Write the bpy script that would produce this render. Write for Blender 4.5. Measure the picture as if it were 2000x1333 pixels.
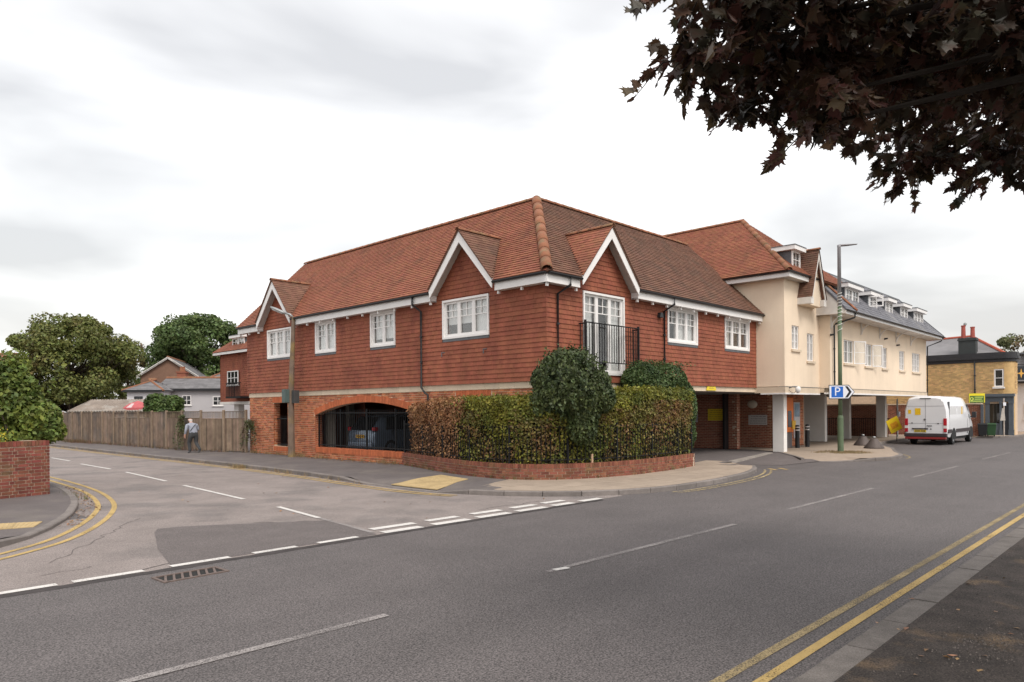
import bpy, bmesh, math, random
from mathutils import Vector, Matrix, noise as mnoise
R = math.radians
random.seed(7)
for o in list(bpy.data.objects): bpy.data.objects.remove(o, do_unlink=True)
S = bpy.context.scene
COL = S.collection

# ------------------------------------------------------------------ camera
CAM = Vector((-15.18, -13.258, 1.9)); TH = R(43.933); ROLL = -0.00783
fw = Vector((math.cos(TH), math.sin(TH), 0)); rt = Vector((math.sin(TH), -math.cos(TH), 0)); up = Vector((0, 0, 1))
ax = rt*math.cos(ROLL) + up*math.sin(ROLL); ay = -rt*math.sin(ROLL) + up*math.cos(ROLL); az = -fw
cd = bpy.data.cameras.new('camera'); cam = bpy.data.objects.new('camera', cd); COL.objects.link(cam)
m = Matrix.Identity(4)
for i in range(3):
    m[i][0] = ax[i]; m[i][1] = ay[i]; m[i][2] = az[i]; m[i][3] = CAM[i]
cam.matrix_world = m
cd.sensor_width = 36; cd.lens = 1393.2/2000*36; cd.shift_y = 132.2/2000; cd.clip_end = 2000; cd.clip_start = .05
S.camera = cam
# ------------------------------------------------------------------ world, sun, exposure
SUN_EL, SUN_AZ = 52, 250         # azimuth measured from +X counter-clockwise, where the light comes from
W = bpy.data.worlds.new('World'); S.world = W; W.use_nodes = True
nt = W.node_tree; nt.nodes.clear()
def wn(t, **k):
    n = nt.nodes.new(t)
    for a, b in k.items(): setattr(n, a, b)
    return n
sky = wn('ShaderNodeTexSky', sky_type='NISHITA', sun_disc=False)
sky.sun_elevation = R(SUN_EL); sky.sun_rotation = R(90-SUN_AZ); sky.dust_density = 4; sky.air_density = 1.5
bg1 = wn('ShaderNodeBackground'); bg1.inputs[1].default_value = .018
nt.links.new(sky.outputs[0], bg1.inputs[0])
tc = wn('ShaderNodeTexCoord'); mp = wn('ShaderNodeMapping'); mp.inputs['Scale'].default_value = (1, 1, 3.2); mp.inputs['Location'].default_value = (2.2, 3.3, .1)
nz = wn('ShaderNodeTexNoise'); nz.inputs['Scale'].default_value = 1.5; nz.inputs['Detail'].default_value = 5; nz.inputs['Roughness'].default_value = .44; nz.inputs['Distortion'].default_value = .3
rp = wn('ShaderNodeValToRGB')
rp.color_ramp.elements[0].position = .38; rp.color_ramp.elements[0].color = (.405, .400, .400, 1)
rp.color_ramp.elements[1].position = .57; rp.color_ramp.elements[1].color = (.76, .75, .738, 1)
bg2 = wn('ShaderNodeBackground'); bg2.inputs[1].default_value = 1.0
nt.links.new(tc.outputs['Generated'], mp.inputs[0]); nt.links.new(mp.outputs[0], nz.inputs['Vector'])
nt.links.new(nz.outputs['Fac'], rp.inputs[0]); nt.links.new(rp.outputs[0], bg2.inputs[0])
ad = wn('ShaderNodeAddShader'); out = wn('ShaderNodeOutputWorld')
nt.links.new(bg1.outputs[0], ad.inputs[0]); nt.links.new(bg2.outputs[0], ad.inputs[1]); nt.links.new(ad.outputs[0], out.inputs[0])
sd = bpy.data.lights.new('sun', 'SUN'); sd.energy = 1.3; sd.angle = R(24); sd.color = (1, .96, .9)
sun = bpy.data.objects.new('sun', sd); COL.objects.link(sun)
sdir = Vector((math.cos(R(SUN_EL))*math.cos(R(SUN_AZ)), math.cos(R(SUN_EL))*math.sin(R(SUN_AZ)), math.sin(R(SUN_EL))))
sun.rotation_euler = sdir.to_track_quat('Z', 'Y').to_euler(); sun.location = (0, 0, 40)
S.view_settings.view_transform = 'Standard'; S.view_settings.look = 'None'; S.view_settings.gamma = 1
S.view_settings.exposure = 0.82
S.render.engine = 'CYCLES'

# ------------------------------------------------------------------ helpers
class Frame:
    def __init__(s, o, U, V, N): s.o, s.U, s.V, s.N = Vector(o), Vector(U).normalized(), Vector(V).normalized(), Vector(N).normalized()
    def p(s, u, v, n=0.): return s.o + s.U*u + s.V*v + s.N*n
    def mat(s, u=0, v=0, n=0):
        q = s.p(u, v, n); M = Matrix.Identity(4)
        for i in range(3): M[i][0] = s.U[i]; M[i][1] = s.V[i]; M[i][2] = s.N[i]; M[i][3] = q[i]
        return M
XYZ = Frame((0,0,0), (1,0,0), (0,1,0), (0,0,1))
FL = Frame((0,0,0), (0,1,0), (0,0,1), (-1,0,0))      # left facade: u = y, v = z, n = out of the wall
FR = Frame((0,0,0), (1,0,0), (0,0,1), (0,-1,0))      # right facade
class MB:
    def __init__(s): s.v = []; s.f = []; s.mi = []
    def add(s, vs, fs, mi=0):
        b = len(s.v); s.v += [tuple(q) for q in vs]; s.f += [tuple(b+i for i in f) for f in fs]; s.mi += [mi]*len(fs)
    def box(s, u0, u1, v0, v1, n0, n1, F=XYZ, mi=0):
        P = [F.p(u, v, n) for n in (n0, n1) for v in (v0, v1) for u in (u0, u1)]
        s.add(P, [(0,2,3,1), (4,5,7,6), (0,1,5,4), (2,6,7,3), (0,4,6,2), (1,3,7,5)], mi)
    def prism(s, poly, n0, n1, F=XYZ, mi=0):
        k = len(poly); P = [F.p(a, b, n0) for a, b in poly] + [F.p(a, b, n1) for a, b in poly]
        s.add(P, [tuple(range(k-1, -1, -1)), tuple(range(k, 2*k))] + [(i, (i+1) % k, k+(i+1) % k, k+i) for i in range(k)], mi)
    def hexa(s, P, mi=0): s.add(P, [(0,3,2,1), (4,5,6,7), (0,1,5,4), (1,2,6,5), (2,3,7,6), (3,0,4,7)], mi)
    def tube(s, path, r, n=8, mi=0, cap=True):
        path = [Vector(p) for p in path]; rs = r if isinstance(r, (list, tuple)) else [r]*len(path); rings = []
        for i, p in enumerate(path):
            t = (path[min(i+1, len(path)-1)] - path[max(i-1, 0)]).normalized()
            a = t.cross(Vector((0,0,1)))
            if a.length < .05: a = t.cross(Vector((1,0,0)))
            a.normalize(); b = t.cross(a)
            rings.append([p + (a*math.cos(2*math.pi*k/n) + b*math.sin(2*math.pi*k/n))*rs[i] for k in range(n)])
        s.loft(rings, cap=cap, mi=mi)
    def loft(s, rings, cap=True, closed=True, mi=0):
        n = len(rings[0]); P = [q for r in rings for q in r]; F = []
        for i in range(len(rings)-1):
            for k in range(n if closed else n-1):
                F.append((i*n+k, i*n+(k+1) % n, (i+1)*n+(k+1) % n, (i+1)*n+k))
        if cap: F += [tuple(range(n-1, -1, -1)), tuple(range((len(rings)-1)*n, len(rings)*n))]
        s.add(P, F, mi)
    def lathe(s, prof, c=(0,0,0), n=16, mi=0):
        c = Vector(c)
        s.loft([[c + Vector((r*math.cos(2*math.pi*k/n), r*math.sin(2*math.pi*k/n), z)) for k in range(n)] for r, z in prof], mi=mi)
    def wheel(s, prof, c, n=20, mi=0, axis='y'):          # lathe about a horizontal axis
        c = Vector(c)
        s.loft([[c + (Vector((r*math.cos(2*math.pi*k/n), t, r*math.sin(2*math.pi*k/n))) if axis == 'y' else Vector((t, r*math.cos(2*math.pi*k/n), r*math.sin(2*math.pi*k/n)))) for k in range(n)] for r, t in prof], mi=mi)
    def mesh(s, name, smooth=False, recalc=True):
        me = bpy.data.meshes.new(name); me.from_pydata(s.v, [], s.f)
        if recalc and len(s.f) < 6000:
            bm = bmesh.new(); bm.from_mesh(me); bmesh.ops.recalc_face_normals(bm, faces=bm.faces); bm.to_mesh(me); bm.free()
        if smooth: me.polygons.foreach_set('use_smooth', [True]*len(me.polygons))
        return me
    def build(s, name, mats, parent=None, smooth=False, kind=None, label=None, bevel=0, recalc=True):
        me = s.mesh(name, smooth, recalc)
        if not isinstance(mats, (list, tuple)): mats = [mats]
        for q in mats: me.materials.append(q)
        if len(mats) > 1: me.polygons.foreach_set('material_index', s.mi)
        o = bpy.data.objects.new(name, me); COL.objects.link(o); o.parent = parent
        if bevel:
            b = o.modifiers.new('bevel', 'BEVEL'); b.width = bevel; b.segments = 2; b.limit_method = 'ANGLE'; b.angle_limit = R(35)
        if kind: o['kind'] = kind
        if label: o['label'] = label
        return o
def place(me, name, parent, M):
    o = bpy.data.objects.new(name, me); COL.objects.link(o); o.parent = parent; o.matrix_local = M; return o
def thing(name, label, cat, loc=(0,0,0), rz=0, group=None):
    o = bpy.data.objects.new(name, None); COL.objects.link(o); o.location = loc; o.rotation_euler = (0,0,rz); o.empty_display_size = .2
    o['label'] = label; o['category'] = cat
    if group: o['group'] = group
    return o
def tag(o, label, cat, group=None):
    o['label'] = label; o['category'] = cat
    if group: o['group'] = group
    return o
def struct(o): o['kind'] = 'structure'; return o
def text(s, size, name, mat, parent, M, depth=.002):
    cu = bpy.data.curves.new(name, 'FONT'); cu.body = s; cu.size = size; cu.extrude = depth; cu.align_x = 'CENTER'; cu.align_y = 'CENTER'
    t = bpy.data.objects.new(name, cu); COL.objects.link(t)
    me = bpy.data.meshes.new_from_object(t.evaluated_get(bpy.context.evaluated_depsgraph_get())); bpy.data.objects.remove(t)
    me.materials.clear(); me.materials.append(mat)
    return place(me, name, parent, M)

# ------------------------------------------------------------------ materials
def mat(name, col, rough=.75, var=.18, scale=6., bump=0., bscale=40., island=0., metal=0., spec=.3, col2=None, c2scale=1.2, c2lo=.5, c2hi=.62, coat=0, trans=0, speck=0., speckscale=250, hue=0., streak=0., sdir=(2.2,2.2,.22)):
    M = bpy.data.materials.new(name); M.use_nodes = True; t = M.node_tree; N = t.nodes; L = t.links; P = N['Principled BSDF']
    def nd(ty, **k):
        n = N.new(ty)
        for a, b in k.items(): setattr(n, a, b)
        return n
    geo = nd('ShaderNodeNewGeometry'); pos = geo.outputs['Position']
    def noise(sc, det=4, rough=.55):
        n = nd('ShaderNodeTexNoise'); n.inputs['Scale'].default_value = sc; n.inputs['Detail'].default_value = det; n.inputs['Roughness'].default_value = rough
        L.new(pos, n.inputs['Vector']); return n.outputs['Fac']
    rgb = nd('ShaderNodeRGB'); rgb.outputs[0].default_value = (*col, 1); c = rgb.outputs[0]
    if col2:
        mr = nd('ShaderNodeMapRange'); mr.inputs['From Min'].default_value = c2lo; mr.inputs['From Max'].default_value = c2hi
        L.new(noise(c2scale, 6, .6), mr.inputs['Value'])
        mx = nd('ShaderNodeMix', data_type='RGBA'); L.new(mr.outputs[0], mx.inputs['Factor']); L.new(c, mx.inputs['A']); mx.inputs['B'].default_value = (*col2, 1); c = mx.outputs['Result']
    val = None
    def mulv(a, b):
        if a is None: return b
        q = nd('ShaderNodeMath', operation='MULTIPLY'); L.new(a, q.inputs[0]); L.new(b, q.inputs[1]); return q.outputs[0]
    def rng(src, lo, hi, f0=.25, f1=.75):
        r = nd('ShaderNodeMapRange'); r.inputs['From Min'].default_value = f0; r.inputs['From Max'].default_value = f1; r.inputs['To Min'].default_value = lo; r.inputs['To Max'].default_value = hi
        L.new(src, r.inputs['Value']); return r.outputs[0]
    if var: val = mulv(val, rng(noise(scale), 1-var, 1+var))
    if var: val = mulv(val, rng(noise(scale*.13, 3), 1-var*.6, 1+var*.6))
    if speck: val = mulv(val, rng(noise(speckscale, 2, .7), 1-speck, 1+speck, .3, .7))
    if streak:
        ms_ = nd('ShaderNodeMapping'); ms_.inputs['Scale'].default_value = sdir; L.new(pos, ms_.inputs[0]); ns = nd('ShaderNodeTexNoise'); ns.inputs['Scale'].default_value = 1; ns.inputs['Detail'].default_value = 5; ns.inputs['Roughness'].default_value = .6; L.new(ms_.outputs[0], ns.inputs['Vector'])
        val = mulv(val, rng(ns.outputs['Fac'], 1-streak, 1+streak*.6, .3, .7))
    hs = None
    if island or hue:
        oi = nd('ShaderNodeObjectInfo'); a = nd('ShaderNodeMath', operation='ADD'); L.new(geo.outputs['Random Per Island'], a.inputs[0]); L.new(oi.outputs['Random'], a.inputs[1])
        fr = nd('ShaderNodeMath', operation='FRACT'); L.new(a.outputs[0], fr.inputs[0])
        if island: val = mulv(val, rng(fr.outputs[0], 1-island, 1+island, 0, 1))
        if hue:
            m7 = nd('ShaderNodeMath', operation='MULTIPLY'); m7.inputs[1].default_value = 7.31; L.new(fr.outputs[0], m7.inputs[0]); f2 = nd('ShaderNodeMath', operation='FRACT'); L.new(m7.outputs[0], f2.inputs[0])
            hs = rng(f2.outputs[0], .5-hue, .5+hue, 0, 1)
    if val is not None or hs is not None:
        h = nd('ShaderNodeHueSaturation'); L.new(c, h.inputs['Color'])
        if val is not None: L.new(val, h.inputs['Value'])
        if hs is not None: L.new(hs, h.inputs['Hue'])
        c = h.outputs[0]
    L.new(c, P.inputs['Base Color'])
    P.inputs['Roughness'].default_value = rough; P.inputs['Metallic'].default_value = metal; P.inputs['Specular IOR Level'].default_value = spec
    if coat: P.inputs['Coat Weight'].default_value = coat; P.inputs['Coat Roughness'].default_value = .05
    if bump:
        b = nd('ShaderNodeBump'); b.inputs['Strength'].default_value = min(1, bump); b.inputs['Distance'].default_value = .01; L.new(noise(bscale, 4, .6), b.inputs['Height']); L.new(b.outputs[0], P.inputs['Normal'])
    if trans:
        tr = nd('ShaderNodeBsdfTranslucent'); L.new(c, tr.inputs[0]); ms = nd('ShaderNodeMixShader'); ms.inputs[0].default_value = trans
        L.new(P.outputs[0], ms.inputs[1]); L.new(tr.outputs[0], ms.inputs[2]); L.new(ms.outputs[0], N['Material Output'].inputs[0])
    return M
def worn(M, amount=.5, scale=30):          # paint worn through to what lies beneath
    t = M.node_tree; N = t.nodes; L = t.links; P = N['Principled BSDF']; g = N.new('ShaderNodeNewGeometry')
    n = N.new('ShaderNodeTexNoise'); n.inputs['Scale'].default_value = scale; n.inputs['Detail'].default_value = 8; n.inputs['Roughness'].default_value = .75; L.new(g.outputs['Position'], n.inputs['Vector'])
    n2 = N.new('ShaderNodeTexNoise'); n2.inputs['Scale'].default_value = 1.7; n2.inputs['Detail'].default_value = 3; L.new(g.outputs['Position'], n2.inputs['Vector'])
    a = N.new('ShaderNodeMath'); a.operation = 'MULTIPLY_ADD'; a.inputs[1].default_value = .25; L.new(n2.outputs[0], a.inputs[0]); L.new(n.outputs[0], a.inputs[2])
    r = N.new('ShaderNodeMapRange'); r.inputs['From Min'].default_value = .43+amount*.42-.06; r.inputs['From Max'].default_value = .43+amount*.42+.06; L.new(a.outputs[0], r.inputs['Value'])
    tr = N.new('ShaderNodeBsdfTransparent'); ms = N.new('ShaderNodeMixShader'); L.new(r.outputs[0], ms.inputs[0]); L.new(tr.outputs[0], ms.inputs[1]); L.new(P.outputs[0], ms.inputs[2]); L.new(ms.outputs[0], N['Material Output'].inputs[0])
    return M
def glass(name, tint=(.95,.96,.96), refl=1.0):
    M = bpy.data.materials.new(name); M.use_nodes = True; t = M.node_tree; N = t.nodes; L = t.links; N.remove(N['Principled BSDF'])
    lw = N.new('ShaderNodeLayerWeight'); lw.inputs[0].default_value = .5; gl = N.new('ShaderNodeBsdfGlossy'); gl.inputs['Roughness'].default_value = .015
    pw = N.new('ShaderNodeMath'); pw.operation = 'POWER'; pw.inputs[1].default_value = 4; L.new(lw.outputs['Facing'], pw.inputs[0])
    mu = N.new('ShaderNodeMath'); mu.operation = 'MULTIPLY_ADD'; mu.inputs[1].default_value = .9*refl; mu.inputs[2].default_value = .09*refl; mu.use_clamp = True; L.new(pw.outputs[0], mu.inputs[0])
    tr = N.new('ShaderNodeBsdfTransparent'); tr.inputs[0].default_value = (*tint, 1); ms = N.new('ShaderNodeMixShader'); L.new(mu.outputs[0], ms.inputs[0]); L.new(tr.outputs[0], ms.inputs[1]); L.new(gl.outputs[0], ms.inputs[2]); L.new(ms.outputs[0], N['Material Output'].inputs[0])
    return M
asphalt = mat('asphalt', (.112,.098,.096), .78, .07, 1.1, .7, 90, speck=.85, speckscale=60, spec=.4, streak=.10, sdir=(.05,.9,1), col2=(.100,.088,.086), c2scale=.3, c2lo=.42, c2hi=.62)
asphalt_old = mat('asphalt_old', (.235,.200,.186), .92, .14, 1.3, .6, 110, speck=.5, speckscale=75, col2=(.175,.153,.145), c2scale=.5)
asphalt_patch = mat('asphalt_patch', (.128,.110,.106), .9, .1, 2, .5, 110, speck=.5, speckscale=60)
tarmac_walk = mat('tarmac_walk', (.125,.108,.105), .92, .16, 1.2, .4, 140, speck=.3, speckscale=120, col2=(.15,.13,.12), c2scale=.7)
tarmac_near = mat('tarmac_near', (.050,.040,.035), .92, .4, 3.5, 1, 60, speck=.7, speckscale=70, col2=(.125,.085,.052), c2scale=1.6, c2lo=.56, c2hi=.7)
slab_m = mat('paving', (.33,.262,.205), .9, .1, 3, .2, 90, island=.06, speck=.12, speckscale=140)
kerb_m = mat('kerb_concrete', (.185,.162,.150), .88, .18, 5, .5, 70, island=.12, speck=.2, speckscale=120)
kerb_near = mat('kerb_granite', (.155,.137,.125), .9, .22, 5, .9, 60, island=.1, speck=.35, speckscale=110)
tactile_m = mat('tactile', (.42,.310,.160), .85, .16, 3, .3, 60, island=.12)
paint_w = worn(mat('paint_white', (.60,.57,.54), .7, .1), .2, 50)
paint_wx = worn(mat('paint_white_worn', (.30,.272,.262), .8, .1), .40, 75)
paint_y = worn(mat('paint_yellow', (.44,.305,.115), .75, .16), .26, 60)
paint_yx = worn(mat('paint_yellow_worn', (.32,.245,.13), .8, .12), .40, 75)
earth = mat('earth', (.13,.115,.075), .95, .3, .8, .5, 20, col2=(.09,.11,.05), c2scale=.3)
tile_w = mat('hung_tile', (.280,.090,.051), .8, .10, 2.2, .1, 60, island=.09, hue=.004, col2=(.228,.070,.042), c2scale=.8, streak=.16)
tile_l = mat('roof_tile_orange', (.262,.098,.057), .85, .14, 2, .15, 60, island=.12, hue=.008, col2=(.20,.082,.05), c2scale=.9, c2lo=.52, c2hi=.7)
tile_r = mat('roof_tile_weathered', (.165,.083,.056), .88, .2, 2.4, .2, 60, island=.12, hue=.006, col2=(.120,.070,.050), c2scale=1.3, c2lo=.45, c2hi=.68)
ridge_m = mat('ridge_tile', (.26,.108,.060), .85, .2, 4, .2, 60, island=.12, col2=(.22,.13,.07), c2scale=3)
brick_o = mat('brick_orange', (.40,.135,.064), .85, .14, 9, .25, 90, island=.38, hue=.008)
brick_h = mat('brick_arch', (.46,.130,.055), .85, .12, 9, .2, 90, island=.16)
brick_d = mat('brick_dwarf', (.205,.078,.048), .88, .2, 7, .3, 90, island=.3, hue=.01, col2=(.165,.105,.05), c2scale=2.2, c2lo=.55, c2hi=.7)
brick_old = mat('brick_old', (.185,.058,.040), .88, .22, 8, .4, 70, island=.26, hue=.012, col2=(.17,.115,.06), c2scale=1.6, c2lo=.52, c2hi=.66)
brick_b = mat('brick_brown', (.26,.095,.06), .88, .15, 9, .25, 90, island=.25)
brick_y = mat('brick_yellow', (.62,.41,.19), .85, .15, 5, .25, 60, island=.22, hue=.008)
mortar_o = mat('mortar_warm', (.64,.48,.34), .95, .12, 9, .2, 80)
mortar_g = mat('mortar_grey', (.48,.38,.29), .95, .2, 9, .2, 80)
white = mat('white_paint', (.78,.755,.74), .45, .05, 3, spec=.4)
white_old = mat('white_weathered', (.68,.64,.60), .6, .1, 3)
soffit_m = mat('soffit', (.52,.485,.45), .7, .06, 3)
stone = mat('string_stone', (.64,.525,.40), .85, .08, 3, .1, 60, island=.07)
render_m = mat('cream_render', (.80,.655,.505), .9, .05, 1.2, .25, 160, speck=.05, speckscale=160, streak=.055, sdir=(1.6,1.6,.2))
pier_m = mat('pier_white', (.74,.715,.69), .8, .05, 2, .15, 120)
black = mat('black_plastic', (.016,.016,.018), .4, .1, 5, spec=.4)
iron = mat('black_iron', (.009,.009,.010), .6, .15, 9, spec=.25)
lead = mat('lead', (.115,.12,.13), .6, .2, 8)
slate = mat('slate', (.13,.128,.145), .6, .14, 3, .15, 50, island=.2, col2=(.17,.165,.17), c2scale=.8)
slate_f = mat('slate_far', (.185,.178,.182), .7, .14, 1.2, island=.18)
dark = mat('dark_inside', (.02,.019,.018), .9, .1)
room = mat('room_inside', (.055,.05,.046), .9, .2)  # dark tone stands in for the unlit rooms behind the panes
blind = mat('net_curtain', (.80,.78,.76), .9, .06, 5)
curtain_g = mat('curtain_green', (.40,.43,.36), .9, .1, 9)
ceil_m = mat('undercroft_ceiling', (.30,.28,.26), .9, .1)
G = glass('window_glass')
G_dark = glass('vehicle_glass', (.25,.27,.28), 1.2)

# ------------------------------------------------------------------ repeated small pieces
def nearest_split(items, n=300):
    items.sort(key=lambda q: (q[0]-CAM).length_squared); return items[:n], items[n:]
class Pieces:
    """Collects alike boxes given by a frame; the nearest become single objects that share a mesh, the rest one joined part."""
    def __init__(s, name, rest_name, mat, parent, limit=300, taper=None): s.name, s.rest, s.mat, s.par, s.lim, s.it = name, rest_name, mat, parent, limit, []; s.cache = {}; s.taper = taper
    def add(s, F, u0, u1, v0, v1, n0, n1, tilt=0., jit=0.):
        s.it.append((F.p((u0+u1)/2, (v0+v1)/2, n1), F, u0, u1, v0, v1, n0, n1, tilt, jit))
    def verts(s, w, h, n0, n1, tilt):
        # box with the top of its outer face pulled in by tilt: a lapped tile
        return [(-w/2,-h/2,n0),(w/2,-h/2,n0),(w/2,h/2,n0),(-w/2,h/2,n0),(-w/2,-h/2,n1),(w/2,-h/2,n1),(w/2,h/2,n1-tilt),(-w/2,h/2,n1-tilt)]
    FC = [(4,5,6,7),(0,1,5,4),(1,2,6,5),(2,3,7,6),(3,0,4,7)]
    def done(s):
        near, rest = nearest_split(s.it, s.lim)
        for (c, F, u0, u1, v0, v1, n0, n1, tilt, jit) in near:
            w, h = round(u1-u0, 3), round(v1-v0, 3); key = (w, h, round(n0, 3), round(n1, 3), round(tilt, 3))
            if key not in s.cache:
                me = bpy.data.meshes.new(s.name); me.from_pydata(s.verts(w, h, n0, n1, tilt), [], s.FC); me.materials.append(s.mat); s.cache[key] = me
            place(s.cache[key], s.name, s.par, F.mat((u0+u1)/2, (v0+v1)/2, jit))
        if rest:
            V = []; Fc = []
            for (c, F, u0, u1, v0, v1, n0, n1, tilt, jit) in rest:
                b = len(V); cu, cv = (u0+u1)/2, (v0+v1)/2
                V += [F.p(cu+x, cv+y, z+jit)[:] for x, y, z in s.verts(u1-u0, v1-v0, n0, n1, tilt)]
                Fc += [tuple(b+i for i in f) for f in s.FC]
            me = bpy.data.meshes.new(s.rest); me.from_pydata(V, [], Fc); me.materials.append(s.mat)
            o = bpy.data.objects.new(s.rest, me); COL.objects.link(o); o.parent = s.par; o['kind'] = 'stuff'
def cut(iv, a, b):          # subtract [a,b] from a list of intervals
    r = []
    for x, y in iv:
        if b <= x or a >= y: r.append((x, y)); continue
        if a > x: r.append((x, a))
        if b < y: r.append((b, y))
    return r
def tile_rows(P, F, v0, v1, gauge, width, extent, thick=.022, n=0., holes=()):
    """courses of lapped tiles on a frame; extent(v) gives the u-interval at height v, holes are (u0,u1,v0,v1)"""
    rows = max(1, round((v1-v0)/gauge)); g = (v1-v0)/rows
    for r in range(rows):
        a = v0+r*g; vm = a+g/2; e = extent(vm)
        if not e or e[1]-e[0] < .02: continue
        iv = [e]
        for h in holes:
            if h[2] < vm < h[3]: iv = cut(iv, h[0], h[1])
        for x0, x1 in iv:
            off = (.5 if r % 2 else 0)*width; k = math.floor((x0-off)/width)
            while off+k*width < x1:
                p, q = max(x0, off+k*width), min(x1, off+(k+1)*width); k += 1
                if q-p < .02: continue
                P.add(F, p+.0015, q-.0015, a-.012, a+g, n-.004, n+thick, thick*.82, random.uniform(-.002, .004))
def brick_rows(P, F, v0, v1, extent, holes=(), bl=.211, bh=.061, j=.015, n0=-.03, n1=0., flemish=False):
    c = bh+j; rows = int(round((v1-v0)/c)); c = (v1-v0)/rows; bh = c-j
    for r in range(rows):
        a = v0+r*c; vm = a+c/2; iv = [extent(vm)]
        for h in holes:
            e = h(vm) if callable(h) else ((h[0], h[1]) if h[2] < vm < h[3] else None)
            if e: iv = cut(iv, *e)
        for x0, x1 in iv:
            if flemish:
                x = x0 - (0 if r % 2 else .16); k = r % 2
                while x < x1:
                    L_ = bl if k % 2 == 0 else (bl-j)/2; p, q = max(x, x0), min(x+L_, x1)
                    if q-p > .03: P.add(F, p, q, a, a+bh, n0, n1, 0, random.uniform(-.003, .003))
                    x += L_+j; k += 1
            else:
                x = x0 - (0 if r % 2 else (bl+j)/2)
                while x < x1:
                    p, q = max(x, x0), min(x+bl, x1)
                    if q-p > .03: P.add(F, p, q, a, a+bh, n0, n1, 0, random.uniform(-.0025, .0025))
                    x += bl+j

# ================================================================== the ground
def catmull(pts, step=.3):
    P = [Vector((*p, 0)) if len(p) == 2 else Vector(p) for p in pts]; out = []
    for i in range(len(P)-1):
        p0, p1, p2, p3 = P[max(i-1, 0)], P[i], P[i+1], P[min(i+2, len(P)-1)]
        d1 = (p2-p1).length; n = max(1, int(d1/step)); m1 = (p2-p0)/max(1e-6, (p1-p0).length+d1)*d1; m2 = (p3-p1)/max(1e-6, (p3-p2).length+d1)*d1
        for k in range(n):
            t = k/n; t2, t3 = t*t, t*t*t; out.append(p1*(2*t3-3*t2+1)+m1*(t3-2*t2+t)+p2*(3*t2-2*t3)+m2*(t3-t2))
    out.append(P[-1]); return out
def resample(P, step):
    out = [P[0].copy()]; acc = 0
    for a, b in zip(P, P[1:]):
        L = (b-a).length
        while acc+L >= step:
            a = a+(b-a)*((step-acc)/L); out.append(a.copy()); L = (b-a).length; acc = 0
        acc += L
    out.append(P[-1].copy()); return out
def offset(P, d):           # to the left of travel
    out = []
    for i, p in enumerate(P):
        t = (P[min(i+1, len(P)-1)]-P[max(i-1, 0)]); t.z = 0; t.normalize(); out.append(p+Vector((-t.y, t.x, 0))*d)
    return out
g = MB(); g.add([(-900,-900,-.25), (900,-900,-.25), (900,900,-.25), (-900,900,-.25)], [(0,1,2,3)]); struct(g.build('ground', earth))
ZR = -.12
g = MB(); g.add([(-150,-11.6,ZR), (220,-11.6,ZR), (220,4,ZR), (-150,4,ZR)], [(0,1,2,3)]); road = struct(g.build('road', asphalt))
g = MB(); g.add([(-24,-3.72,ZR+.004), (-1.6,-3.72,ZR+.004), (-1.6,2,ZR+.004), (-3,2,ZR+.004), (-3,90,ZR+.004), (-11,90,ZR+.004), (-11,2,ZR+.004), (-24,2,ZR+.004)], [(0,1,2,3,6,7), (3,4,5,6)])
side = struct(g.build('side_road', asphalt_old))
g = MB(); g.add([Vector((x, y, ZR+.008)) for x, y in [(-11.58,-3.6),(-11.25,-2.2),(-10.95,-1.3),(-10.78,-.75),(-10.6,-.38),(-10.2,-.45),(-8.17,-1.75),(-8.4,-3.66)]], [tuple(range(8))])
struct(g.build('road_patch', asphalt_patch))
# bitumen seam between the old and the new surfacing, ragged
seam = mat('seam_bitumen', (.045,.038,.037), .8, .3, 9)
g = MB(); xs = [-22+.12*i for i in range(168)]
top = [(x, -3.745+.035*mnoise.noise(Vector((x*2.1, 0, 0)))+.02*mnoise.noise(Vector((x*9, 3, 0)))) for x in xs]; bot = [(x, -3.86+.03*mnoise.noise(Vector((x*1.6, 7, 0)))+.03*mnoise.noise(Vector((x*8, 9, 0)))) for x in xs]
keep = [i for i in range(len(xs)-1) if xs[i] < -2.6]
g.add([(x, y, ZR+.013) for x, y in top]+[(x, y, ZR+.003) for x, y in bot], [(i, i+1, len(xs)+i+1, len(xs)+i) for i in keep]); g.build('seam', seam, road)
# cracks in the old surfacing
g = MB()
for (a, b, w) in [((-12.6,-2.2),(-10.4,1.2),.012), ((-11.9,-3.55),(-11.3,-3.35),.03), ((-9.2,-1.05),(-8.1,-1.85),.022), ((-12.9,-3.0),(-12.2,-2.75),.012), ((-9.9,9.5),(-8.2,8.3),.02), ((-5.4,-2.9),(-3.6,-2.9),.02)]:
    a, b = Vector((*a, 0)), Vector((*b, 0)); n = 26; pts = []
    for i in range(n+1):
        q = a.lerp(b, i/n); q += Vector((mnoise.noise(q*3.1), mnoise.noise(q*2.7+Vector((5,5,5))), 0))*.14; pts.append(q)
    L1, L2 = offset(pts, w/2), offset(pts, -w/2*random.uniform(.3, 1))
    g.add([(p.x, p.y, ZR+.0075) for p in L1]+[(p.x, p.y, ZR+.0075) for p in L2], [(i, i+1, n+2+i, n+1+i) for i in range(n)])
g.build('crack', seam, side)

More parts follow.
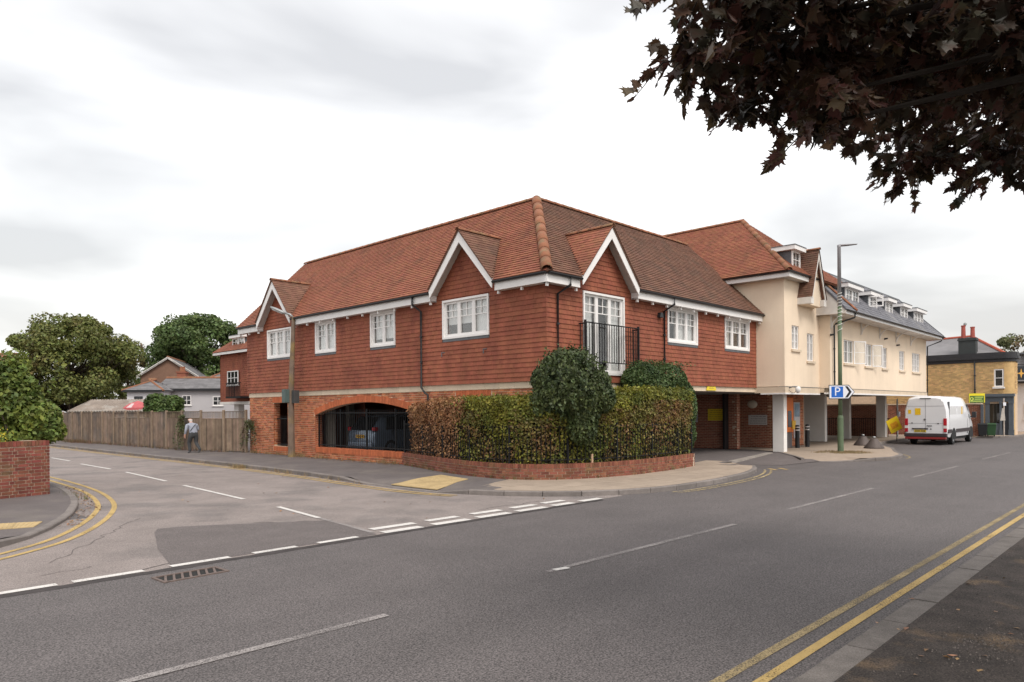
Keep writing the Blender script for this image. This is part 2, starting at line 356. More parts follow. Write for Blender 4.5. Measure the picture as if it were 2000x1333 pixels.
kA = catmull([(-3.66,90),(-3.66,36),(-3.7,26),(-3.66,19),(-3.58,14),(-3.62,10),(-3.75,6.5),(-3.92,4.4),(-4.06,2.4),(-4.1,1.0),(-3.93,-.4),(-3.5,-1.6),(-2.95,-2.45),(-2.2,-3.2),(-1.3,-3.72),(-.3,-4.0),(.6,-4.1),(2,-4.08),(3.46,-3.97),(4.8,-3.75),(6.03,-3.35),(7.0,-2.87),(7.71,-2.3),(8.15,-1.75),(8.35,-1.3)])
kB = catmull([(-150,-3.2),(-40,-3.2),(-18,-2.9),(-15,-1.9),(-13.6,-1.0),(-12.84,-.41),(-12.42,.05),(-11.85,.98),(-11.18,2.41),(-10.64,4),(-10.2,6.2),(-9.97,8.5),(-9.85,12),(-9.8,90)])
kD = catmull([(11.0,-2.75),(11.5,-3.5),(12.2,-4.45),(13.4,-4.98),(14.6,-5.03),(15.7,-4.87),(17.3,-4.2),(20,-3.3),(22.5,-2.1),(25,-1.35),(28,-1.1),(33,-1.1),(35.2,-2.6),(36.6,-4.5),(40,-5.2),(60,-5.6),(220,-5.8)])
kC = [Vector((x*.3-150, -11.2, 0)) for x in range(1234)]
def drop(p):                # how far a kerb is lowered, by place along it
    d = 0
    for c, h, w in (((-4.05, 1.6), .085, 1.9), ((8.1, -1.6), .1, .9), ((11.2, -3.2), .11, 1.1), ((-11.6, 1.6), .05, 1.6)):
        r = math.hypot(p.x-c[0], p.y-c[1]); d = max(d, h*max(0, min(1, (w+.5-r)/.5)))
    return d
def kerb(name, path, m_, length, width, side_=1, z=0., near=None):
    par = bpy.data.objects.new(name, None); COL.objects.link(par); par['kind'] = 'structure'
    st = resample(path, length); rest = MB(); k = 0
    order = sorted(range(len(st)-1), key=lambda i: ((st[i]+st[i+1])/2-CAM).length)
    nearset = set(order[:130])
    for i in range(len(st)-1):
        a, b = st[i], st[i+1]; t = (b-a).normalized(); n = Vector((-t.y, t.x, 0))*side_; L = (b-a).length
        if L < .05: continue
        a2, b2 = a+t*.008, b-t*.008; da, db = z-drop(a), z-drop(b); e = .018; j = random.uniform(-.004, .004)
        P = [a2-n*0, b2-n*0, b2+n*width, a2+n*width]
        vs = [Vector((p.x, p.y, -.3)) for p in P]+[P[0]+Vector((0,0,da-e+j)), P[1]+Vector((0,0,db-e+j)), P[1]+n*e+Vector((0,0,db+j)), P[0]+n*e+Vector((0,0,da+j)), P[2]+Vector((0,0,db+j)), P[3]+Vector((0,0,da+j))]
        fs = [(0,1,5,4), (4,5,6,7), (7,6,8,9), (2,3,9,8), (1,2,8,6,5), (3,0,4,7,9)]
        if i in nearset:
            g = MB(); c = (a+b)/2; c.z = 0; g.add([v-c for v in vs], fs); o = g.build('kerbstone', m_, par, recalc=False); o.location = c
        else: rest.add(vs, fs)
    o = rest.build('kerb_run', m_, par, recalc=False); o['kind'] = 'stuff'
kerb('kerb', kA, kerb_m, .9, .14, 1); kerb('kerb', kB, kerb_m, .9, .14, 1); kerb('kerb', kD, kerb_m, .9, .14, 1); kerb('kerb', kC, kerb_near, .92, .235, -1, .0)
def walk(name, path, w, inner, m_, side_=1):
    """pavement: a strip behind the kerb that dips where the kerb is lowered, then a flat top out to the inner points"""
    o1 = offset(path, w*side_); o2 = offset(path, (w+1.1)*side_); n = len(path); g = MB()
    g.add([(p.x, p.y, -drop(q)-.003) for p, q in zip(o1, path)]+[(p.x, p.y, -.003) for p in o2], [(i, i+1, n+i+1, n+i) for i in range(n-1)])
    ring = [(p.x, p.y, -.003) for p in o2]+[(x, y, -.003) for x, y in inner[1:]]+[(*inner[0], -.003)]; k = len(ring)-1
    g.add(ring, [(i, (i+1) % k, k) for i in range(k)])
    return struct(g.build(name, m_))
walk('pavement', kA, .135, [(6.5,14),(8.4,3),(8.4,8),(20,8),(20,90)], tarmac_walk)
walk('pavement', kB, .135, [(-40,40),(-60,90),(-150,60)], tarmac_walk)
pd = walk('pavement', kD, .135, [(30,6.5),(220,8),(60,8),(15.2,8),(15.0,1.0),(14.2,-.45)], slab_m)
g = MB(); g.add([(-150,-11.43,-.003), (-150,-30,-.003), (220,-30,-.003), (220,-11.43,-.003)], [(0,1,2,3)]); pc = struct(g.build('pavement', tarmac_near))
# driveway into the undercroft, with its strip of pale setts
g = MB(); g.add([(8.25,-1.4,ZR+.008), (8.7,-2.9,ZR+.006), (11.3,-3.3,-.10), (12.6,-2.0,-.014), (14.6,-.2,-.012), (15.3,7.8,-.012), (8.3,7.8,-.012), (8.3,-.4,-.02)], [(0,1,2,3),(0,3,4,7),(7,4,5,6)])
dw = struct(g.build('driveway', asphalt_patch))
o2_ = offset(kD, 1.235)[0]; o1_ = offset(kD, .1)[0]; g = MB(); Q = [Vector((o1_.x,o1_.y,0)), Vector((o2_.x,o2_.y,0)), Vector((14.2,-.45,0)), Vector((15.0,1.0,0)), Vector((15.2,8,0))]
for a, b in zip(Q, Q[1:]):
    t = (b-a).normalized(); n = Vector((t.y,-t.x,0))*.12; g.hexa([a+Vector((0,0,-.25)), b+Vector((0,0,-.25)), b+n+Vector((0,0,-.25)), a+n+Vector((0,0,-.25)), a+Vector((0,0,.0)), b+Vector((0,0,.0)), b+n+Vector((0,0,.0)), a+n+Vector((0,0,.0))])
g.build('edging', kerb_m, pd, kind='stuff')
g = MB(); g.add([(5.2,-1.5,-.006), (8.3,-1.5,-.02), (8.6,-.3,-.016), (8.6,7.5,-.009), (5.2,7.5,-.006)], [(0,1,2,3,4)]); g.build('driveway_edge', tarmac_walk, dw)
sett = mat('granite_sett', (.30,.265,.235), .85, .15, 6, .3, 60, island=.12)
a, b = Vector((8.35,-1.35,-.05)), Vector((13.6,-.55,.0)); me = None; t = (b-a).normalized(); F = Frame(a, t, Vector((-t.y, t.x, 0)), (0,0,1))
Ps = Pieces('sett', 'sett_run', sett, dw)
for i in range(int((b-a).length/.2)):
    for k in range(2): Ps.add(F, i*.2+.004, i*.2+.196, k*.13, k*.13+.124, -.1, .006, 0, random.uniform(-.002, .002))
Ps.done()
# paving slabs, clipped to the footway
def clip_convex(sub, clipper):
    out = sub
    for i in range(len(clipper)):
        a, b = clipper[i], clipper[(i+1) % len(clipper)]; inp = out; out = []
        ins = lambda p: (b[0]-a[0])*(p[1]-a[1])-(b[1]-a[1])*(p[0]-a[0]) >= 0
        for j in range(len(inp)):
            p, q = inp[j-1], inp[j]
            if ins(p) != ins(q):
                d1 = (b[0]-a[0])*(p[1]-a[1])-(b[1]-a[1])*(p[0]-a[0]); d2 = (b[0]-a[0])*(q[1]-a[1])-(b[1]-a[1])*(q[0]-a[0]); t = d1/(d1-d2)
                out.append((p[0]+(q[0]-p[0])*t, p[1]+(q[1]-p[1])*t))
            if ins(q): out.append(q)
        if not out: return []
    return out
wall_path = catmull([(-.12,6.5),(-.5,5.2),(-.9,3.9),(-1.3,2.4),(-1.47,1.1),(-1.42,.1),(-1.07,-.62),(-.55,-1.08),(.11,-1.4),(1.0,-1.64),(1.97,-1.76),(3.4,-1.74),(4.6,-1.63),(5.45,-1.52)], .15)
iA = offset(kA, .137)
sub = [(p.x, p.y) for p in iA if p.y < -.55 or p.x > -2] + [(7.9,-.6),(6.2,-.9),(5.5,-1.45)] + [(p.x, p.y) for p in reversed(wall_path) if p.y < .25]
par = [o for o in bpy.data.objects if o.name == 'pavement'][0]
for ix in range(-6, 11):
    for iy in range(-7, 3):
        x0, y0 = ix*.9+(.45 if iy % 2 else 0), iy*.6
        c = clip_convex(sub, [(x0+.007, y0+.007), (x0+.893, y0+.007), (x0+.893, y0+.593), (x0+.007, y0+.593)])
        if len(c) < 3: continue
        cx = sum(p[0] for p in c)/len(c); cy = sum(p[1] for p in c)/len(c); j = random.uniform(0, .003)
        g = MB(); k = len(c)
        def zz(p): return .006+j-max([0]+[drop(q)*max(0, 1-math.hypot(q.x-p[0], q.y-p[1])/1.2) for q in kA[::3]])
        g.add([(p[0]-cx, p[1]-cy, zz(p)) for p in c]+[(p[0]-cx, p[1]-cy, -.06) for p in c], [tuple(range(k))]+[(i, (i+1) % k, k+(i+1) % k, k+i) for i in range(k)])
        o = g.build('paving_slab', slab_m, par); o.location = (cx, cy, 0)
# blister paving by the crossing, both sides of the side road
def tactile(quad, nu, nv, zc):
    q = [Vector((*p, 0)) for p in quad]
    for i in range(nu):
        for j in range(nv):
            P = []
            for (a, b) in ((i, j), (i+1, j), (i+1, j+1), (i, j+1)):
                s, t = a/nu, b/nv; P.append((q[0]*(1-s)*(1-t)+q[1]*s*(1-t)+q[2]*s*t+q[3]*(1-s)*t))
            c = sum(P, Vector())/4; P = [c+(p-c)*.985 for p in P]; g = MB()
            zs = [zc(p) for p in P]; top = [p+Vector((0,0,z+.008)) for p, z in zip(P, zs)]
            g.hexa([p-c+Vector((0,0,-.05)) for p in P]+[p-c for p in top])
            for a in range(5):
                for b in range(5):
                    s, t = (a+.5)/5, (b+.5)/5; m_ = top[0]*(1-s)*(1-t)+top[1]*s*(1-t)+top[2]*s*t+top[3]*(1-s)*t-c
                    rr = .016; g.add([m_+Vector((rr*1.3*math.cos(k*math.pi/3), rr*1.3*math.sin(k*math.pi/3), 0)) for k in range(6)]+[m_+Vector((rr*math.cos(k*math.pi/3), rr*math.sin(k*math.pi/3), .005)) for k in range(6)], [(6,7,8,9,10,11)]+[(k, (k+1) % 6, 6+(k+1) % 6, 6+k) for k in range(6)])
            o = g.build('blister_slab', tactile_m, par, recalc=False); o.location = c
def zA(p): return -min(.085, max(0, (-2.85-p.x)/1.15)*.085)
tactile([(-3.93,.15),(-2.1,1.0),(-1.75,2.55),(-3.93,2.0)], 5, 4, zA)
def zB(p): 
    d = min((p-q).length for q in kB); return -.05*max(0, 1-(d-.13)/1.1)
tactile([(-13.35,1.0),(-12.1,1.0),(-11.85,1.55),(-13.35,1.8)], 4, 2, zB)

# ------------------------------------------------------------------ paint on the road
def line(name, pts, w, m_, par=road, z=ZR+.013, step=.4):
    P = [Vector((*p[:2], 0)) for p in pts]; P = resample(P, step) if len(P) == 2 else P
    A, B = offset(P, w/2), offset(P, -w/2); n = len(P); g = MB()
    g.add([(p.x, p.y, z) for p in A]+[(p.x, p.y, z) for p in B], [(i, i+1, n+i+1, n+i) for i in range(n-1)]); return g.build(name, m_, par, recalc=False)
for a, b, m_ in [(-40,-36,paint_wx),(-31,-27,paint_wx),(-22,-18,paint_wx),(-15.5,-11.0,paint_wx),(-8.55,-8.42,paint_wx),(-8.42,-8.2,paint_w),(-8.2,-3.7,paint_wx),(-1.42,3.5,paint_wx),(7,12,paint_wx),(16,21,paint_wx),(25,30,paint_wx),(34,39,paint_wx),(43,48,paint_wx)]: line('centre_line', [(a,-7.45),(b,-7.5)], .1, m_, z=ZR+.008)
for a, b in [((-6.6,28),(-6.6,26)),((-6.62,23.3),(-6.66,20.3)),((-6.87,18),(-6.93,14.3)),((-7.0,12.5),(-7.3,8.2)),((-7.43,6.6),(-7.74,2.4))]: line('centre_line', [a, b], .1, paint_w, side)
line('centre_line', [(-7.85,.6),(-8.1,-1.4)], .1, paint_w, side); line('centre_line', [(-8.1,-1.4),(-8.36,-3.5)], .09, paint_wx, side)
for a, b in [(-8.2,-7.3),(-7.0,-6.28),(-5.9,-5.14),(-4.8,-4.12),(-3.85,-3.2)]: line('give_way_dash', [(a,-3.22),(b,-3.24)], .19, paint_w, side)
for a, b in [(-8.25,-7.47),(-7.19,-6.37),(-6.13,-5.3),(-5.06,-4.24),(-4.0,-3.37),(-3.07,-2.39)]: line('give_way_dash', [(a,-3.62),(b,-3.64)], .20, paint_w, side)
for a, b in [(-15.2,-14.3),(-13.9,-12.88),(-12.72,-11.93),(-11.6,-10.82),(-10.48,-9.81),(-9.45,-8.75)]: line('give_way_dash', [(a,-3.64),(b,-3.64)], .13, paint_w, side)
fa = [p for p in kA if -1.0 < p.y and p.x < -3]
for d in (.26, .46): line('yellow_line', offset(fa, -d), .085, paint_y, side)
fa = [p for p in kA if p.x > -.6 and p.y < -2.9]
for d in (.24, .42): line('yellow_line', offset(fa, -d), .075, worn(mat('paint_yellow_faded', (.42,.33,.18), .8, .1), .42, 22), road)
fb = [p for p in kB if p.x > -40 and p.y < 60]
for d in (.36, .66): line('yellow_line', offset(fb, -d), .1, paint_y, side, z=ZR+.012)
line('yellow_line', [(-60,-10.9),(70,-10.98)], .085, paint_y, z=ZR+.006); line('yellow_line', [(-60,-10.66),(70,-10.76)], .085, paint_yx, z=ZR+.006)
for q in [((7.0,-3.55),(7.35,-3.15)),((7.35,-3.75),(7.75,-3.3))]: line('yellow_line', q, .13, paint_y, z=ZR+.006)
fd = [p for p in kD if 14.5 < p.x < 17.5]
line('yellow_line', offset(fd, -.22), .08, paint_yx, z=ZR+.006)
# cast-iron gully grate by the seam
gt = thing('gully_grate', 'rusty cast iron gully grate with slanted bars sunk in the road', 'drain grate', (-11.6,-4.28,ZR+.002), R(2))
rust = mat('cast_iron', (.16,.12,.105), .7, .25, 18, .3, 120, metal=.3)
g = MB(); w, h = .40, .19
for b_ in [(-w,w,-h,-h+.035),(-w,w,h-.035,h),(-w,-w+.035,-h+.035,h-.035),(w-.035,w,-h+.035,h-.035)]: g.box(b_[0], b_[1], b_[2], b_[3], -.02, .012)
g.build('frame', rust, gt)
for i in range(7):
    x = -.3+i*.1; g = MB()
    g.prism([(x-.075,-h+.035),(x-.045,-h+.035),(x+.0,-.03),(x+.075,h-.035),(x+.045,h-.035),(x-.03,-.03)], -.02, .009); g.build('bar', rust, gt)
g = MB(); g.box(-w+.035, w-.035, -h+.035, h-.035, -.02, -.001); g.build('sump', dark, gt)

# ================================================================== the tile-hung corner building
Z0, ZS, ZT, ZE = 2.50, 2.716, 2.70, 5.40          # brick top, string top, first tile course, fascia bottom
B = thing('tile_hung_building', 'two storey corner building with red hung tiles above orange brick and a carport arch', 'building')
EAVE_N, EAVE_Z, RID_N, RID_Z = .40, 5.70, -3.128, 9.114
sl = math.atan2(RID_Z-EAVE_Z, EAVE_N-RID_N); SLEN = math.hypot(RID_Z-EAVE_Z, EAVE_N-RID_N)
LW, RW = 18.05, 13.12
# --- windows: a mesh frame with panes, curtain and lead apron under it
def window(par, F, u0, u1, v0, v1, lights=3, top_frac=.38, n=.09, apron=True, bl=None, full=False, bars=(2, 2), dep=.12, case=.07):
    g = MB(); W_ = u1-u0; s = .065
    # outer lining boards that stand proud of the tiles, then casements
    for b_ in [(u0-s,u0,v0-s,v1+s),(u1,u1+s,v0-s,v1+s),(u0,u1,v1,v1+s),(u0,u1,v0-s,v0)]: g.box(*b_, -.1, n, F)
    lw = W_/lights
    for i in range(lights):
        a, b = u0+i*lw, u0+(i+1)*lw; fr = case; nf = n-dep+.05
        for b_ in [(a,a+fr,v0,v1),(b-fr,b,v0,v1),(a+fr,b-fr,v0,v0+fr+.02),(a+fr,b-fr,v1-fr,v1)]: g.box(*b_, nf-.05, nf, F)
        if top_frac:
            vt = v1-fr-(v1-v0)*top_frac; rows, cols = bars
            g.box(a+fr, b-fr, vt-.014, vt+.014, nf-.04, nf-.012, F)
            for k in range(1, cols): x = a+fr+(lw-2*fr)*k/cols; g.box(x-.011, x+.011, vt+.014, v1-fr, nf-.04, nf-.012, F)
            for k in range(1, rows): y = vt+(v1-fr-vt)*k/rows; g.box(a+fr, b-fr, y-.011, y+.011, nf-.039, nf-.013, F)
    o = g.build('window', white, par)
    for i in range(lights):
        a, b = u0+i*lw, u0+(i+1)*lw; g = MB(); g.box(a+.05, b-.05, v0+.06, v1-.05, n-dep, n-dep+.006, F); g.build('pane', G, o)
    g = MB(); g.box(u0, u1, v0, v1, -.28, -.27, F); g.build('room_shade', room, o)
    if bl:
        for (a, b, c, d, m_) in bl:
            g = MB(); k = 22; P0 = []; P1 = []
            for i in range(k+1):
                x = u0+W_*(a+(b-a)*i/k); nn = -.12+.012*math.sin(i*1.9)
                P0.append(F.p(x, v0+(v1-v0)*c, nn)); P1.append(F.p(x, v0+(v1-v0)*d, nn))
            g.add(P0+P1, [(i, i+1, k+2+i, k+1+i) for i in range(k)]); g.build('curtain', m_, o, smooth=True)
    if apron:
        g = MB(); g.box(u0-s, u1+s, v0-s-.09, v0-s, 0, .075, F); k = int(W_/.2)
        for i in range(k): x = u0+(i+.3)*W_/k; g.prism([(x,v0-s-.085),(x+.07,v0-s-.09),(x+.10,v0-s-.15),(x+.03,v0-s-.15)], .02, .055, F)
        g.build('lead_apron', lead, o)
    return o
nb = (0, 1, 0, 1, blind)
winL = [(2.26,4.38,3,[(0,.34,0,1,blind),(.34,1,.36,1,blind)]), (6.95,8.40,2,[(0,1,.2,1,blind)]), (10.73,12.18,2,[(0,1,0,1,blind)]), (14.10,16.16,3,[(0,1,0,1,blind)])]
for u0, u1, k, bl in winL: window(B, FL, u0+.05, u1-.05, 4.22, 5.34, k, bl=bl)
winR = [(6.3,8.3,3,[(.33,1,0,1,blind)]), (10.42,12.46,3,[(0,.35,0,1,blind),(.35,1,.55,1,blind)])]
for u0, u1, k, bl in winR: window(B, FR, u0+.05, u1-.05, 4.22, 5.34, k, bl=bl)
window(B, FR, 1.66, 3.64, 2.98, 5.34, 3, top_frac=.2, apron=False, bl=[(0,.3,.0,1,blind),(.66,1,.0,1,blind)])     # french window behind the balcony
holesL = [(a-.04, b+.04, 4.02, 5.42) for a, b, *_ in winL]; holesR = [(a-.04, b+.04, 4.02, 5.42) for a, b, *_ in winR]+[(1.58, 3.72, 2.9, 5.42)]
# --- hung tiles on the two facades and the gables
GAB = [(FL, 3.20, 'L'), (FL, 15.05, 'L'), (FR, 2.60, 'R')]
GH, GZ0, GZ1 = 1.48, 5.76, 7.46          # gable half width at the feet, foot and apex heights of the barge boards
TWL = Pieces('wall_tile', 'wall_tile_field', tile_w, B, 300)
tile_rows(TWL, FL, ZT, 5.6, .138, .165, lambda v: (-.075, LW+.07), .025, .05, holesL)
TWR = TWL
tile_rows(TWR, FR, ZT, 5.6, .138, .165, lambda v: (-.075, RW), .025, .05, holesR)
for F, c, _ in GAB:
    tile_rows(TWL, F, 5.6, GZ1-.2, .138, .165, lambda v: (c-GH*(GZ1-.12-v)/(GZ1-GZ0)+.02, c+GH*(GZ1-.12-v)/(GZ1-GZ0)-.02), .024, .05)
TWL.done()
# backing walls behind the tiles, with real openings for the windows
def panel(F, u0, u1, v0, v1, n0, n1, holes, name, m_, par):
    us = sorted({u0, u1, *[h[0] for h in holes], *[h[1] for h in holes]}); vs = sorted({v0, v1, *[h[2] for h in holes], *[h[3] for h in holes]}); g = MB()
    us = [u for u in us if u0 <= u <= u1]; vs = [v for v in vs if v0 <= v <= v1]
    for a, b in zip(us, us[1:]):
        for c, d in zip(vs, vs[1:]):
            if any(h[0] < (a+b)/2 < h[1] and h[2] < (c+d)/2 < h[3] for h in holes): continue
            g.box(a, b, c, d, n0, n1, F)
    return g.build(name, m_, par)
panel(FL, -.04, LW+.04, ZS+.002, 5.75, -.25, .045, [(a, b, 4.17, 5.39) for a, b, *_ in winL], 'wall', tile_w, B)
panel(FR, .26, RW, ZS+.002, 5.75, -.25, .044, [(a, b, 4.17, 5.39) for a, b, *_ in winR]+[(1.61,3.69,2.93,5.39)], 'wall', tile_w, B)
for F, c, _ in GAB:
    g = MB(); g.prism([(c-GH+.06,5.751),(c+GH-.06,5.751),(c,GZ1-.15)], -.25, .045, F); g.build('gable_wall', tile_w, B)
g = MB(); g.prism([(-.2,0),(-6.3,0),(-6.3,5.7),(-3.128,8.95),(-.2,6.0)], 17.9, 18.06, Frame((0,0,0),(-1,0,0),(0,0,1),(0,1,0))); g.build('end_wall', brick_o, B)
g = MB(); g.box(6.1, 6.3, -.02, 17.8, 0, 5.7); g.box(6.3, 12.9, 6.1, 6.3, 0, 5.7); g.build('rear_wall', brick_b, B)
# --- string course of stones
SC = Pieces('string_stone', 'string_run', stone, B, 120)
for F, L_ in ((FL, LW), (FR, RW)):
    x = .02 if F is FL else .0
    while x < L_-.05:
        e = min(x+.62, L_); SC.add(F, x+.003, e-.003, Z0, ZS, -.2, .016); x = e
SC.done()
g = MB(); g.box(.2, 6.1, .2, 17.9, Z0+.01, Z0+.2); g.box(6.1, 13.1, .2, 6.1, Z0+.012, Z0+.2); g.build('ceiling', ceil_m, B)
# --- ground floor brickwork
AC, AR, AZ, RI = 8.95, 3.42, -10.12, 12.30         # arch centre, half chord, circle centre height, intrados radius
def arch_ext(v, rad):
    h = v-AZ
    if h >= rad: return None
    w = math.sqrt(rad*rad-h*h); w = min(w, AR+.12)
    return (AC-w, AC+w)
hole_arch = lambda v: (AC-AR, AC+AR) if .42 < v < 1.70 else ((arch_ext(v, RI+.25)) if v >= 1.70 else None)
hole_door = (14.58, 15.80, .36, 2.23)
BW = Pieces('brick', 'brickwork', brick_o, B, 300)
soldier_l = (14.5, 15.88, 2.22, Z0)
flat_arch = (2.2, 3.9, 2.27, Z0)
brick_rows(BW, FL, 0, Z0-.002, lambda v: (.0, LW-.03), [hole_arch, hole_door, soldier_l, flat_arch, (AC-AR-.02, AC+AR+.02, .21, .43), (14.5,15.88,.14,.37)])
brick_rows(BW, FR, 0, Z0-.002, lambda v: (.0, 6.45))
BW.done()
g = MB(); n = 60
us = sorted(set([0.004, LW-.04, hole_door[0], hole_door[1]]+[AC-AR+2*AR*i/n for i in range(n+1)]))
for a, b in zip(us, us[1:]):
    mid = (a+b)/2; iv = [(0, Z0-.004)]
    if hole_door[0] < mid < hole_door[1]: iv = cut(iv, hole_door[2], hole_door[3])
    if abs(mid-AC) < AR:
        ia = AZ+math.sqrt(RI**2-(a-AC)**2)+.004; ib = AZ+math.sqrt(RI**2-(b-AC)**2)+.004
        g.box(a, b, 0, .42, -.3, -.011, FL)
        P = [FL.p(a, ia, -.3), FL.p(b, ib, -.3), FL.p(b, Z0-.004, -.3), FL.p(a, Z0-.004, -.3)]; Q = [FL.p(a, ia, -.011), FL.p(b, ib, -.011), FL.p(b, Z0-.004, -.011), FL.p(a, Z0-.004, -.011)]
        g.hexa(P+Q)
    else:
        for c, d in iv: g.box(a, b, c, d, -.3, -.011, FL)
g.box(.3, 6.44, 0, Z0-.004, -.3, -.011, FR); g.build('mortar', mortar_o, B)
# reveals of brick inside the openings
RV = Pieces('reveal_brick', 'reveal_run', brick_o, B, 120)
for y, sgn in ((AC+AR, -1), (15.80, -1)):
    F = Frame((.30, y, 0), (-1,0,0), (0,0,1), (0,sgn,0)); brick_rows(RV, F, .43, 1.72 if y < 14 else 2.2, lambda v: (0, .29), n0=-.02, n1=.012)
RV.done()
# voussoirs of the arch, soldier lintels and sills
VS = Pieces('voussoir', 'voussoir_run', brick_h, B, 300)
ha = math.asin((AR+.03)/RI); k = int(2*ha*(RI+.12)/.078)
for i in range(k):
    t = -ha+(i+.5)*2*ha/k; c = FL.p(AC+(RI+.125)*math.sin(t), AZ+(RI+.125)*math.cos(t), 0)
    U = FL.U*math.cos(t)-FL.V*math.sin(t); V_ = FL.U*math.sin(t)+FL.V*math.cos(t)
    VS.add(Frame(c, U, V_, FL.N), -.034, .034, -.12, .12, -.32, .012, 0, random.uniform(-.003, .003))
def soldiers(F, u0, u1, v0, v1, n1=.008, lean=0.):
    k = int((u1-u0)/.078); w = (u1-u0)/k
    for i in range(k):
        x = u0+(i+.5)*w; a = lean*(x-(u0+u1)/2)/((u1-u0)/2); c = F.p(x, (v0+v1)/2, 0); U = F.U*math.cos(a)-F.V*math.sin(a); V_ = F.U*math.sin(a)+F.V*math.cos(a)
        VS.add(Frame(c, U, V_, F.N), -w/2+.005, w/2-.005, -(v1-v0)/2+.003, (v1-v0)/2-.003, -.3, n1)
soldiers(FL, 14.5, 15.88, 2.235, Z0-.01); soldiers(FL, 2.25, 3.85, 2.275, Z0-.01, .009, .22); soldiers(FL, 14.56, 15.82, .15, .36, .012)
soldiers(FL, AC-AR, AC+AR, .215, .425, .014)
VS.done()
# --- carport inside: floor kerb, pale posts, a low white fence and the back
g = MB(); g.box(.31, 5.99, .5, 17.8, .0, .012); g.build('carport_floor', asphalt_patch, B)
pb = mat('post_beige', (.42,.38,.33), .8, .08)
for q in ((.75, 1.05, 12.55, 12.85), (3.9, 4.2, 15.9, 16.2)): g = MB(); g.box(*q, 0, 2.5); g.build('carport_post', pb, B)
g = MB(); g.box(5.2, 5.25, 11.5, 17.5, .75, .85); g.box(5.2, 5.25, 11.5, 17.5, .25, .35)
for i in range(20): g.box(5.19, 5.26, 11.5+i*.3, 11.58+i*.3, 0.012, 1.0)
g.build('carport_barrier', white_old, B)
# --- railings in the arch and the narrow opening
def railing(par, F, u0, u1, v0, v1, n, step=.115, posts=()):
    me = MB(); me.box(-.008, .008, 0, v1-v0+.05, -.008, .008); bar = me.mesh('bar'); bar.materials.append(iron); k = int((u1-u0)/step)
    for i in range(k+1): place(bar, 'bar', par, F.mat(u0+(u1-u0)*i/k, v0, n))
    g = MB(); g.box(u0-.05, u1+.05, v0+.06, v0+.10, n-.012, n+.012, F); g.box(u0-.05, u1+.05, v1-.09, v1-.055, n-.012, n+.012, F)
    for p in posts: g.box(p-.022, p+.022, v0-.02, v1+.08, n-.022, n+.022, F)
    g.build('rail', iron, par)
R1 = thing('railing', 'black iron railing filling the wide brick carport arch', 'railing', (0, AC, .42))
railing(R1, Frame((0, -AC, -.42), FL.U, FL.V, FL.N), AC-AR+.15, AC+AR-.12, .44, 1.86, -.12, .118, (AC+AR-.1, AC+1.75, AC, AC-1.75))
R2 = thing('railing', 'short black iron railing in the narrow opening beside the lamp post', 'railing', (0, 15.2, .36))
railing(R2, Frame((0, -15.2, -.36), FL.U, FL.V, FL.N), 14.68, 15.72, .36, 1.62, -.16, .115)
# --- roof
def slope_frame(F): return Frame(F.p(0, EAVE_Z, EAVE_N), F.U, F.V*math.sin(sl)-F.N*math.cos(sl), F.N*math.sin(sl)+F.V*math.cos(sl))
SLF, SRF = slope_frame(FL), slope_frame(FR)
def gable_hole(c):       # the part of the main slope that a gable roof covers
    top = (GZ1-EAVE_Z)/math.sin(sl); return lambda v: (c-GH*(1-v/top), c+GH*(1-v/top)) if v < top else None
def slope_tiles(P, F, ext, gabs):
    rows = round(SLEN/.128); gg = SLEN/rows
    for r in range(rows):
        a = r*gg; vm = a+gg/2; iv = [ext(vm)]
        for gb in gabs:
            e = gb(vm)
            if e: iv = cut(iv, *e)
        for x0, x1 in iv:
            off = .0825 if r % 2 else 0; k = math.floor((x0-off)/.165)
            while off+k*.165 < x1:
                p, q = max(x0, off+k*.165), min(x1, off+(k+1)*.165); k += 1
                if q-p > .015: P.add(F, p+.001, q-.001, a-.012, a+gg, -.004, .028, .024, random.uniform(-.002, .004))
TL = Pieces('roof_tile', 'roof_tile_field', tile_l, B, 150)
hip = lambda v: -EAVE_N+(v/SLEN)*(EAVE_N-RID_N)
slope_tiles(TL, SLF, lambda v: (hip(v), 18.47), [gable_hole(3.20), gable_hole(15.05)])
TR = Pieces('roof_tile', 'roof_tile_field', tile_r, B, 150)
slope_tiles(TR, SRF, lambda v: (hip(v), RW), [gable_hole(2.60)])
g = MB()
for F, e in ((SLF, 18.45), (SRF, RW)):
    vw = .6; P = [F.p(hip(vw), vw, -.01), F.p(e, vw, -.01), F.p(e, SLEN, -.01), F.p(abs(RID_N), SLEN, -.01)]
    g.hexa([p-F.N*.08 for p in P]+P)
    iv = [(-EAVE_N, e)]
    for F0, c, _ in GAB:
        if (F0 is FL) == (F is SLF): iv = cut(iv, c-GH+.05, c+GH-.05)
    for a, b in iv:
        P = [F.p(a, 0, -.01), F.p(b, 0, -.01), F.p(b, vw, -.01), F.p(hip(vw) if a < 0 else a, vw, -.01)]; g.hexa([p-F.N*.05 for p in P]+P)
# rear slopes close the roof
for P in ([(3.13,3.13,9.09),(3.13,18.45,9.09),(6.7,18.45,5.6),(6.7,6.7,5.6)], [(3.13,3.13,9.09),(6.7,6.7,5.6),(RW,6.7,5.6),(RW,3.13,9.09)]):
    P = [Vector(p) for p in P]; n = (P[1]-P[0]).cross(P[2]-P[0]).normalized(); n = n if n.z > 0 else -n; g.hexa([p-n*.08 for p in P]+P)
g.build('roof_deck', tile_r, B)
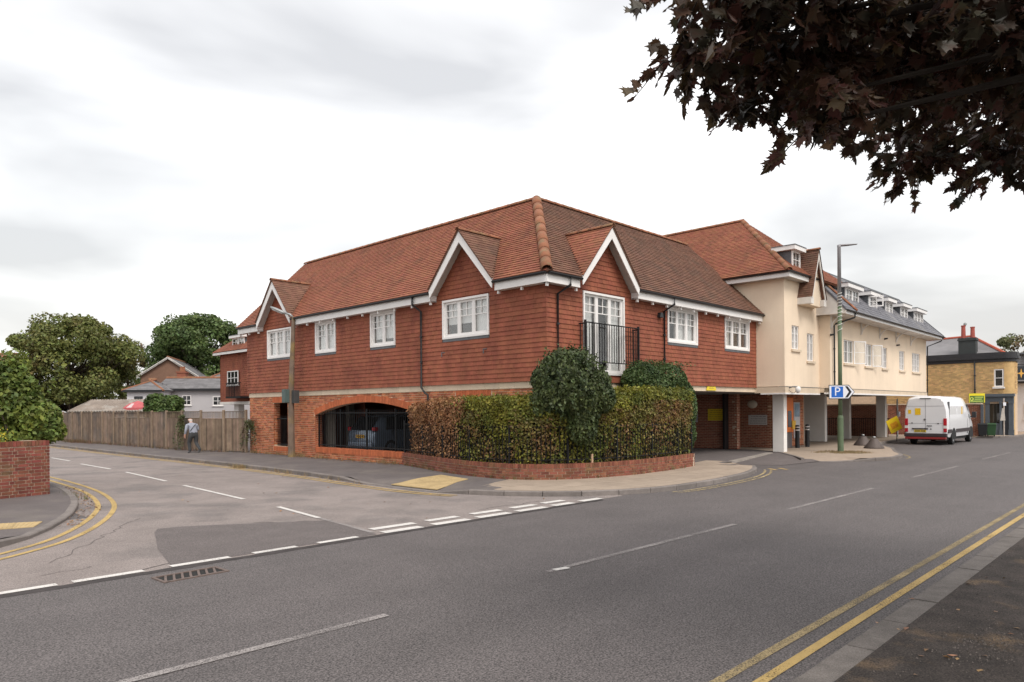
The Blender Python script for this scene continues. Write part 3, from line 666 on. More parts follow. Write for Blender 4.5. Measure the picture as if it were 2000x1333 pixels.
# gable roofs, barge boards, soffits
gn = .42; gs = math.atan2(GZ1-GZ0, GH)
back = EAVE_N-(GZ1-EAVE_Z)/math.tan(sl)        # n where the gable ridge runs into the main slope
for F, c, wh in GAB:
    glen = math.hypot(GH, GZ1-GZ0)
    for sg in (-1, 1):
        Vv = (F.U*(-sg)*GH+F.V*(GZ1-GZ0)).normalized(); Nn = (F.U*sg*(GZ1-GZ0)+F.V*GH).normalized()
        o_ = F.p(c+sg*GH, GZ0, 0); Fg = Frame(o_, F.N, Vv, Nn)           # u runs outwards along n
        face = Nn.dot(Vector((-1,0,0))) > .3
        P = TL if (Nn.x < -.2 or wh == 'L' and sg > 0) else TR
        ext = lambda v: (EAVE_N+.05-(EAVE_N+.05-back)*v/glen, gn+.05)
        rows = round(glen/.128)
        for r in range(rows):
            a = r*glen/rows; e = ext(a+.05); k = 0; x = e[1]
            while x > e[0]:
                x2 = max(e[0], x-.165 if (k or r % 2) else x-.0825); k += 1
                if x-x2 > .015: P.add(Fg, x2+.001, x-.001, a-.012, a+glen/rows, .0, .024, .016, random.uniform(-.002, .003))
                x = x2
        g = MB(); P4 = [Fg.p(gn+.03, 0, -.004), Fg.p(gn+.03, glen, -.004), Fg.p(back-.1, glen, -.004), Fg.p(.1, 0, -.004)]
        g.hexa([p-Nn*.03 for p in P4]+P4); g.build('gable_deck', tile_r, B)
        # barge board and its soffit
        g = MB(); g.hexa([F.p(c+sg*(GH+.0), GZ0-.02, gn-.03), F.p(c, GZ1-.02, gn-.03), F.p(c, GZ1-.40, gn-.03), F.p(c+sg*(GH-.05), GZ0-.28, gn-.03),
                          F.p(c+sg*(GH+.0), GZ0-.02, gn), F.p(c, GZ1-.02, gn), F.p(c, GZ1-.40, gn), F.p(c+sg*(GH-.05), GZ0-.28, gn)])
        g.build('barge_board', white, B)
        g = MB(); t = .16; g.hexa([F.p(c+sg*GH, GZ0-t, .03), F.p(c, GZ1-t-.03, .03), F.p(c, GZ1-t+.01, .03), F.p(c+sg*GH, GZ0-t+.04, .03), F.p(c+sg*GH, GZ0-t, gn-.031), F.p(c, GZ1-t-.03, gn-.031), F.p(c, GZ1-t+.01, gn-.031), F.p(c+sg*GH, GZ0-t+.04, gn-.031)])
        g.build('gable_soffit', soffit_m, B)
TL.done(); TR.done()
# fascia, soffit, gutter, rafter ends
def eave(F, a, b, boxed=(0, 0)):
    g = MB(); g.box(a, b, ZE, 5.63, .315, .34, F); g.box(a, b, ZE+.012, ZE+.03, .04, .315, F)
    if boxed[0]: g.box(a, a+.02, ZE+.002, 5.64, .03, .314, F)
    if boxed[1]: g.box(b-.02, b, ZE+.002, 5.64, .03, .314, F)
    g.build('fascia', white, B)
    g = MB(); P = []
    for q in (a-.02, b+.02): P.append([F.p(q, 5.665-.055*math.sin(t), .40-.055*math.cos(t)) for t in [math.pi*i/8 for i in range(9)]])
    g.loft(P, cap=True, closed=False); g.box(a, b, 5.655, 5.675, .34, .455, F); g.build('gutter', black, B)
    k = max(1, int((b-a)/.9)); me = MB(); me.box(-.028, .028, -.10, .0, -.05, .02); 
    for i in range(k+1):
        o = me.build('rafter_end', white, B); o.matrix_local = F.mat(a+.08+(b-a-.16)*i/k, ZE, .26)
gl = lambda c: (c-GH-.02, c+GH+.02)
eave(FL, -.33, gl(3.20)[0]+.02, (0,1)); eave(FL, gl(3.20)[1], gl(15.05)[0], (1,1)); eave(FL, gl(15.05)[1], 18.45, (1,1))
eave(FR, -.315, gl(2.60)[0]+.02, (0,1)); eave(FR, gl(2.60)[1], RW-.002, (1,0))
# ridge and hip tiles
def half_round(path, r, m_, name, par, over=.03):
    for a, b in zip(path, path[1:]):
        t = (b-a).normalized(); s_ = t.cross(Vector((0,0,1))).normalized(); u_ = s_.cross(t); g = MB(); rings = []
        for q, rr in ((a-t*over, r*1.06), (b, r*.96)):
            rings.append([q-a+s_*rr*math.cos(th)+u_*(rr*math.sin(th)-.05) for th in [math.pi*i/8 for i in range(9)]])
        g.loft(rings, cap=False, closed=False); o = g.build(name, m_, par, smooth=True, recalc=False); o.location = a
        sm = o.modifiers.new('s', 'SOLIDIFY'); sm.thickness = .015; sm.offset = -1
top = Vector((3.128, 3.128, RID_Z+.02))
half_round([Vector((3.128, 3.128+(18.45-3.128)*i/34, RID_Z+.02)) for i in range(35)], .10, ridge_m, 'ridge_tile', B)
half_round([Vector((3.128+(RW-3.128)*i/22, 3.128, RID_Z+.02)) for i in range(23)], .10, ridge_m, 'ridge_tile', B)
e0 = Vector((-EAVE_N+.05, -EAVE_N+.05, EAVE_Z+.06))
half_round([e0+(top-e0)*i/9 for i in range(10)], .15, ridge_m, 'hip_tile', B)
for F, c, _ in GAB: half_round([F.p(c, GZ1+.02, gn+.04-(gn-back)*i/4) for i in range(5)], .08, ridge_m, 'ridge_tile', B)
# downpipes
def pipe(pts, par, r=.036, m_=black, name='downpipe'):
    g = MB(); g.tube(pts, r, 10); o = g.build(name, m_, par, smooth=True)
    for i in range(len(pts)-1):
        a, b = Vector(pts[i]), Vector(pts[i+1])
        if abs(a.z-b.z) > 1.2:
            for k in range(1, 3):
                q = a.lerp(b, k/3); g = MB(); g.tube([q-Vector((0,0,.03)), q+Vector((0,0,.03))], r*1.35, 10); g.build('pipe_collar', m_, o)
pipe([FL.p(5.55,5.62,.40), FL.p(5.55,5.38,.40), FL.p(5.43,5.16,.13), FL.p(5.43,2.62,.13), FL.p(5.26,2.45,.13), FL.p(5.14,2.38,.10), FL.p(5.14,1.5,.06), FL.p(5.14,.0,.06)], B)
pipe([FR.p(.62,5.62,.40), FR.p(.62,5.42,.40), FR.p(.36,5.16,.13), FR.p(.36,2.6,.13), FR.p(.36,.0,.08)], B)
pipe([FR.p(6.2,5.62,.40), FR.p(6.2,5.42,.40), FR.p(5.98,5.18,.13), FR.p(5.98,2.75,.13), FR.p(5.98,.0,.08)], B)
for x, z in ((5.72,5.02),):          # small vent cowl
    g = MB(); g.prism([(x-.1,z-.07),(x+.12,z-.07),(x+.08,z+.09),(x-.06,z+.09)], .05, .19, FR); g.build('vent_cowl', black, B)
g = MB(); 
for y in (2.35, 4.3): g.box(y, y+.16, 3.72, 3.745, .05, .085, FL); g.box(y+.13, y+.16, 3.60, 3.72, .05, .083, FL)
g.build('air_brick', lead, B)
# balcony rail of the french window
bal = thing('balcony', 'black iron juliet balcony rail in front of the french window', 'balcony', (2.9, -.02, 3.2))
Fb = Frame((-2.9, .02, -3.2), FR.U, FR.V, FR.N); me = MB(); me.box(-.008, .008, 0, 1.16, -.008, .008); bar = me.mesh('bar'); bar.materials.append(iron)
for i in range(22): place(bar, 'bar', bal, Fb.mat(1.46+i*.125, 3.27, .30))
for s_ in (1.4, 4.14):
    for k in range(2): place(bar, 'bar', bal, Fb.mat(s_, 3.27, .12+k*.1))
g = MB(); g.box(1.36, 4.18, 4.42, 4.45, .275, .325, Fb)
g.box(1.36, 4.18, 3.26, 3.29, .285, .315, Fb)
for s_ in (1.37, 4.12): g.box(s_, s_+.05, 3.15, 4.50, .272, .328, Fb); g.box(s_+.01, s_+.04, 3.2, 3.25, .04, .272, Fb); g.box(s_+.01, s_+.04, 4.38, 4.415, .04, .272, Fb)
g.build('rail', iron, bal)
# yellow height notice under the string course
hs = thing('warning_sign', 'small yellow trapezoid notice fixed to the beam over the driveway', 'sign', (9.35, -.02, 2.5))
ysign = mat('sign_yellow', (.75,.58,.04), .5, .04); ink = mat('sign_ink', (.03,.03,.03), .6, 0)
g = MB(); g.prism([(-.38,0),(.38,0),(.25,.25),(-.25,.25)], .02, .035, Frame((0,0,.03), FR.U, FR.V, FR.N)); g.build('plate', ysign, hs)
g = MB()
for k, w in enumerate((.2,.16,.2)): g.box(-w, w, .06+k*.06, .08+k*.06, .035, .037, Frame((0,0,.03), FR.U, FR.V, FR.N))
g.build('lettering', mat('sign_faded', (.35,.28,.06), .6, 0), hs)

# ================================================================== the cream rendered corner block
K = thing('rendered_building', 'tall cream rendered block with hipped red tile roof joined to the tile hung building', 'building', (13.14, -1.24, 0))
KX, KY = 13.14, -1.24
FKL = Frame((0,0,0), (0,1,0), (0,0,1), (-1,0,0)); FKF = Frame((0,0,0), (1,0,0), (0,0,1), (0,-1,0))      # local: origin at its front left corner
wk = [(.72, 1.46, 4.26, 5.24, 2), (2.30, 3.02, 3.84, 5.02, 2), (2.42, 2.86, 6.2, 6.75, 1)]
panel(FKF, 0, 3.66, 2.72, 7.15, -.3, 0, [(a, b, c, d) for a, b, c, d, _ in wk], 'wall', render_m, K)
g = MB(); g.box(.3, 7.6, 2.72, 7.15, .0, 0.002, FKL); g.v = []; g.f = []; g.mi = []
g.box(.0, .3, .3, 9.0, 2.72, 7.15); g.build('wall', render_m, K)
g = MB(); g.box(.3, 7.2, 9.0, 9.2, 2.5, 7.1); g.box(7.0, 7.2, 2.5, 9.0, 2.5, 7.1); g.build('wall', render_m, K)
g = MB(); g.box(-.03, 3.63, 2.46, 2.70, -.28, .03, FKF); g.box(.2801, 1.26, 2.46, 2.70, -.2, .03, FKL); g.build('string_course', stone, K)
g = MB(); g.box(-.05, 3.6, 2.40, 2.459, -.28, .05, FKF); g.box(.2801, 1.0, 2.40, 2.459, -.2, .05, FKL); g.build('drip_board', white, K)
g = MB(); g.box(.0, 3.64, 2.7005, 2.7195, -.25, .045, FKF); g.build('string_cap', lead, K)
g = MB(); g.box(.2, 7, .25, 8.9, 2.5, 2.7); g.build('ceiling', ceil_m, K)
def small_window(par, F, a, b, c, d, k, sill=True, bl=True, rows=3):
    g = MB(); fr = .05
    lw = (b-a)/k
    for i in range(k):
        x0, x1 = a+i*lw, a+(i+1)*lw
        for q in [(x0,x0+fr,c,d),(x1-fr,x1,c,d),(x0+fr,x1-fr,c,c+fr),(x0+fr,x1-fr,d-fr,d)]: g.box(*q, -.1, -.04, F)
        for r in range(1, rows): y = c+(d-c)*r/rows; g.box(x0+fr, x1-fr, y-.012, y+.012, -.09, -.06, F)
        g.box((x0+x1)/2-.012, (x0+x1)/2+.012, c+fr, d-fr, -.089, -.061, F)
    o = g.build('window', white, par); g = MB(); g.box(a+.02, b-.02, c+.02, d-.02, -.085, -.08, F); g.build('pane', G, o)
    g = MB(); g.box(a, b, c, d, -.26, -.25, F); g.build('room_shade', room if not bl else blind, o)
    if sill: g = MB(); g.box(a-.08, b+.08, c-.1, c-.002, -.1, .07, F); g.build('sill', stone, o)
    return o
for a, b, c, d, k in wk: small_window(K, FKF, a, b, c, d, k)
# hipped roof: eaves, ridge along y
ox = .42; ez = 7.32; a_ = 3.76; rz_ = 10.62
cor = Vector((-ox, -ox, ez)); rp_ = Vector((-ox+a_, -ox+a_, rz_)); sk = math.atan2(rz_-ez, a_); skl = math.hypot(rz_-ez, a_)
FS1 = Frame(cor, (0,1,0), (math.cos(sk),0,math.sin(sk)), (-math.sin(sk),0,math.cos(sk)))           # slope facing -x
FS2 = Frame(cor, (1,0,0), (0,math.cos(sk),math.sin(sk)), (0,-math.sin(sk),math.cos(sk)))           # slope facing the road
TK = Pieces('roof_tile', 'roof_tile_field', tile_l, K, 60)
tile_rows(TK, FS1, 0, skl, .128, .165, lambda v: (v/skl*a_, 9.6), .028)
tile_rows(TK, FS2, 0, skl, .128, .165, lambda v: (v/skl*a_, 2*a_-v/skl*a_), .02)
g = MB()
for P in ([cor, Vector((-ox,9.2,ez)), Vector((rp_.x,9.2,rz_)), rp_], [cor, rp_, Vector((2*a_-ox,-ox,ez))], [Vector((2*a_-ox,-ox,ez)), rp_, Vector((rp_.x,9.2,rz_)), Vector((2*a_-ox,9.2,ez))]):
    n = (P[1]-P[0]).cross(P[2]-P[0]).normalized(); n = n if n.z > 0 else -n; k = len(P)
    g.add([p-n*.012 for p in P]+[p-n*.09 for p in P], [tuple(range(k)), tuple(range(2*k-1, k-1, -1))]+[(i, (i+1) % k, k+(i+1) % k, k+i) for i in range(k)])
g.build('roof_deck', tile_l, K); TK.done()
half_round([cor+Vector((.05,.05,.03))+(rp_-cor)*i/11 for i in range(12)], .12, ridge_m, 'hip_tile', K)
half_round([Vector((rp_.x, rp_.y+(9.2-rp_.y)*i/13, rz_+.02)) for i in range(14)], .1, ridge_m, 'ridge_tile', K)
g = MB(); e = ox-.04
g.box(-e, 2.5, ez-.26, ez-.07, e-.03, e, FKF); g.box(-e+.0301, 9, ez-.26, ez-.07, e-.03, e, FKL); g.build('fascia', white, K)
g = MB(); g.box(-e+.03, 2.5, ez-.25, ez-.225, .002, e-.031, FKF); g.box(.003, 9, ez-.25, ez-.225, .002, e-.031, FKL); g.build('soffit', soffit_m, K)
for F, b in ((FKF, 2.62), (FKL, 8.9)):
    g = MB(); P = [[F.p(q, ez-.04-.055*math.sin(t), ox+.01-.055*math.cos(t)) for t in [math.pi*i/8 for i in range(9)]] for q in (-ox-.06 if F is FKF else -ox+.06, b)]
    g.loft(P, closed=False); g.build('gutter', black, K)
# flat-topped dormer on the front slope
def dormer(par, F, u0, u1, v0, v1, n, depth, k=2, openw=None, cheek=lead, rise=0):
    d_ = MB(); d_.box(u0+.061, u1-.061, v0, v1-.002, n-depth, n-.3, F); dm = d_.build('dormer', cheek, par)
    for a, b in ((u0, u0+.06), (u1-.06, u1)): q = MB(); q.box(a, b, v0, v1, n-depth, n-.02, F); q.build('dormer_cheek', cheek, dm)
    g = MB(); g.box(u0-.18, u1+.18, v1, v1+.17, n-depth, n+.2, F); g.build('dormer_fascia', white, dm)
    g = MB(); g.box(u0-.2, u1+.2, v1+.17, v1+.20, n-depth, n+.22, F); g.build('dormer_roof', lead, dm)
    g = MB(); lw = (u1-u0)/k
    for i in range(k):
        if openw == i: continue
        x0, x1 = u0+i*lw, u0+(i+1)*lw
        for q in [(x0,x0+.07,v0+.02,v1),(x1-.07,x1,v0+.02,v1),(x0+.07,x1-.07,v0+.02,v0+.1),(x0+.07,x1-.07,v1-.07,v1)]: g.box(*q, n-.02, n+.03, F)
        g.box(x0+.07, x1-.07, (v0+v1)/2-.012, (v0+v1)/2+.012, n-.01, n+.015, F); g.box((x0+x1)/2-.012, (x0+x1)/2+.012, v0+.1, v1-.07, n-.009, n+.014, F)
    g.build('window', white, dm); g = MB(); g.box(u0+.06, u1-.06, v0+.05, v1-.02, n-.018, n-.012, F); g.build('pane', G, dm)
    g = MB(); g.box(u0+.06, u1-.06, v0+.02, v1-.01, n-.2, n-.19, F); g.build('blind', blind if openw is None else room, dm)
    if openw is not None:           # an outward opened casement
        ca = MB(); w = lw-.04; h = v1-v0-.1; Fo = Frame(F.p(u0+openw*lw+.02, v0+.05, n+.03), (F.N*.94+F.U*.34), F.V, (F.U*.94-F.N*.34))
        for q in [(0,.06,0,h),(w-.06,w,0,h),(.06,w-.06,0,.06),(.06,w-.06,h-.06,h),(.06,w-.06,h/2-.012,h/2+.012),(w/2-.012,w/2+.012,.06,h-.06)]: ca.box(*q, -.02, .02, Fo)
        ca.build('open_casement', white, dm)
    return dm
dormer(K, FKF, .92, 1.72, 7.62, 8.36, -.05, .8, 1)
# the narrow steep gable over the front
gc, gz0, gz1, gw = 2.12, 6.42, 8.50, .80
TG = Pieces('roof_tile', 'gable_tile_field', tile_r, K, 0)
for sg in (-1, 1):
    Vv = (FKF.U*(-sg)*gw+FKF.V*(gz1-gz0)).normalized(); Nn = (FKF.U*sg*(gz1-gz0)+FKF.V*gw).normalized(); Fg = Frame(FKF.p(gc+sg*gw, gz0, 0), FKF.N, Vv, Nn); ln = math.hypot(gw, gz1-gz0)
    tile_rows(TG, Fg, 0, ln, .1, .165, lambda v: (-1.9, .62), .02)
    g = MB(); P4 = [Fg.p(.6, 0, -.004), Fg.p(.6, ln, -.004), Fg.p(-1.9, ln, -.004), Fg.p(-1.9, 0, -.004)]; g.hexa([p-Nn*.05 for p in P4]+P4); g.build('gable_deck', tile_r, K)
    g = MB(); c = gc; g.hexa([FKF.p(c+sg*gw, gz0-.03, .56), FKF.p(c, gz1-.03, .56), FKF.p(c, gz1-.42, .56), FKF.p(c+sg*(gw-.1), gz0-.05, .56), FKF.p(c+sg*gw, gz0-.03, .60), FKF.p(c, gz1-.03, .60), FKF.p(c, gz1-.42, .60), FKF.p(c+sg*(gw-.1), gz0-.05, .60)]); g.build('barge_board', white_old, K)
    g = MB(); g.box(c+sg*(gw-.12)-.14, c+sg*(gw-.12)+.14, gz0-.28, gz0-.01, .0, .58, FKF); g.build('kneeler', white_old, K)
TG.done()
g = MB(); g.prism([(gc-gw+.05,gz0-.3),(gc+gw-.05,gz0-.3),(gc+gw-.08,gz0),(gc,gz1-.12),(gc-gw+.08,gz0)], -.28, .42, FKF); g.build('gable_wall', render_m, K)
half_round([FKF.p(gc, gz1+.01, .62-2.4*i/5) for i in range(6)], .07, ridge_m, 'ridge_tile', K)
# undercroft: brick walls, piers, lamp, notices
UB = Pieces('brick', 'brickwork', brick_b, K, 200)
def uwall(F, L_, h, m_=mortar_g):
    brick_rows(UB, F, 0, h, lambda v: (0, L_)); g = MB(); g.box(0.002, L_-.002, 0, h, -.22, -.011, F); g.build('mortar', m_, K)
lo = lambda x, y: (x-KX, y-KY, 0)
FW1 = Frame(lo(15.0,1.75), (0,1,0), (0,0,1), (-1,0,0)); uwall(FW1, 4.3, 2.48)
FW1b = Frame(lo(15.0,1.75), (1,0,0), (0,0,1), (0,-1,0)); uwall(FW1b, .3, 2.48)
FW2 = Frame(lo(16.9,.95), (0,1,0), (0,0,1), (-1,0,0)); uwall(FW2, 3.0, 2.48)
FW3 = Frame(lo(16.9,.95), (1,0,0), (0,0,1), (0,-1,0))
UB.done()
UC = Pieces('brick', 'brickwork', brick_o, K, 200)
brick_rows(UC, FW3, 0, 2.48, lambda v: (0, 3.6)); UC.done()
g = MB(); g.box(.002, 3.6, 0, 2.48, -.22, -.011, FW3); g.build('mortar', mortar_o, K)
g = MB(); g.box(1.5, 1.9, 3.4, 3.5, 0, 2.5); g.build('door', black, K)
for (x0, x1, y0, y1) in ((14.1,14.42,-.78,-.30),):
    g = MB(); g.box(x0-KX, x1-KX, y0-KY, y1-KY, -.003, 2.42); g.build('pier', pier_m, K, bevel=.01)
g = MB(); Fl = Frame(FW2.p(.95, 2.02, 0), FW2.U, FW2.V, FW2.N); rings = []
for r, n in ((.24,0),(.24,.05),(.2,.09),(.1,.12),(.01,.125)): rings.append([Fl.p(r*math.cos(2*math.pi*k/20), r*.8*math.sin(2*math.pi*k/20), n) for k in range(20)])
g.loft(rings); g.build('bulkhead_lamp', mat('lamp_opal', (.55,.52,.46), .4, .03), K, smooth=True)
def notice(label, F, u0, u1, v0, v1, m_, ink_, rows, cat='sign', loc=None):
    c = F.p((u0+u1)/2, v0, 0)+Vector((KX, KY, 0)); t = thing('notice_board', label, cat, c); L_ = Frame(F.p(0,0,0)+Vector((KX,KY,0))-c, F.U, F.V, F.N)
    g = MB(); g.box(u0, u1, v0, v1, -.005, .03, L_); g.build('board', m_, t); k = rows; h = v1-v0; g = MB()
    for i in range(k):
        y = v1-h*(i+.8)/(k+.6); x = u0+.05
        while x < u1-.12:
            w = random.uniform(.05, .16); g.box(x, min(x+w, u1-.05), y-.011, y+.011, .03, .032, L_); x += w+.03
    g.build('lettering', ink_, t, kind='stuff')
notice('yellow notice board on the dark brick wall under the cream building', FW1, .42, 1.42, 1.28, 1.82, ysign, mat('ink_olive', (.33,.25,.03), .6, 0), 5)
notice('small grey notice on brick beside the yellow board, next to the hedge end', FW1, 1.95, 2.45, 1.2, 1.72, mat('sign_grey', (.42,.43,.46), .5, .05), mat('ink_grey', (.2,.2,.22), .6, 0), 4)
notice('pale grey notice under the round bulkhead lamp', FW2, .25, 1.15, 1.05, 1.52, mat('sign_grey2', (.46,.46,.47), .5, .05), mat('ink_dark', (.10,.10,.11), .6, 0), 4)
# cash machine and poster on the brick wall, bollards in front
atm = thing('cash_machine', 'orange cash machine panel on a grey plinth beside the white pier', 'cash machine', (17.0, .93, 0))
orange = mat('atm_orange', (.80,.20,.035), .45, .05); Fa = Frame((0,0,0), (1,0,0), (0,0,1), (0,-1,0)); FaL = Frame((0,0,0), (0,1,0), (0,0,1), (-1,0,0))
g = MB(); g.box(-.15, .75, .72, 2.32, .0, .62, Fa); g.build('body', orange, atm, bevel=.02)
g = MB(); g.box(-.13, .73, .0, .72, .0, .55, Fa); g.build('plinth', mat('atm_grey', (.16,.145,.15), .6, .08), atm)
g = MB(); g.box(-.52, -.2, .95, 1.85, .15, .165, FaL); g.box(.1, .5, .95, 1.7, .62, .635, Fa); g.build('screen', mat('atm_screen', (.06,.07,.09), .2, .05, spec=.6), atm)
g = MB(); g.box(.52, .9, .85, 1.25, .3, .66, Fa); g.build('side_box', mat('atm_yellow', (.75,.45,.05), .5, .05), atm)
t = thing('poster', 'tall pale poster panel on the orange brick wall by the bollards', 'poster', (19.6, .94, .35)); g = MB(); g.box(-.35, .35, 0, 1.75, 0, .04, Fa); g.build('panel', mat('poster_white', (.62,.63,.66), .4, .05), t)
g = MB(); g.box(-.31, .31, 1.05, 1.7, .04, .043, Fa); g.build('picture', mat('poster_blue', (.30,.42,.55), .5, .5, 3), t)
for x, y, lab in ((17.45,.02,'black bollard with two white bands right in front of the cash machine'),(18.55,.0,'black bollard with two white bands between the cash machine and the poster')):
    t = thing('bollard', lab, 'bollard', (x, y, -.003), 0, 'black bollards by the cash machine')
    g = MB(); g.lathe([(.10,0),(.10,1.0),(.085,1.05),(.02,1.06)], n=18); g.build('post', black, t, smooth=False)
    for z in (.80, .93): g = MB(); g.lathe([(.103,z),(.103,z+.045)], n=18); g.build('reflective_band', white, t)
# security camera on the corner
sc = thing('security_camera', 'white dome security camera on a bracket at the cream block corner', 'camera', (13.6,-1.28,2.6))
g = MB(); g.tube([(-.1,.02,.06),(-.1,-.12,.1),(.05,-.25,.1)], .025, 8); g.build('bracket', lead, sc); g = MB(); g.lathe([(.02,.12),(.1,.08),(.11,-.02),(.08,-.12),(.02,-.16)], (.08,-.27,0), 14); g.build('dome', pier_m, sc, smooth=True)
g = MB(); g.tube([(-.2,.0,-.02),(-.15,-.1,-.12),(0,-.15,-.16),(.08,-.2,-.05)], .008, 6); g.build('cable', black, sc)

# ================================================================== the long rendered range
J = thing('rendered_building', 'long low cream rendered range with slate roof, dormers and eaves brackets', 'building', (16.8, -1.7, 0), R(1.0))
FJ = Frame((0,0,0), (1,0,0), (0,0,1), (0,-1,0)); FJL = Frame((0,0,0), (0,1,0), (0,0,1), (-1,0,0)); JL = 16.35
wj = [(1.75,3.1,3.86,4.93,2), (4.72,5.9,3.84,4.92,2), (7.5,8.4,3.83,4.9,2), (10.62,11.66,3.83,4.9,2), (13.2,14.9,3.83,4.92,3)]
panel(FJ, 0, JL, 2.70, 5.92, -.3, 0, [(a, b, c, d) for a, b, c, d, _ in wj], 'wall', render_m, J)
g = MB(); g.box(0, .3, .3, 7, 2.70, 5.92); g.box(JL-.3, JL, .3, 7, 2.70, 5.92); g.box(.3, JL-.3, 6.7, 7, 2.7, 5.92); g.build('side_wall', render_m, J)
g = MB(); g.box(-.03, JL+.03, 2.50, 2.685, -.25, .035, FJ); g.box(0.0, .6, 2.50, 2.685, -.1, .03, FJL); g.build('string_course', stone, J)
g = MB(); g.box(-.05, JL+.05, 2.43, 2.499, -.25, .06, FJ); g.build('drip_board', white, J); g = MB(); g.box(-.04, JL+.04, 2.6855, 2.6985, -.2, .05, FJ); g.build('string_cap', lead, J)
g = MB(); g.box(.1, JL-.1, .26, 6.7, 2.5, 2.68); g.build('ceiling', ceil_m, J)
for i, (a, b, c, d, k) in enumerate(wj):
    o = small_window(J, FJ, a, b, c, d, k, rows=2 if i < 2 else 3, bl=i > 2)
    if i < 2:
        g = MB(); w = (b-a)/2; h = d-c; Fo = Frame(FJ.p(b, c, .0), FJ.N*.55+FJ.U*.83, FJ.V, FJ.U*.55-FJ.N*.83)
        for q in [(0,.05,0,h),(w-.05,w,0,h),(.05,w-.05,0,.05),(.05,w-.05,h-.05,h),(.05,w-.05,h/2-.012,h/2+.012)]: g.box(*q, -.02, .02, Fo)
        oc = g.build('open_casement', white, o); g = MB(); g.box(.03, w-.03, .03, h-.03, -.004, .004, Fo); g.build('pane', G, o)
        g = MB(); g.box(a+.05, a+.3, c+.05, d-.05, -.14, -.13, FJ); g.box(b-.4, b-.05, c+.05, d-.05, -.14, -.13, FJ); g.build('curtain', curtain_g, o)
# slate roof: front slope, end hip, flat lead top
en, ez, rn, rz2 = .82, 6.02, -1.15, 8.26; sj = math.atan2(rz2-ez, en-rn); sjl = math.hypot(rz2-ez, en-rn); EX = JL+.6
FJS = Frame(FJ.p(0, ez, en), FJ.U, FJ.V*math.sin(sj)-FJ.N*math.cos(sj), FJ.N*math.sin(sj)+FJ.V*math.cos(sj))
FJE = Frame(Vector((EX, -en, ez)), (0,1,0), Vector((-math.cos(sj),0,math.sin(sj))), Vector((math.sin(sj),0,math.cos(sj))))
dms = [(1.5,3.3,6.62,7.24,2,None),(4.75,6.1,6.62,7.24,2,0),(7.55,8.75,6.62,7.24,2,None),(10.3,11.6,6.62,7.24,2,None),(13.0,14.9,6.62,7.24,3,None)]
vd = lambda z: (z-ez)/math.sin(sj)
TJ = Pieces('slate', 'slate_field', slate, J, 60)
tile_rows(TJ, FJS, 0, sjl, .2, .25, lambda v: (-.35, EX-v/sjl*(en-rn)), .012, holes=[(a, b, vd(6.6), vd(8.0)) for a, b, *_ in dms])
tile_rows(TJ, FJE, 0, sjl, .2, .25, lambda v: (v/sjl*(en-rn), 8.3-v/sjl*(en-rn)), .012); TJ.done()
g = MB(); P = [FJS.p(-.35,0,-.008), FJS.p(EX,0,-.008), FJS.p(EX-(en-rn),sjl,-.008), FJS.p(-.35,sjl,-.008)]; g.hexa([p-FJS.N*.06 for p in P]+P)
P = [FJE.p(0,0,-.008), FJE.p(8.3,0,-.008), FJE.p(8.3-1.97,sjl,-.008), FJE.p(1.97,sjl,-.008)]; g.hexa([p-FJE.N*.06 for p in P]+P); g.build('roof_deck', slate, J)
g = MB(); g.box(-.3, EX-1.9, 1.1, 6.5, rz2-.06, rz2); g.build('flat_roof', lead, J)
g = MB(); g.tube([FJS.p(-.3,sjl,.0), FJS.p(EX-1.97,sjl,.0), FJE.p(0,0,.02)], .04, 8); g.build('hip_roll', lead, J)
for a, b, c, d, k, op in dms: dormer(J, FJ, a, b, c, d, .16, 1.3, k, op)
half_round([FJS.p(.15+.55*i/6*1.6, sjl*(.62-.6*i/6), .02) for i in range(7)], .10, ridge_m, 'valley_tile', J)
g = MB(); g.box(-.3, EX-.03, 5.84, 5.98, .75, .78, FJ); g.box(EX-.03, EX, -.78, 6.5, 5.84, 5.98); g.build('fascia', white, J)
g = MB(); g.box(-.3, EX-.031, 5.86, 5.885, .002, .749, FJ); g.box(JL+.002, EX-.031, .0, 6.5, 5.861, 5.884); g.build('soffit', white_old, J)
g = MB(); P = [[FJ.p(q, 6.0-.055*math.sin(t), .845-.055*math.cos(t)) for t in [math.pi*i/8 for i in range(9)]] for q in (-.3, EX+.08)]; g.loft(P, closed=False); g.build('gutter', black, J)
for s_ in (1.2, 4.05, 6.95, 9.85, 12.75, -.0):       # curved eaves brackets
    g = MB(); F = Frame(FJ.p(s_+.1, 0, 0), FJ.N, FJ.V, FJ.U)
    g.box(.0, .06, 5.30, 5.86, -.04, .04, F); path = [F.p(.05+.60*(1-math.cos(t)), 5.36+.46*math.sin(t), 0) for t in [math.pi/2*i/8 for i in range(9)]]
    g.tube(path, .032, 6); g.build('eaves_bracket', white_old, J)
pipe([FJ.p(.75,5.95,.83), FJ.p(.72,5.75,.8), FJ.p(.35,5.5,.12), FJ.p(.3,5.42,.08), FJ.p(.3,2.4,.08), FJ.p(.3,2.3,.08)], J)
pipe([FJ.p(JL+.45,5.95,.83), FJ.p(JL+.4,5.75,.7), FJ.p(JL+.08,5.45,.05), FJ.p(JL+.06,2.4,.04), FJ.p(JL+.06,0,.04)], J)
for x, z in ((.95,5.2),(7.9,5.35),(10.1,5.15),(.0,5.0)):
    g = MB(); g.tube([FJ.p(x,z,0), FJ.p(x+.05,z+.02,.16)], [.05,.035], 8); g.build('flue', black, J)
g = MB(); F = Frame((-.33,0,0), (0,-1,0), (0,0,1), (-1,0,0)); g.prism([(-1.1,5.86),(.76,5.86),(.80,5.98),(-1.1,8.1)], -.02, .0, F); g.build('roof_end', white_old, J)
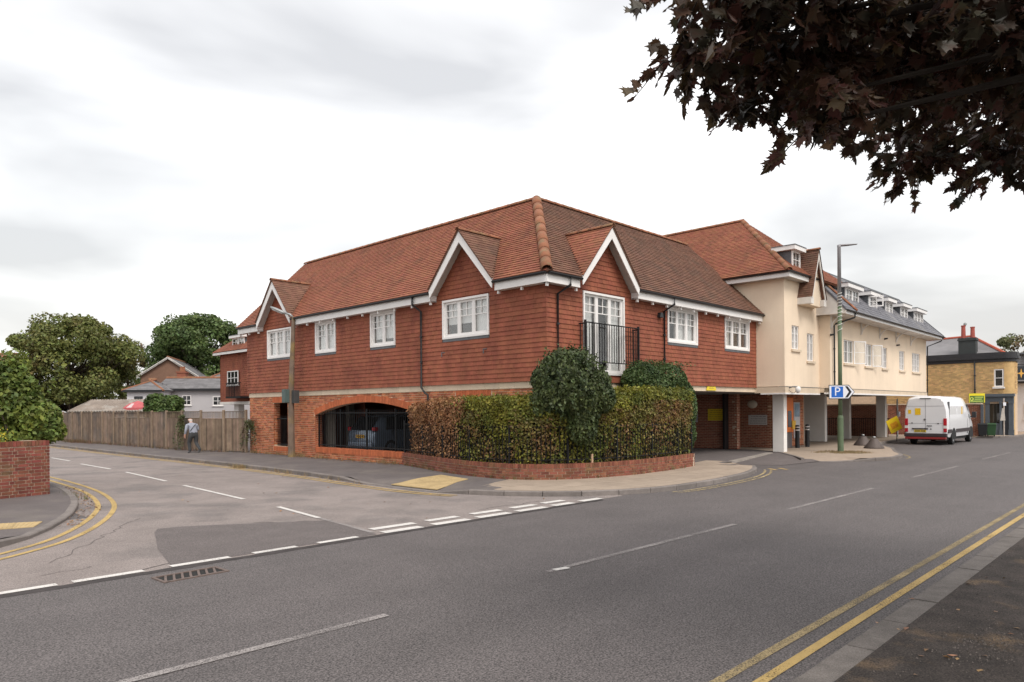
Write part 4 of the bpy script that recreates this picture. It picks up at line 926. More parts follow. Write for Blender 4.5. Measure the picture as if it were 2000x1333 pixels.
# piers under the range, in world metres turned into the local frame
Mi = Matrix.Rotation(-R(1.0), 4, 'Z') @ Matrix.Translation(Vector((-16.8, 1.7, 0)))
for (x0, x1, y0, y1) in ((24.1,24.45,1.25,2.45),(28.3,28.62,1.4,1.92),(31.6,31.95,.45,.95)):
    c = Mi @ Vector(((x0+x1)/2, (y0+y1)/2, 0)); g = MB(); g.box(c.x-(x1-x0)/2, c.x+(x1-x0)/2, c.y-(y1-y0)/2, c.y+(y1-y0)/2, -.003, 2.502); g.build('pier', pier_m, J, bevel=.01)

# dark brick enclosure under the range: low cross wall with coping; back added to shut out light from behind
UJ = Pieces('brick', 'brickwork', brick_b, J, 0)
def jw(x0, y0, x1, y1, h, name):
    a, b = Mi @ Vector((x0,y0,0)), Mi @ Vector((x1,y1,0)); t = (b-a).normalized(); F = Frame(a, t, (0,0,1), Vector((t.y,-t.x,0))); L_ = (b-a).length
    if F.N.dot(Vector((-1,-1,0))) < 0: F = Frame(a, t, (0,0,1), -F.N)
    brick_rows(UJ, F, 0, h, lambda v: (0, L_)); g = MB(); g.box(.002, L_-.002, 0, h, -.22, -.011, F); g.build('mortar', mortar_g, J); return F, L_
F, L_ = jw(33.0,.75,33.0,7.0,1.95,'cross'); g = MB(); g.box(-.02, L_, 1.952, 2.02, -.26, .04, F); g.build('coping', stone, J)
jw(20.5,4.9,29.3,4.9,2.48,'back'); jw(29.3,4.9,29.3,7.0,2.48,'side'); jw(20.5,1.0,20.5,4.9,2.48,'side'); UJ.done()

# ================================================================== foliage helpers
def leaf_mesh(pts, size, seed=1, up_bias=.35, nrm=None, shape=0, sv=.35):
    """many small bent leaves, one face pair each, at the given points"""
    rd = random.Random(seed); V = []; Fc = []
    for i, p in enumerate(pts):
        s = size*(1+rd.uniform(-sv, sv)); d = Vector((rd.gauss(0,1), rd.gauss(0,1), rd.gauss(0,1)))
        if nrm is not None: d = d*.75+Vector(nrm[i])*1.0
        d.z += up_bias; d.normalize()
        a = d.cross(Vector((rd.gauss(0,1), rd.gauss(0,1), rd.gauss(0,1)))); 
        if a.length < 1e-3: continue
        a.normalize(); b = d.cross(a); p = Vector(p); c = d*(s*rd.uniform(-.05, .22)); k = len(V)
        V += [(p-b*s*.5)[:], (p+a*s*.34+c)[:], (p+b*s*.55)[:], (p-a*s*.34+c)[:]]; Fc += [(k, k+1, k+2), (k, k+2, k+3)]
    return V, Fc
def leaves(name, pts, size, m_, parent, seed=1, nrm=None, up_bias=.35, kind='stuff', sv=.35):
    V, Fc = leaf_mesh(pts, size, seed, up_bias, nrm, sv=sv); me = bpy.data.meshes.new(name); me.from_pydata(V, [], Fc); me.materials.append(m_)
    o = bpy.data.objects.new(name, me); COL.objects.link(o); o.parent = parent
    if kind: o['kind'] = kind
    return o
def fol(name, col, col2=None, island=.35, hue=.02, trans=.25, c2scale=1.5, c2lo=.5, c2hi=.6, rough=.55, spec=.35):
    return mat(name, col, rough, .1, 3, island=island, hue=hue, trans=trans, spec=spec, col2=col2, c2scale=c2scale, c2lo=c2lo, c2hi=c2hi)
bark = mat('bark', (.085,.065,.05), .95, .3, 6, .6, 30)
bark_d = mat('bark_dark', (.03,.024,.02), .95, .3, 6, .5, 30)
def blob_pts(rd, c, r, n, shell=.5):
    out = []
    for _ in range(n):
        d = Vector((rd.gauss(0,1), rd.gauss(0,1), rd.gauss(0,1))).normalized(); k = shell+(1-shell)*rd.random()**.6
        out.append((Vector((c[0]+d.x*r[0]*k, c[1]+d.y*r[1]*k, c[2]+d.z*r[2]*k)), d))
    return out
def tree(name, label, loc, height, crown_r, crown_z0, m_, n_leaf=9000, leaf=.3, clumps=34, seed=3, group=None, cat='tree', trunk_r=None, squash=1., shell=.45):
    rd = random.Random(seed); t = thing(name, label, cat, loc, 0, group); tr = trunk_r or height*.022
    cz = (height+crown_z0)/2; rz = (height-crown_z0)/2
    g = MB(); g.tube([(0,0,-.3), (tr*.4,0,height*.25), (-tr*.5,tr,height*.55), (0,0,height*.85)], [tr*1.25, tr, tr*.65, tr*.15], 9); g.build('trunk', bark, t, smooth=True)
    pts = []; limbs = MB(); cl = []
    for i in range(clumps):
        ph = rd.uniform(0, 2*math.pi); q = rd.uniform(-.95, 1); rr = math.sqrt(max(0, 1-q*q))**.75*rd.uniform(.5, 1.02)
        c = Vector((math.cos(ph)*rr*crown_r, math.sin(ph)*rr*crown_r*squash, cz+q*rz*.86)); cl.append(c)
        r = crown_r*rd.uniform(.13, .34); pts += blob_pts(rd, c, (r, r, r*.72), n_leaf//clumps, shell)
        b0 = Vector((0,0,max(crown_z0*.8, min(height*.75, c.z-crown_r*.5)))); mid = b0.lerp(c, .55)+Vector((0,0,-.12*crown_r)); limbs.tube([b0, mid, c], [tr*.42, tr*.25, tr*.06], 6)
    limbs.build('limb', bark, t, smooth=True, kind='stuff')
    leaves('crown', [p for p, d in pts], leaf, m_, t, seed, [d for p, d in pts])
    return t

# ================================================================== dwarf wall, railing and hedge at the corner
DW = thing('dwarf_wall', 'low curved brick wall with soldier coping below the corner hedge', 'wall', (0,0,-.003))
st = resample(wall_path, .226); st = st[:-1]+[wall_path[-1]]
dwh = .42; PB = Pieces('brick', 'brickwork', brick_d, DW, 300)
for i in range(len(st)-1):
    a, b = st[i], st[i+1]; t = (b-a).normalized(); F = Frame(a, t, (0,0,1), Vector((t.y,-t.x,0)) if True else None); L_ = (b-a).length
    n_ = F.N
    if n_.dot(Vector((.9,2.5,0))-a) > 0: F = Frame(a, t, (0,0,1), -n_)
    for c in range(4):
        o2 = L_/2 if c % 2 else 0
        PB.add(F, .003-(0 if c % 2 == 0 else .10), min(.213, L_)-(0 if c % 2 == 0 else .10), c*.0745, c*.0745+.065, -.1, .0, 0, random.uniform(-.004, .004))
PB.done()
PS = Pieces('coping_brick', 'coping_run', brick_d, DW, 200); s2 = resample(wall_path, .075)
for a, b in zip(s2, s2[1:]):
    t = (b-a).normalized(); N_ = Vector((t.y,-t.x,0)); N_ = -N_ if N_.dot(Vector((.9,2.5,0))-a) > 0 else N_; L_ = (b-a).length
    if L_ > .03: PS.add(Frame(a, t, (0,0,1), N_), .003, L_-.003, .303, dwh, -.215, .006, 0, random.uniform(-.003, .003))
PS.done()
g = MB(); n_in = offset(wall_path, .21); n_o = offset(wall_path, .012); k = len(wall_path)
for zz in (0, dwh-.012): g.add([(p.x,p.y,zz) for p in n_o]+[(p.x,p.y,zz) for p in n_in], [(i,i+1,k+i+1,k+i) for i in range(k-1)])
g.add([(p.x,p.y,0) for p in n_o]+[(p.x,p.y,dwh-.012) for p in n_o], [(i,i+1,k+i+1,k+i) for i in range(k-1)]); g.add([(p.x,p.y,0) for p in n_in]+[(p.x,p.y,dwh-.012) for p in n_in], [(i,i+1,k+i+1,k+i) for i in range(k-1)]); g.build('mortar', mortar_g, DW)
# the wall's end and return beside the driveway
Fe = Frame(wall_path[-1]+Vector((.012,-.01,0)), (0,1,0), (0,0,1), (1,0,0)); PE = Pieces('brick', 'brickwork', brick_d, DW, 60); brick_rows(PE, Fe, 0, .30, lambda v: (0, 1.4)); 
for i in range(18): PE.add(Fe, i*.078+.003, i*.078+.072, .303, dwh, -.2, .006)
PE.done(); g = MB(); g.box(.002, 1.4, 0, dwh-.012, -.2, -.008, Fe); g.build('mortar', mortar_g, DW)
# soil bed behind it
g = MB(); P = [(p.x, p.y, .30) for p in n_in]+[(5.3,-.1,.30),(.02,-.02,.30),(-.02,6.4,.30)]; c = (1.0,-.3,.30); g.add(P+[c], [(i, (i+1) % len(P), len(P)) for i in range(len(P))]); g.build('soil', earth, DW)
# railing along the wall
RL = thing('railing', 'black iron railing on the curved dwarf wall in front of the hedge', 'railing', (0,0,dwh))
rp2 = offset(wall_path, .09)
g = MB(); g.tube([(p.x,p.y,.10) for p in rp2[::2]], .014, 6); g.tube([(p.x,p.y,.98) for p in rp2[::2]], .014, 6); g.build('rail', iron, RL, smooth=True)
me = MB(); me.box(-.008,.008,-.008,.008,0,1.02); bar = me.mesh('bar'); bar.materials.append(iron)
for p in resample(rp2, .125)[1:-1]: place(bar, 'bar', RL, Matrix.Translation((p.x, p.y, 0)))
for p in resample(rp2, 1.62): 
    g = MB(); g.box(-.024,.024,-.024,.024,-.02,1.10); o = g.build('post', iron, RL); o.location = (p.x, p.y, 0)
# clipped beech hedge, browned at the car park end
beech = fol('beech_green', (.225,.215,.032), (.105,.125,.026), .45, .025, .25, .9, .42, .62)
beech_b = fol('beech_brown', (.36,.19,.090), (.24,.11,.048), .4, .012, .2, 1.2)
beech_m = fol('beech_bronze', (.21,.125,.048), (.14,.125,.030), .5, .03, .22, 1.4, .42, .58)
laurel = fol('laurel_dark', (.070,.092,.030), (.036,.055,.020), .5, .02, .12, 2, rough=.5, spec=.35)
privet = fol('privet', (.075,.115,.036), (.050,.085,.030), .4, .02, .2, 2)
core_m = mat('hedge_core', (.018,.018,.010), 1, .3, 5)  # near-black filler colour, stands in for shade inside hedge and shrubs
HD = thing('hedge', 'clipped corner hedge, green with a browned end, behind black railings', 'hedge', (0,0,.30))
hp = offset(wall_path, .75)
def hedge_z(i): 
    p = hp[i]; return 2.02+.14*min(1, max(0, (5.4-p.y)/1.6))+(.26*min(1, max(0, (p.x-1.6)/.8)) if p.y < 1 else 0)
half = .66; rd = random.Random(5); core = MB(); rings = []
idx = list(range(4, len(hp), 3))
for i in idx:
    p = hp[i]; t = (hp[min(i+1, len(hp)-1)]-hp[max(i-1, 0)]).normalized(); n_ = Vector((-t.y, t.x, 0)); h = hedge_z(i)-.30; w = half-.17
    rings.append([p+n_*w+Vector((0,0,.0)), p+n_*w+Vector((0,0,h-.18)), p+n_*(w-.15)+Vector((0,0,h-.1)), p-n_*(w-.15)+Vector((0,0,h-.1)), p-n_*w+Vector((0,0,h-.18)), p-n_*w+Vector((0,0,0))])
for r_ in rings:
    for q in r_:
        if q.y > .2: q.x = min(q.x, -.06)
        elif q.x > .2: q.y = min(q.y, -.06)
core.loft(rings); core.build('dark_core', core_m, HD)  # solid filler, its dark colour stands for shade between the leaves
sets = {'g': [], 'b': [], 'm': []}
for _ in range(56000):
    f = rd.uniform(3, len(hp)-1.001); i = int(f); p = hp[i].lerp(hp[i+1], f-i); t = ((wall_path[i+1]-wall_path[max(0,i-1)]).normalized().lerp((wall_path[min(i+2,len(hp)-1)]-wall_path[i]).normalized(), f-i)).normalized(); n_ = Vector((-t.y, t.x, 0)); h = hedge_z(i)-.30
    if n_.dot(Vector((.9,2.5,0))-p) > 0: n_ = -n_
    j = rd.gauss(0, .035)+.05*mnoise.noise(Vector((p.x*2.2, p.y*2.2, rd.random()*.3)))
    if rd.random() < .70: z = rd.uniform(.0, h); q = p+n_*(half+j-.05+.07*max(0,min(1,(z-.75)/.7))); nn = n_
    elif rd.random() < .8: z = h+rd.gauss(0, .045)+.05*mnoise.noise(p*2.3); q = p+n_*rd.uniform(-half, half); nn = Vector((0,0,1))
    else: z = rd.uniform(.0, h); q = p-n_*(half+j); nn = -n_
    if q.x > -.05 and q.y > -.05: continue
    w = mnoise.noise(Vector((q.x*.9, q.y*.9, z*.9)))
    if rd.random() < .55*max(0,min(1,(1.45-z)/.7)): continue
    br = (q.y-2.25)/.9+w*.9+rd.gauss(0, .12)+max(0, (.9-z))*.4
    if br > .3: k = 'b'
    elif (z < h-.28 and w+rd.gauss(0, .25) > (.10 if p.x < 1.6 else -.28)): k = 'm'
    else: k = 'g'
    sets[k].append((Vector((q.x, q.y, z)), nn))
for _ in range(900):          # stray shoots above the clipped top
    f = rd.uniform(3, len(hp)-1.001); i = int(f); p = hp[i].lerp(hp[i+1], f-i); t = (hp[i+1]-hp[i]).normalized(); n_ = Vector((-t.y, t.x, 0)); q = p+n_*rd.uniform(-half, half); h = hedge_z(i)-.30; L_ = rd.uniform(.03, .16)*(1+mnoise.noise(p*1.7))
    if q.x > -.05 and q.y > -.05: continue
    for k in range(4): sets['b' if q.y > 2.5 else 'g'].append((Vector((q.x+rd.gauss(0,.015), q.y+rd.gauss(0,.015), h+L_*k/3)), Vector((0,0,.6))))
for k, m_ in (('g', beech), ('b', beech_b), ('m', beech_m)): leaves('foliage', [p for p, n in sets[k]], .078, m_, HD, 11, [n for p, n in sets[k]], .2)
# dark round shrub that swells over the hedge
sh = thing('shrub', 'round dark glossy evergreen shrub swelling out over the corner hedge', 'shrub', (-.22,-1.0,.30)); sh.scale = (.84,.84,.97); rd = random.Random(9); pts = []
for c, r, n in (((.05,0,2.05),(.92,.92,.74),8000),((-.7,.55,2.45),(.36,.36,.36),900),((.1,.15,2.75),(.62,.6,.42),1900),((.8,-.75,1.95),(.4,.4,.45),1200),((-.75,.6,1.75),(.4,.4,.4),1100),((-.55,.4,2.0),(.48,.48,.5),1500),((.75,-.6,2.35),(.42,.42,.4),1200),((-.1,.1,3.0),(.55,.5,.28),1100),((.35,-.1,1.75),(.85,.75,.75),4500),((.55,-.5,2.2),(.5,.5,.5),1800),((-.35,.3,2.7),(.5,.5,.45),1500),((.2,0,2.95),(.42,.42,.36),1100),((.2,-.35,1.2),(.55,.5,.6),1600)): pts += blob_pts(rd, c, r, int(n*1.25), .7)
for _ in range(420):
    d = Vector((rd.gauss(0,1), rd.gauss(0,1), rd.gauss(.3,1))).normalized()
    for k in range(6): pts.append((Vector((0,0,2.2))+Vector((d.x*(.90+.06*k), d.y*(.90+.06*k), d.z*(.78+.07*k)))+Vector((rd.gauss(0,.03), rd.gauss(0,.03), rd.gauss(0,.03))), d))
for _ in range(210):
    d = Vector((rd.gauss(0,1), rd.gauss(0,1), rd.gauss(.6,.7))).normalized(); L_ = rd.uniform(.12,.42); b_ = Vector((d.x*1.0, d.y*1.0, 2.2+d.z*.88))
    for k in range(9): pts.append((b_+d*L_*k/8+Vector((rd.gauss(0,.025), rd.gauss(0,.025), .05*k/8+rd.gauss(0,.02))), d))
leaves('foliage', [p for p, d in pts], .098, laurel, sh, 4, [d for p, d in pts], .25)
g = MB(); g.lathe([(.05,1.2),(.5,1.6),(.66,2.1),(.45,2.6),(.05,2.8)], n=14); g.lathe([(.05,-.2),(.09,1.4)], n=8); g.build('dark_core', core_m, sh)  # solid core with the inner shade put into its colour, and a stem
# evergreen at the driveway end
sh = thing('shrub', 'tall clipped evergreen at the driveway end of the hedge', 'shrub', (4.5,-.55,.30)); rd = random.Random(21); pts = []
for c, r, n in (((.6,-.15,2.5),(.9,.6,.5),4000),((-.6,-.15,2.5),(.8,.55,.48),3500),((0,-.2,2.2),(1.4,.5,.5),4500),((1.15,-.3,1.6),(.52,.62,1.0),6000),((1.2,-.32,.75),(.42,.55,.75),3800),((-.7,0,2.45),(.7,.5,.5),3000)): pts += blob_pts(rd, c, r, n, .82)
for _ in range(200):
    x = rd.uniform(-1.2, 1.4); 
    for k in range(5): pts.append((Vector((x+.02*k, -.15+rd.gauss(0,.25), 2.85+.05*k+rd.gauss(0,.03))), Vector((0,0,1))))
leaves('foliage', [p for p, d in pts], .075, privet, sh, 14, [d for p, d in pts], .25)
g = MB(); g.box(-.9,1.1,-.35,.1,2.0,2.55); g.box(.95,1.4,-.55,-.05,.1,2.1); g.build('dark_core', core_m, sh)  # solid boxes, dark colour in place of the shade within the foliage
# little wooden peg by the coping
t = MB(); t.box(-.03,.03,-.02,.02,0,.24); o = t.build('marker_post', mat('peg', (.45,.30,.20), .8, .2), None); o.location = (.28,-1.37,dwh-.005); tag(o, 'short wooden peg standing on the dwarf wall coping', 'post')

# ================================================================== fence along the side road
wood = mat('weathered_wood', (.195,.138,.100), .92, .3, 3, .4, 60, island=.35, hue=.01, col2=(.135,.108,.09), c2scale=.7)
woodp = mat('fence_post_wood', (.24,.18,.13), .9, .2, 4, .3, 60, island=.15)
FN = thing('wooden_fence', 'weathered close boarded wooden fence with trellis strip along the pavement', 'fence', (-.2,18.0,-.003))
fp = [Vector((-.15,18.05,0)),Vector((-.62,19.3,0)),Vector((-1.0,20.9,0))]+[Vector((-1.18-.027*(i*1.85),22.7+i*1.85,0)) for i in range(13)]; fp = [p-Vector((-.2,18.0,0)) for p in fp]
for i, (a, b) in enumerate(zip(fp, fp[1:])):
    t = (b-a).normalized(); N_ = Vector((t.y,-t.x,0)); N_ = -N_ if N_.x > 0 else N_; F = Frame(a, t, (0,0,1), N_); L_ = (b-a).length; g = MB(); h = 1.86+.03*mnoise.noise(Vector((i*1.7,0,0))); tre = .30 if i in (0,1,2,3,5,6,7) else 0; x = .05
    while x < L_-.05:
        w = random.uniform(.085, .105); g.box(x, min(x+w, L_-.04), .04+random.uniform(0,.03), h-tre+random.uniform(-.012,.012), random.uniform(-.006,.006), .018+random.uniform(0,.006), F); x += w+random.uniform(.003,.008)
    if tre:
        y = x = .06
        while x < L_-.06: g.box(x, x+.028, h-tre+.03, h, 0, .016, F); x += .085
        g.box(.04, L_-.04, h-tre-.02, h-tre+.02, -.02, .03, F)
    g.box(.03, L_-.03, h, h+.03, -.03, .04, F); o = g.build('board_panel', wood, FN, recalc=False); o['kind'] = 'stuff'
    g = MB(); g.box(-.05,.05,-.05,.05,0,1.95); o = g.build('post', woodp, FN, bevel=.006); o.location = a+N_*.03; o.rotation_euler = (0,0,math.atan2(t.y,t.x))
ivy = fol('ivy', (.10,.12,.05), (.14,.11,.06), .4, .03, .25, 2)
for (x, y, z, r, lab) in ((-.1,17.75,1.1,.55,'straggling creeper where the fence meets the brick building'),(-1.32,22.2,1.35,.62,'straggling pale creeper spilling over the fence near the pedestrian')):
    rd = random.Random(int(y*10)); pts = []
    for _ in range(16):
        p = Vector((0,0,.3)); d = Vector((-.15, rd.uniform(-1,1), rd.uniform(-.9,.25)))
        for k in range(26): p = p+d*r*.055+Vector((rd.gauss(0,.02), rd.gauss(0,.02), rd.gauss(0,.02)-.003*k)); pts.append(p.copy()); pts.append(p+Vector((rd.gauss(-.05,.04), rd.gauss(0,.05), rd.gauss(0,.05))))
    t = thing('creeper', lab, 'creeper', (x,y,z)); leaves('foliage', pts, .085, ivy, t, 3); g = MB(); g.tube([(.05,0,-z),(.04,.1,-.3),(0,0,.3)], .012, 6); g.build('stem', bark, t)

# ================================================================== garden wall and shrub across the side road
GW = thing('garden_wall', 'old red brick garden wall with brick on edge coping at the side road corner', 'wall', (-10.69,6.05,-.003))
U_ = Vector((-.968,-.25,0)); N_ = Vector((.25,-.968,0)); FG = Frame((0,0,0), U_, (0,0,1), N_); FG2 = Frame((0,0,0), -N_, (0,0,1), -U_)
GP = Pieces('brick', 'brickwork', brick_old, GW, 300)
brick_rows(GP, FG, 0, 1.125, lambda v: (0, 3.6), flemish=True); brick_rows(GP, FG2, 0, 1.125, lambda v: (.0, 6.0), flemish=True)
for i in range(46): GP.add(FG, i*.078+.004, i*.078+.073, 1.133, 1.25+.0, -.22, .006, 0, random.uniform(-.006,.006))
GP.done(); g = MB(); g.box(.01, 3.6, 0, 1.24, -.2, -.012, FG); g.box(.21, 6.0, 0, 1.24, -.2, -.012, FG2); g.build('mortar', mortar_g, GW)
hyd = fol('lilac', (.165,.205,.042), (.11,.15,.036), .45, .025, .28, 1.6)
sh = thing('shrub', 'loose green garden shrub overhanging the old brick wall', 'shrub', (-11.05,7.6,-.003)); rd = random.Random(31); pts = []
for c, r, n in (((0,0,2.15),(.62,.62,.85),3000),((.42,-.43,1.7),(.5,.5,.52),1900),((.62,-.55,1.45),(.34,.34,.3),700),((-.7,.7,2.15),(.8,.8,.95),3600),((-.1,.0,2.75),(.42,.42,.45),900),((.1,-.35,1.3),(.8,.4,.2),1200),((-1,-.1,1.35),(.8,.5,.25),1200),((-1.5,1.4,2.4),(.9,.9,1.0),3000)): pts += blob_pts(rd, c, r, n, .3)
for _ in range(46):
    q_ = rd.uniform(-.3,1.3); p = Vector((-.694*q_+rd.gauss(0,.2), .72*q_+rd.gauss(0,.2), 2.35)); d = Vector((rd.gauss(0,.3), rd.gauss(0,.3), 1)).normalized()
    for k in range(20): p = p+d*.055+Vector((rd.gauss(0,.012), rd.gauss(0,.012), 0)); pts.append((p.copy()+Vector((rd.gauss(0,.04), rd.gauss(0,.04), 0)), d))
leaves('foliage', [p for p, d in pts], .12, hyd, sh, 8, [d for p, d in pts], .3)
g = MB()
for k in range(7): a = k*.9; g.tube([(0,0,0),(math.cos(a)*.2,math.sin(a)*.2,.9),(math.cos(a)*.7-.3,math.sin(a)*.5,2.2)], [.04,.03,.01], 6)
g.build('stems', bark, sh, kind='stuff')
fl = thing('flowering_plant', 'small yellow flowered plant behind the old brick wall coping', 'plant', (-11.75,6.1,1.2)); rd = random.Random(2)
leaves('petals', [Vector((rd.gauss(0,.14), rd.gauss(0,.12), .15+rd.gauss(0,.1))) for _ in range(160)], .07, fol('yellow_flower', (.62,.52,.06), None, .25, .01, .3), fl, 2); leaves('foliage', [Vector((rd.gauss(0,.16), rd.gauss(0,.12), .02+rd.gauss(0,.07))) for _ in range(200)], .07, hyd, fl, 5)
g = MB(); g.tube([(0,0,-1.2),(0,0,.15)], .02, 6); g.build('stem', bark, fl)

# ------------------------------------------------------------------ weeds, dry grass and leaf litter
dry = fol('dry_grass', (.30,.215,.115), (.20,.17,.08), .35, .02, .2, 3); litter = fol('leaf_litter', (.26,.135,.06), (.19,.115,.06), .45, .02, .0, 3); weedg = fol('weed', (.10,.115,.04), (.16,.12,.06), .4, .03, .2, 4)
def blades(name, spots, h, m_, seed):
    rd = random.Random(seed); V = []; Fc = []
    for (x, y, z, n, r) in spots:
        for _ in range(n):
            px, py = x+rd.gauss(0, r), y+rd.gauss(0, r); hh = h*rd.uniform(.4, 1.2); a = rd.uniform(0, 6.28); w = .006; lx, ly = rd.gauss(0, .35)*hh, rd.gauss(0, .35)*hh; k = len(V)
            V += [(px-w*math.cos(a), py-w*math.sin(a), z), (px+w*math.cos(a), py+w*math.sin(a), z), (px+lx, py+ly, z+hh)]; Fc.append((k, k+1, k+2))
    me = bpy.data.meshes.new(name); me.from_pydata(V, [], Fc); me.materials.append(m_); o = bpy.data.objects.new(name, me); COL.objects.link(o); o['kind'] = 'stuff'; return o
rd = random.Random(77)
tag(blades('dry_grass', [(-.06-.05*rd.random(), rd.uniform(6.6,17.9), 0, 9, .05) for _ in range(70)]+[(-.12, 13.9+rd.gauss(0,.5), 0, 30, .1) for _ in range(8)], .2, dry, 1), 'dry grass along the foot of the brick facade', 'grass')
tag(blades('kerb_weeds', [(p.x-.06, p.y, ZR, 10, .05) for p in kA if p.x < -3.3 and 2.8 < p.y < 40 and rd.random() < .5]+[(-3.75, 11+rd.gauss(0,.35), ZR, 60, .09) for _ in range(6)]+[(-3.7, 8.4+rd.gauss(0,.5), ZR, 40, .08) for _ in range(4)], .16, dry, 2), 'dry weeds in the gutter of the side road', 'weeds')
tag(blades('wall_weeds', [(p.x-.04, p.y-.03, 0, 10, .04) for p in wall_path if rd.random() < .3]+[(-10.4+rd.gauss(0,.1), 5.4+rd.gauss(0,.4), -.1, 14, .05) for _ in range(8)], .16, weedg, 3), 'weeds along the foot of the low walls', 'weeds')
tag(blades('post_grass', [(15.28+rd.gauss(0,.45), -2.75+rd.gauss(0,.4), 0, 60, .12) for _ in range(46)], .07, dry, 4), 'patch of dry grass round the green post', 'grass')
fw_ = [(-.2+p.x-.12, 18+p.y, 0, 26, .12) for p in resample([Vector(q) for q in fp], .5)]
tag(blades('fence_weeds', fw_+[(-1.9+rd.gauss(0,.1), 37.5+rd.gauss(0,1.2), 0, 60, .2) for _ in range(16)], .22, fol('dock', (.16,.085,.05), (.10,.10,.045), .4, .03, .15, 2), 5), 'brown weeds along the foot of the wooden fence', 'weeds')
pts = [(p.x-.1+rd.gauss(0,.08), p.y+rd.gauss(0,.1), ZR+.014) for p in kA for _ in range(5) if p.x < -3.3 and 2.5 < p.y < 30]+[(p.x+.22+rd.gauss(0,.1), p.y+rd.gauss(0,.12), ZR+.016) for p in kB for _ in range(9) if -13 < p.x and 1 < p.y < 9]+[(rd.uniform(-11,6), -11.95+rd.gauss(0,.5), .004) for _ in range(150)]+[(-.25+rd.gauss(0,.15), rd.uniform(6.5,13.5), .006) for _ in range(420)]+[(rd.uniform(-9,-3), rd.uniform(-3,12), ZR+.012) for _ in range(40)]
o = leaves('leaf_litter', pts, .055, litter, None, 6, [(0,0,3)]*len(pts), 2.); tag(o, 'fallen brown leaves in the gutters and on the pavements', 'leaves')

# grit, twigs and a patch of loose stones on the near pavement
rd = random.Random(101); V = []; Fc = []
for i in range(1300):
    if i < 420: x, y = -8.55+rd.gauss(0,.32), -12.05+rd.gauss(0,.12)
    else: x, y = rd.uniform(-11,4), -11.46-abs(rd.gauss(0,.8))
    r = rd.uniform(.004,.012); k = len(V); a = rd.uniform(0,3)
    V += [(x+r*math.cos(a+t), y+r*math.sin(a+t)*.8, -.004) for t in (0,1.57,3.14,4.71)]+[(x+.3*r*rd.uniform(-1,1), y+.3*r*rd.uniform(-1,1), r*rd.uniform(.5,1.0))]; Fc += [(k,k+1,k+4),(k+1,k+2,k+4),(k+2,k+3,k+4),(k+3,k,k+4)]
me = bpy.data.meshes.new('grit'); me.from_pydata(V, [], Fc); me.materials.append(mat('grit_stone', (.105,.09,.08), .9, .2, 9, island=.6)); o = bpy.data.objects.new('grit', me); COL.objects.link(o); o['kind'] = 'stuff'; tag(o, 'loose grit and small stones on the near pavement', 'grit')

# ================================================================== street furniture
steel = mat('galvanised', (.33,.34,.34), .45, .12, 5, metal=.4); lampglass = mat('lamp_lens', (.62,.64,.64), .25, .05)
colm = mat('column_brown', (.17,.125,.095), .85, .25, 3, .3, 40, col2=(.24,.17,.08), c2scale=1.2)
LP = thing('street_lamp', 'brown street lamp column with small grey box standing before the brick facade', 'street lamp', (-.47,13.42,-.003))
g = MB(); g.tube([(0,0,0),(0,0,.9),(.0,0,2.6),(.08,-.1,5.72)], [.145,.135,.12,.075], 8); g.build('column', colm, LP)
dl = Vector((-.6,.62,.0)).normalized()
g = MB(); g.tube([Vector((.08,-.1,5.68)), Vector((.08,-.1,5.76))+dl*.15+Vector((0,0,.06)), Vector((.08,-.1,5.9))+dl*.42], .04, 8); g.build('arm', steel, LP, smooth=True)
b0 = Vector((.08,-.1,5.86))+dl*.32; rings = []
for s_, w, h in ((0,.05,.04),(.12,.11,.07),(.4,.12,.075),(.55,.09,.06),(.62,.03,.03)):
    c = b0+dl*s_+Vector((0,0,s_*.42)); sd_ = Vector((-dl.y, dl.x, 0)); rings.append([c+sd_*w*math.cos(t)+Vector((0,0,h*math.sin(t))) for t in [2*math.pi*k/12 for k in range(12)]])
g = MB(); g.loft(rings); g.build('lantern', steel, LP, smooth=True)
g = MB(); rings = [[p-Vector((0,0,.035)) for p in [c_+(q-c_)*.8 for q in r_]] for r_, c_ in [(r_, sum(r_, Vector())/12) for r_ in rings[1:4]]]; g.loft(rings); g.build('lens', lampglass, LP, smooth=True)
g = MB(); g.box(-.30,-.10,-.05,.22,2.22,2.76); o = g.build('control_box', mat('box_green', (.085,.12,.115), .6, .1), LP, bevel=.012)
g = MB(); g.box(-.05,.18,-.33,-.13,2.2,2.72); g.build('control_box', mat('box_dark', (.06,.06,.06), .6, .1), LP)

SP = thing('street_lamp', 'tall green street lamp post wound with white fairy lights and carrying a parking sign', 'street lamp', (15.28,-2.64,-.003))
green = mat('post_green', (.105,.145,.085), .6, .12, 3); greyp = mat('post_grey', (.27,.26,.27), .5, .1, 4, metal=.3)
g = MB(); g.lathe([(.118,0),(.118,1.42),(.10,1.50),(.08,1.52)], n=18); g.build('base', green, SP, smooth=False)
g = MB(); g.lathe([(.082,1.45),(.075,6.0)], n=16); g.build('shaft', green, SP, smooth=True); g = MB(); g.lathe([(.078,6.0),(.068,8.42),(.085,8.5),(.02,8.52)], n=16); g.build('upper_shaft', greyp, SP, smooth=True)
d2 = Vector((.62,-.66,0)).normalized(); g = MB(); rings = []
for s_, w, h in ((-.06,.05,.03),(.05,.09,.05),(.35,.1,.045),(.72,.08,.02)):
    c = Vector((0,0,8.5))+d2*s_+Vector((0,0,.06*s_)); sd_ = Vector((-d2.y,d2.x,0)); rings.append([c+sd_*w*math.cos(t)+Vector((0,0,h*math.sin(t))) for t in [2*math.pi*k/10 for k in range(10)]])
g.loft(rings); g.build('lantern', greyp, SP, smooth=True)
g = MB(); pts = []; z = 4.85
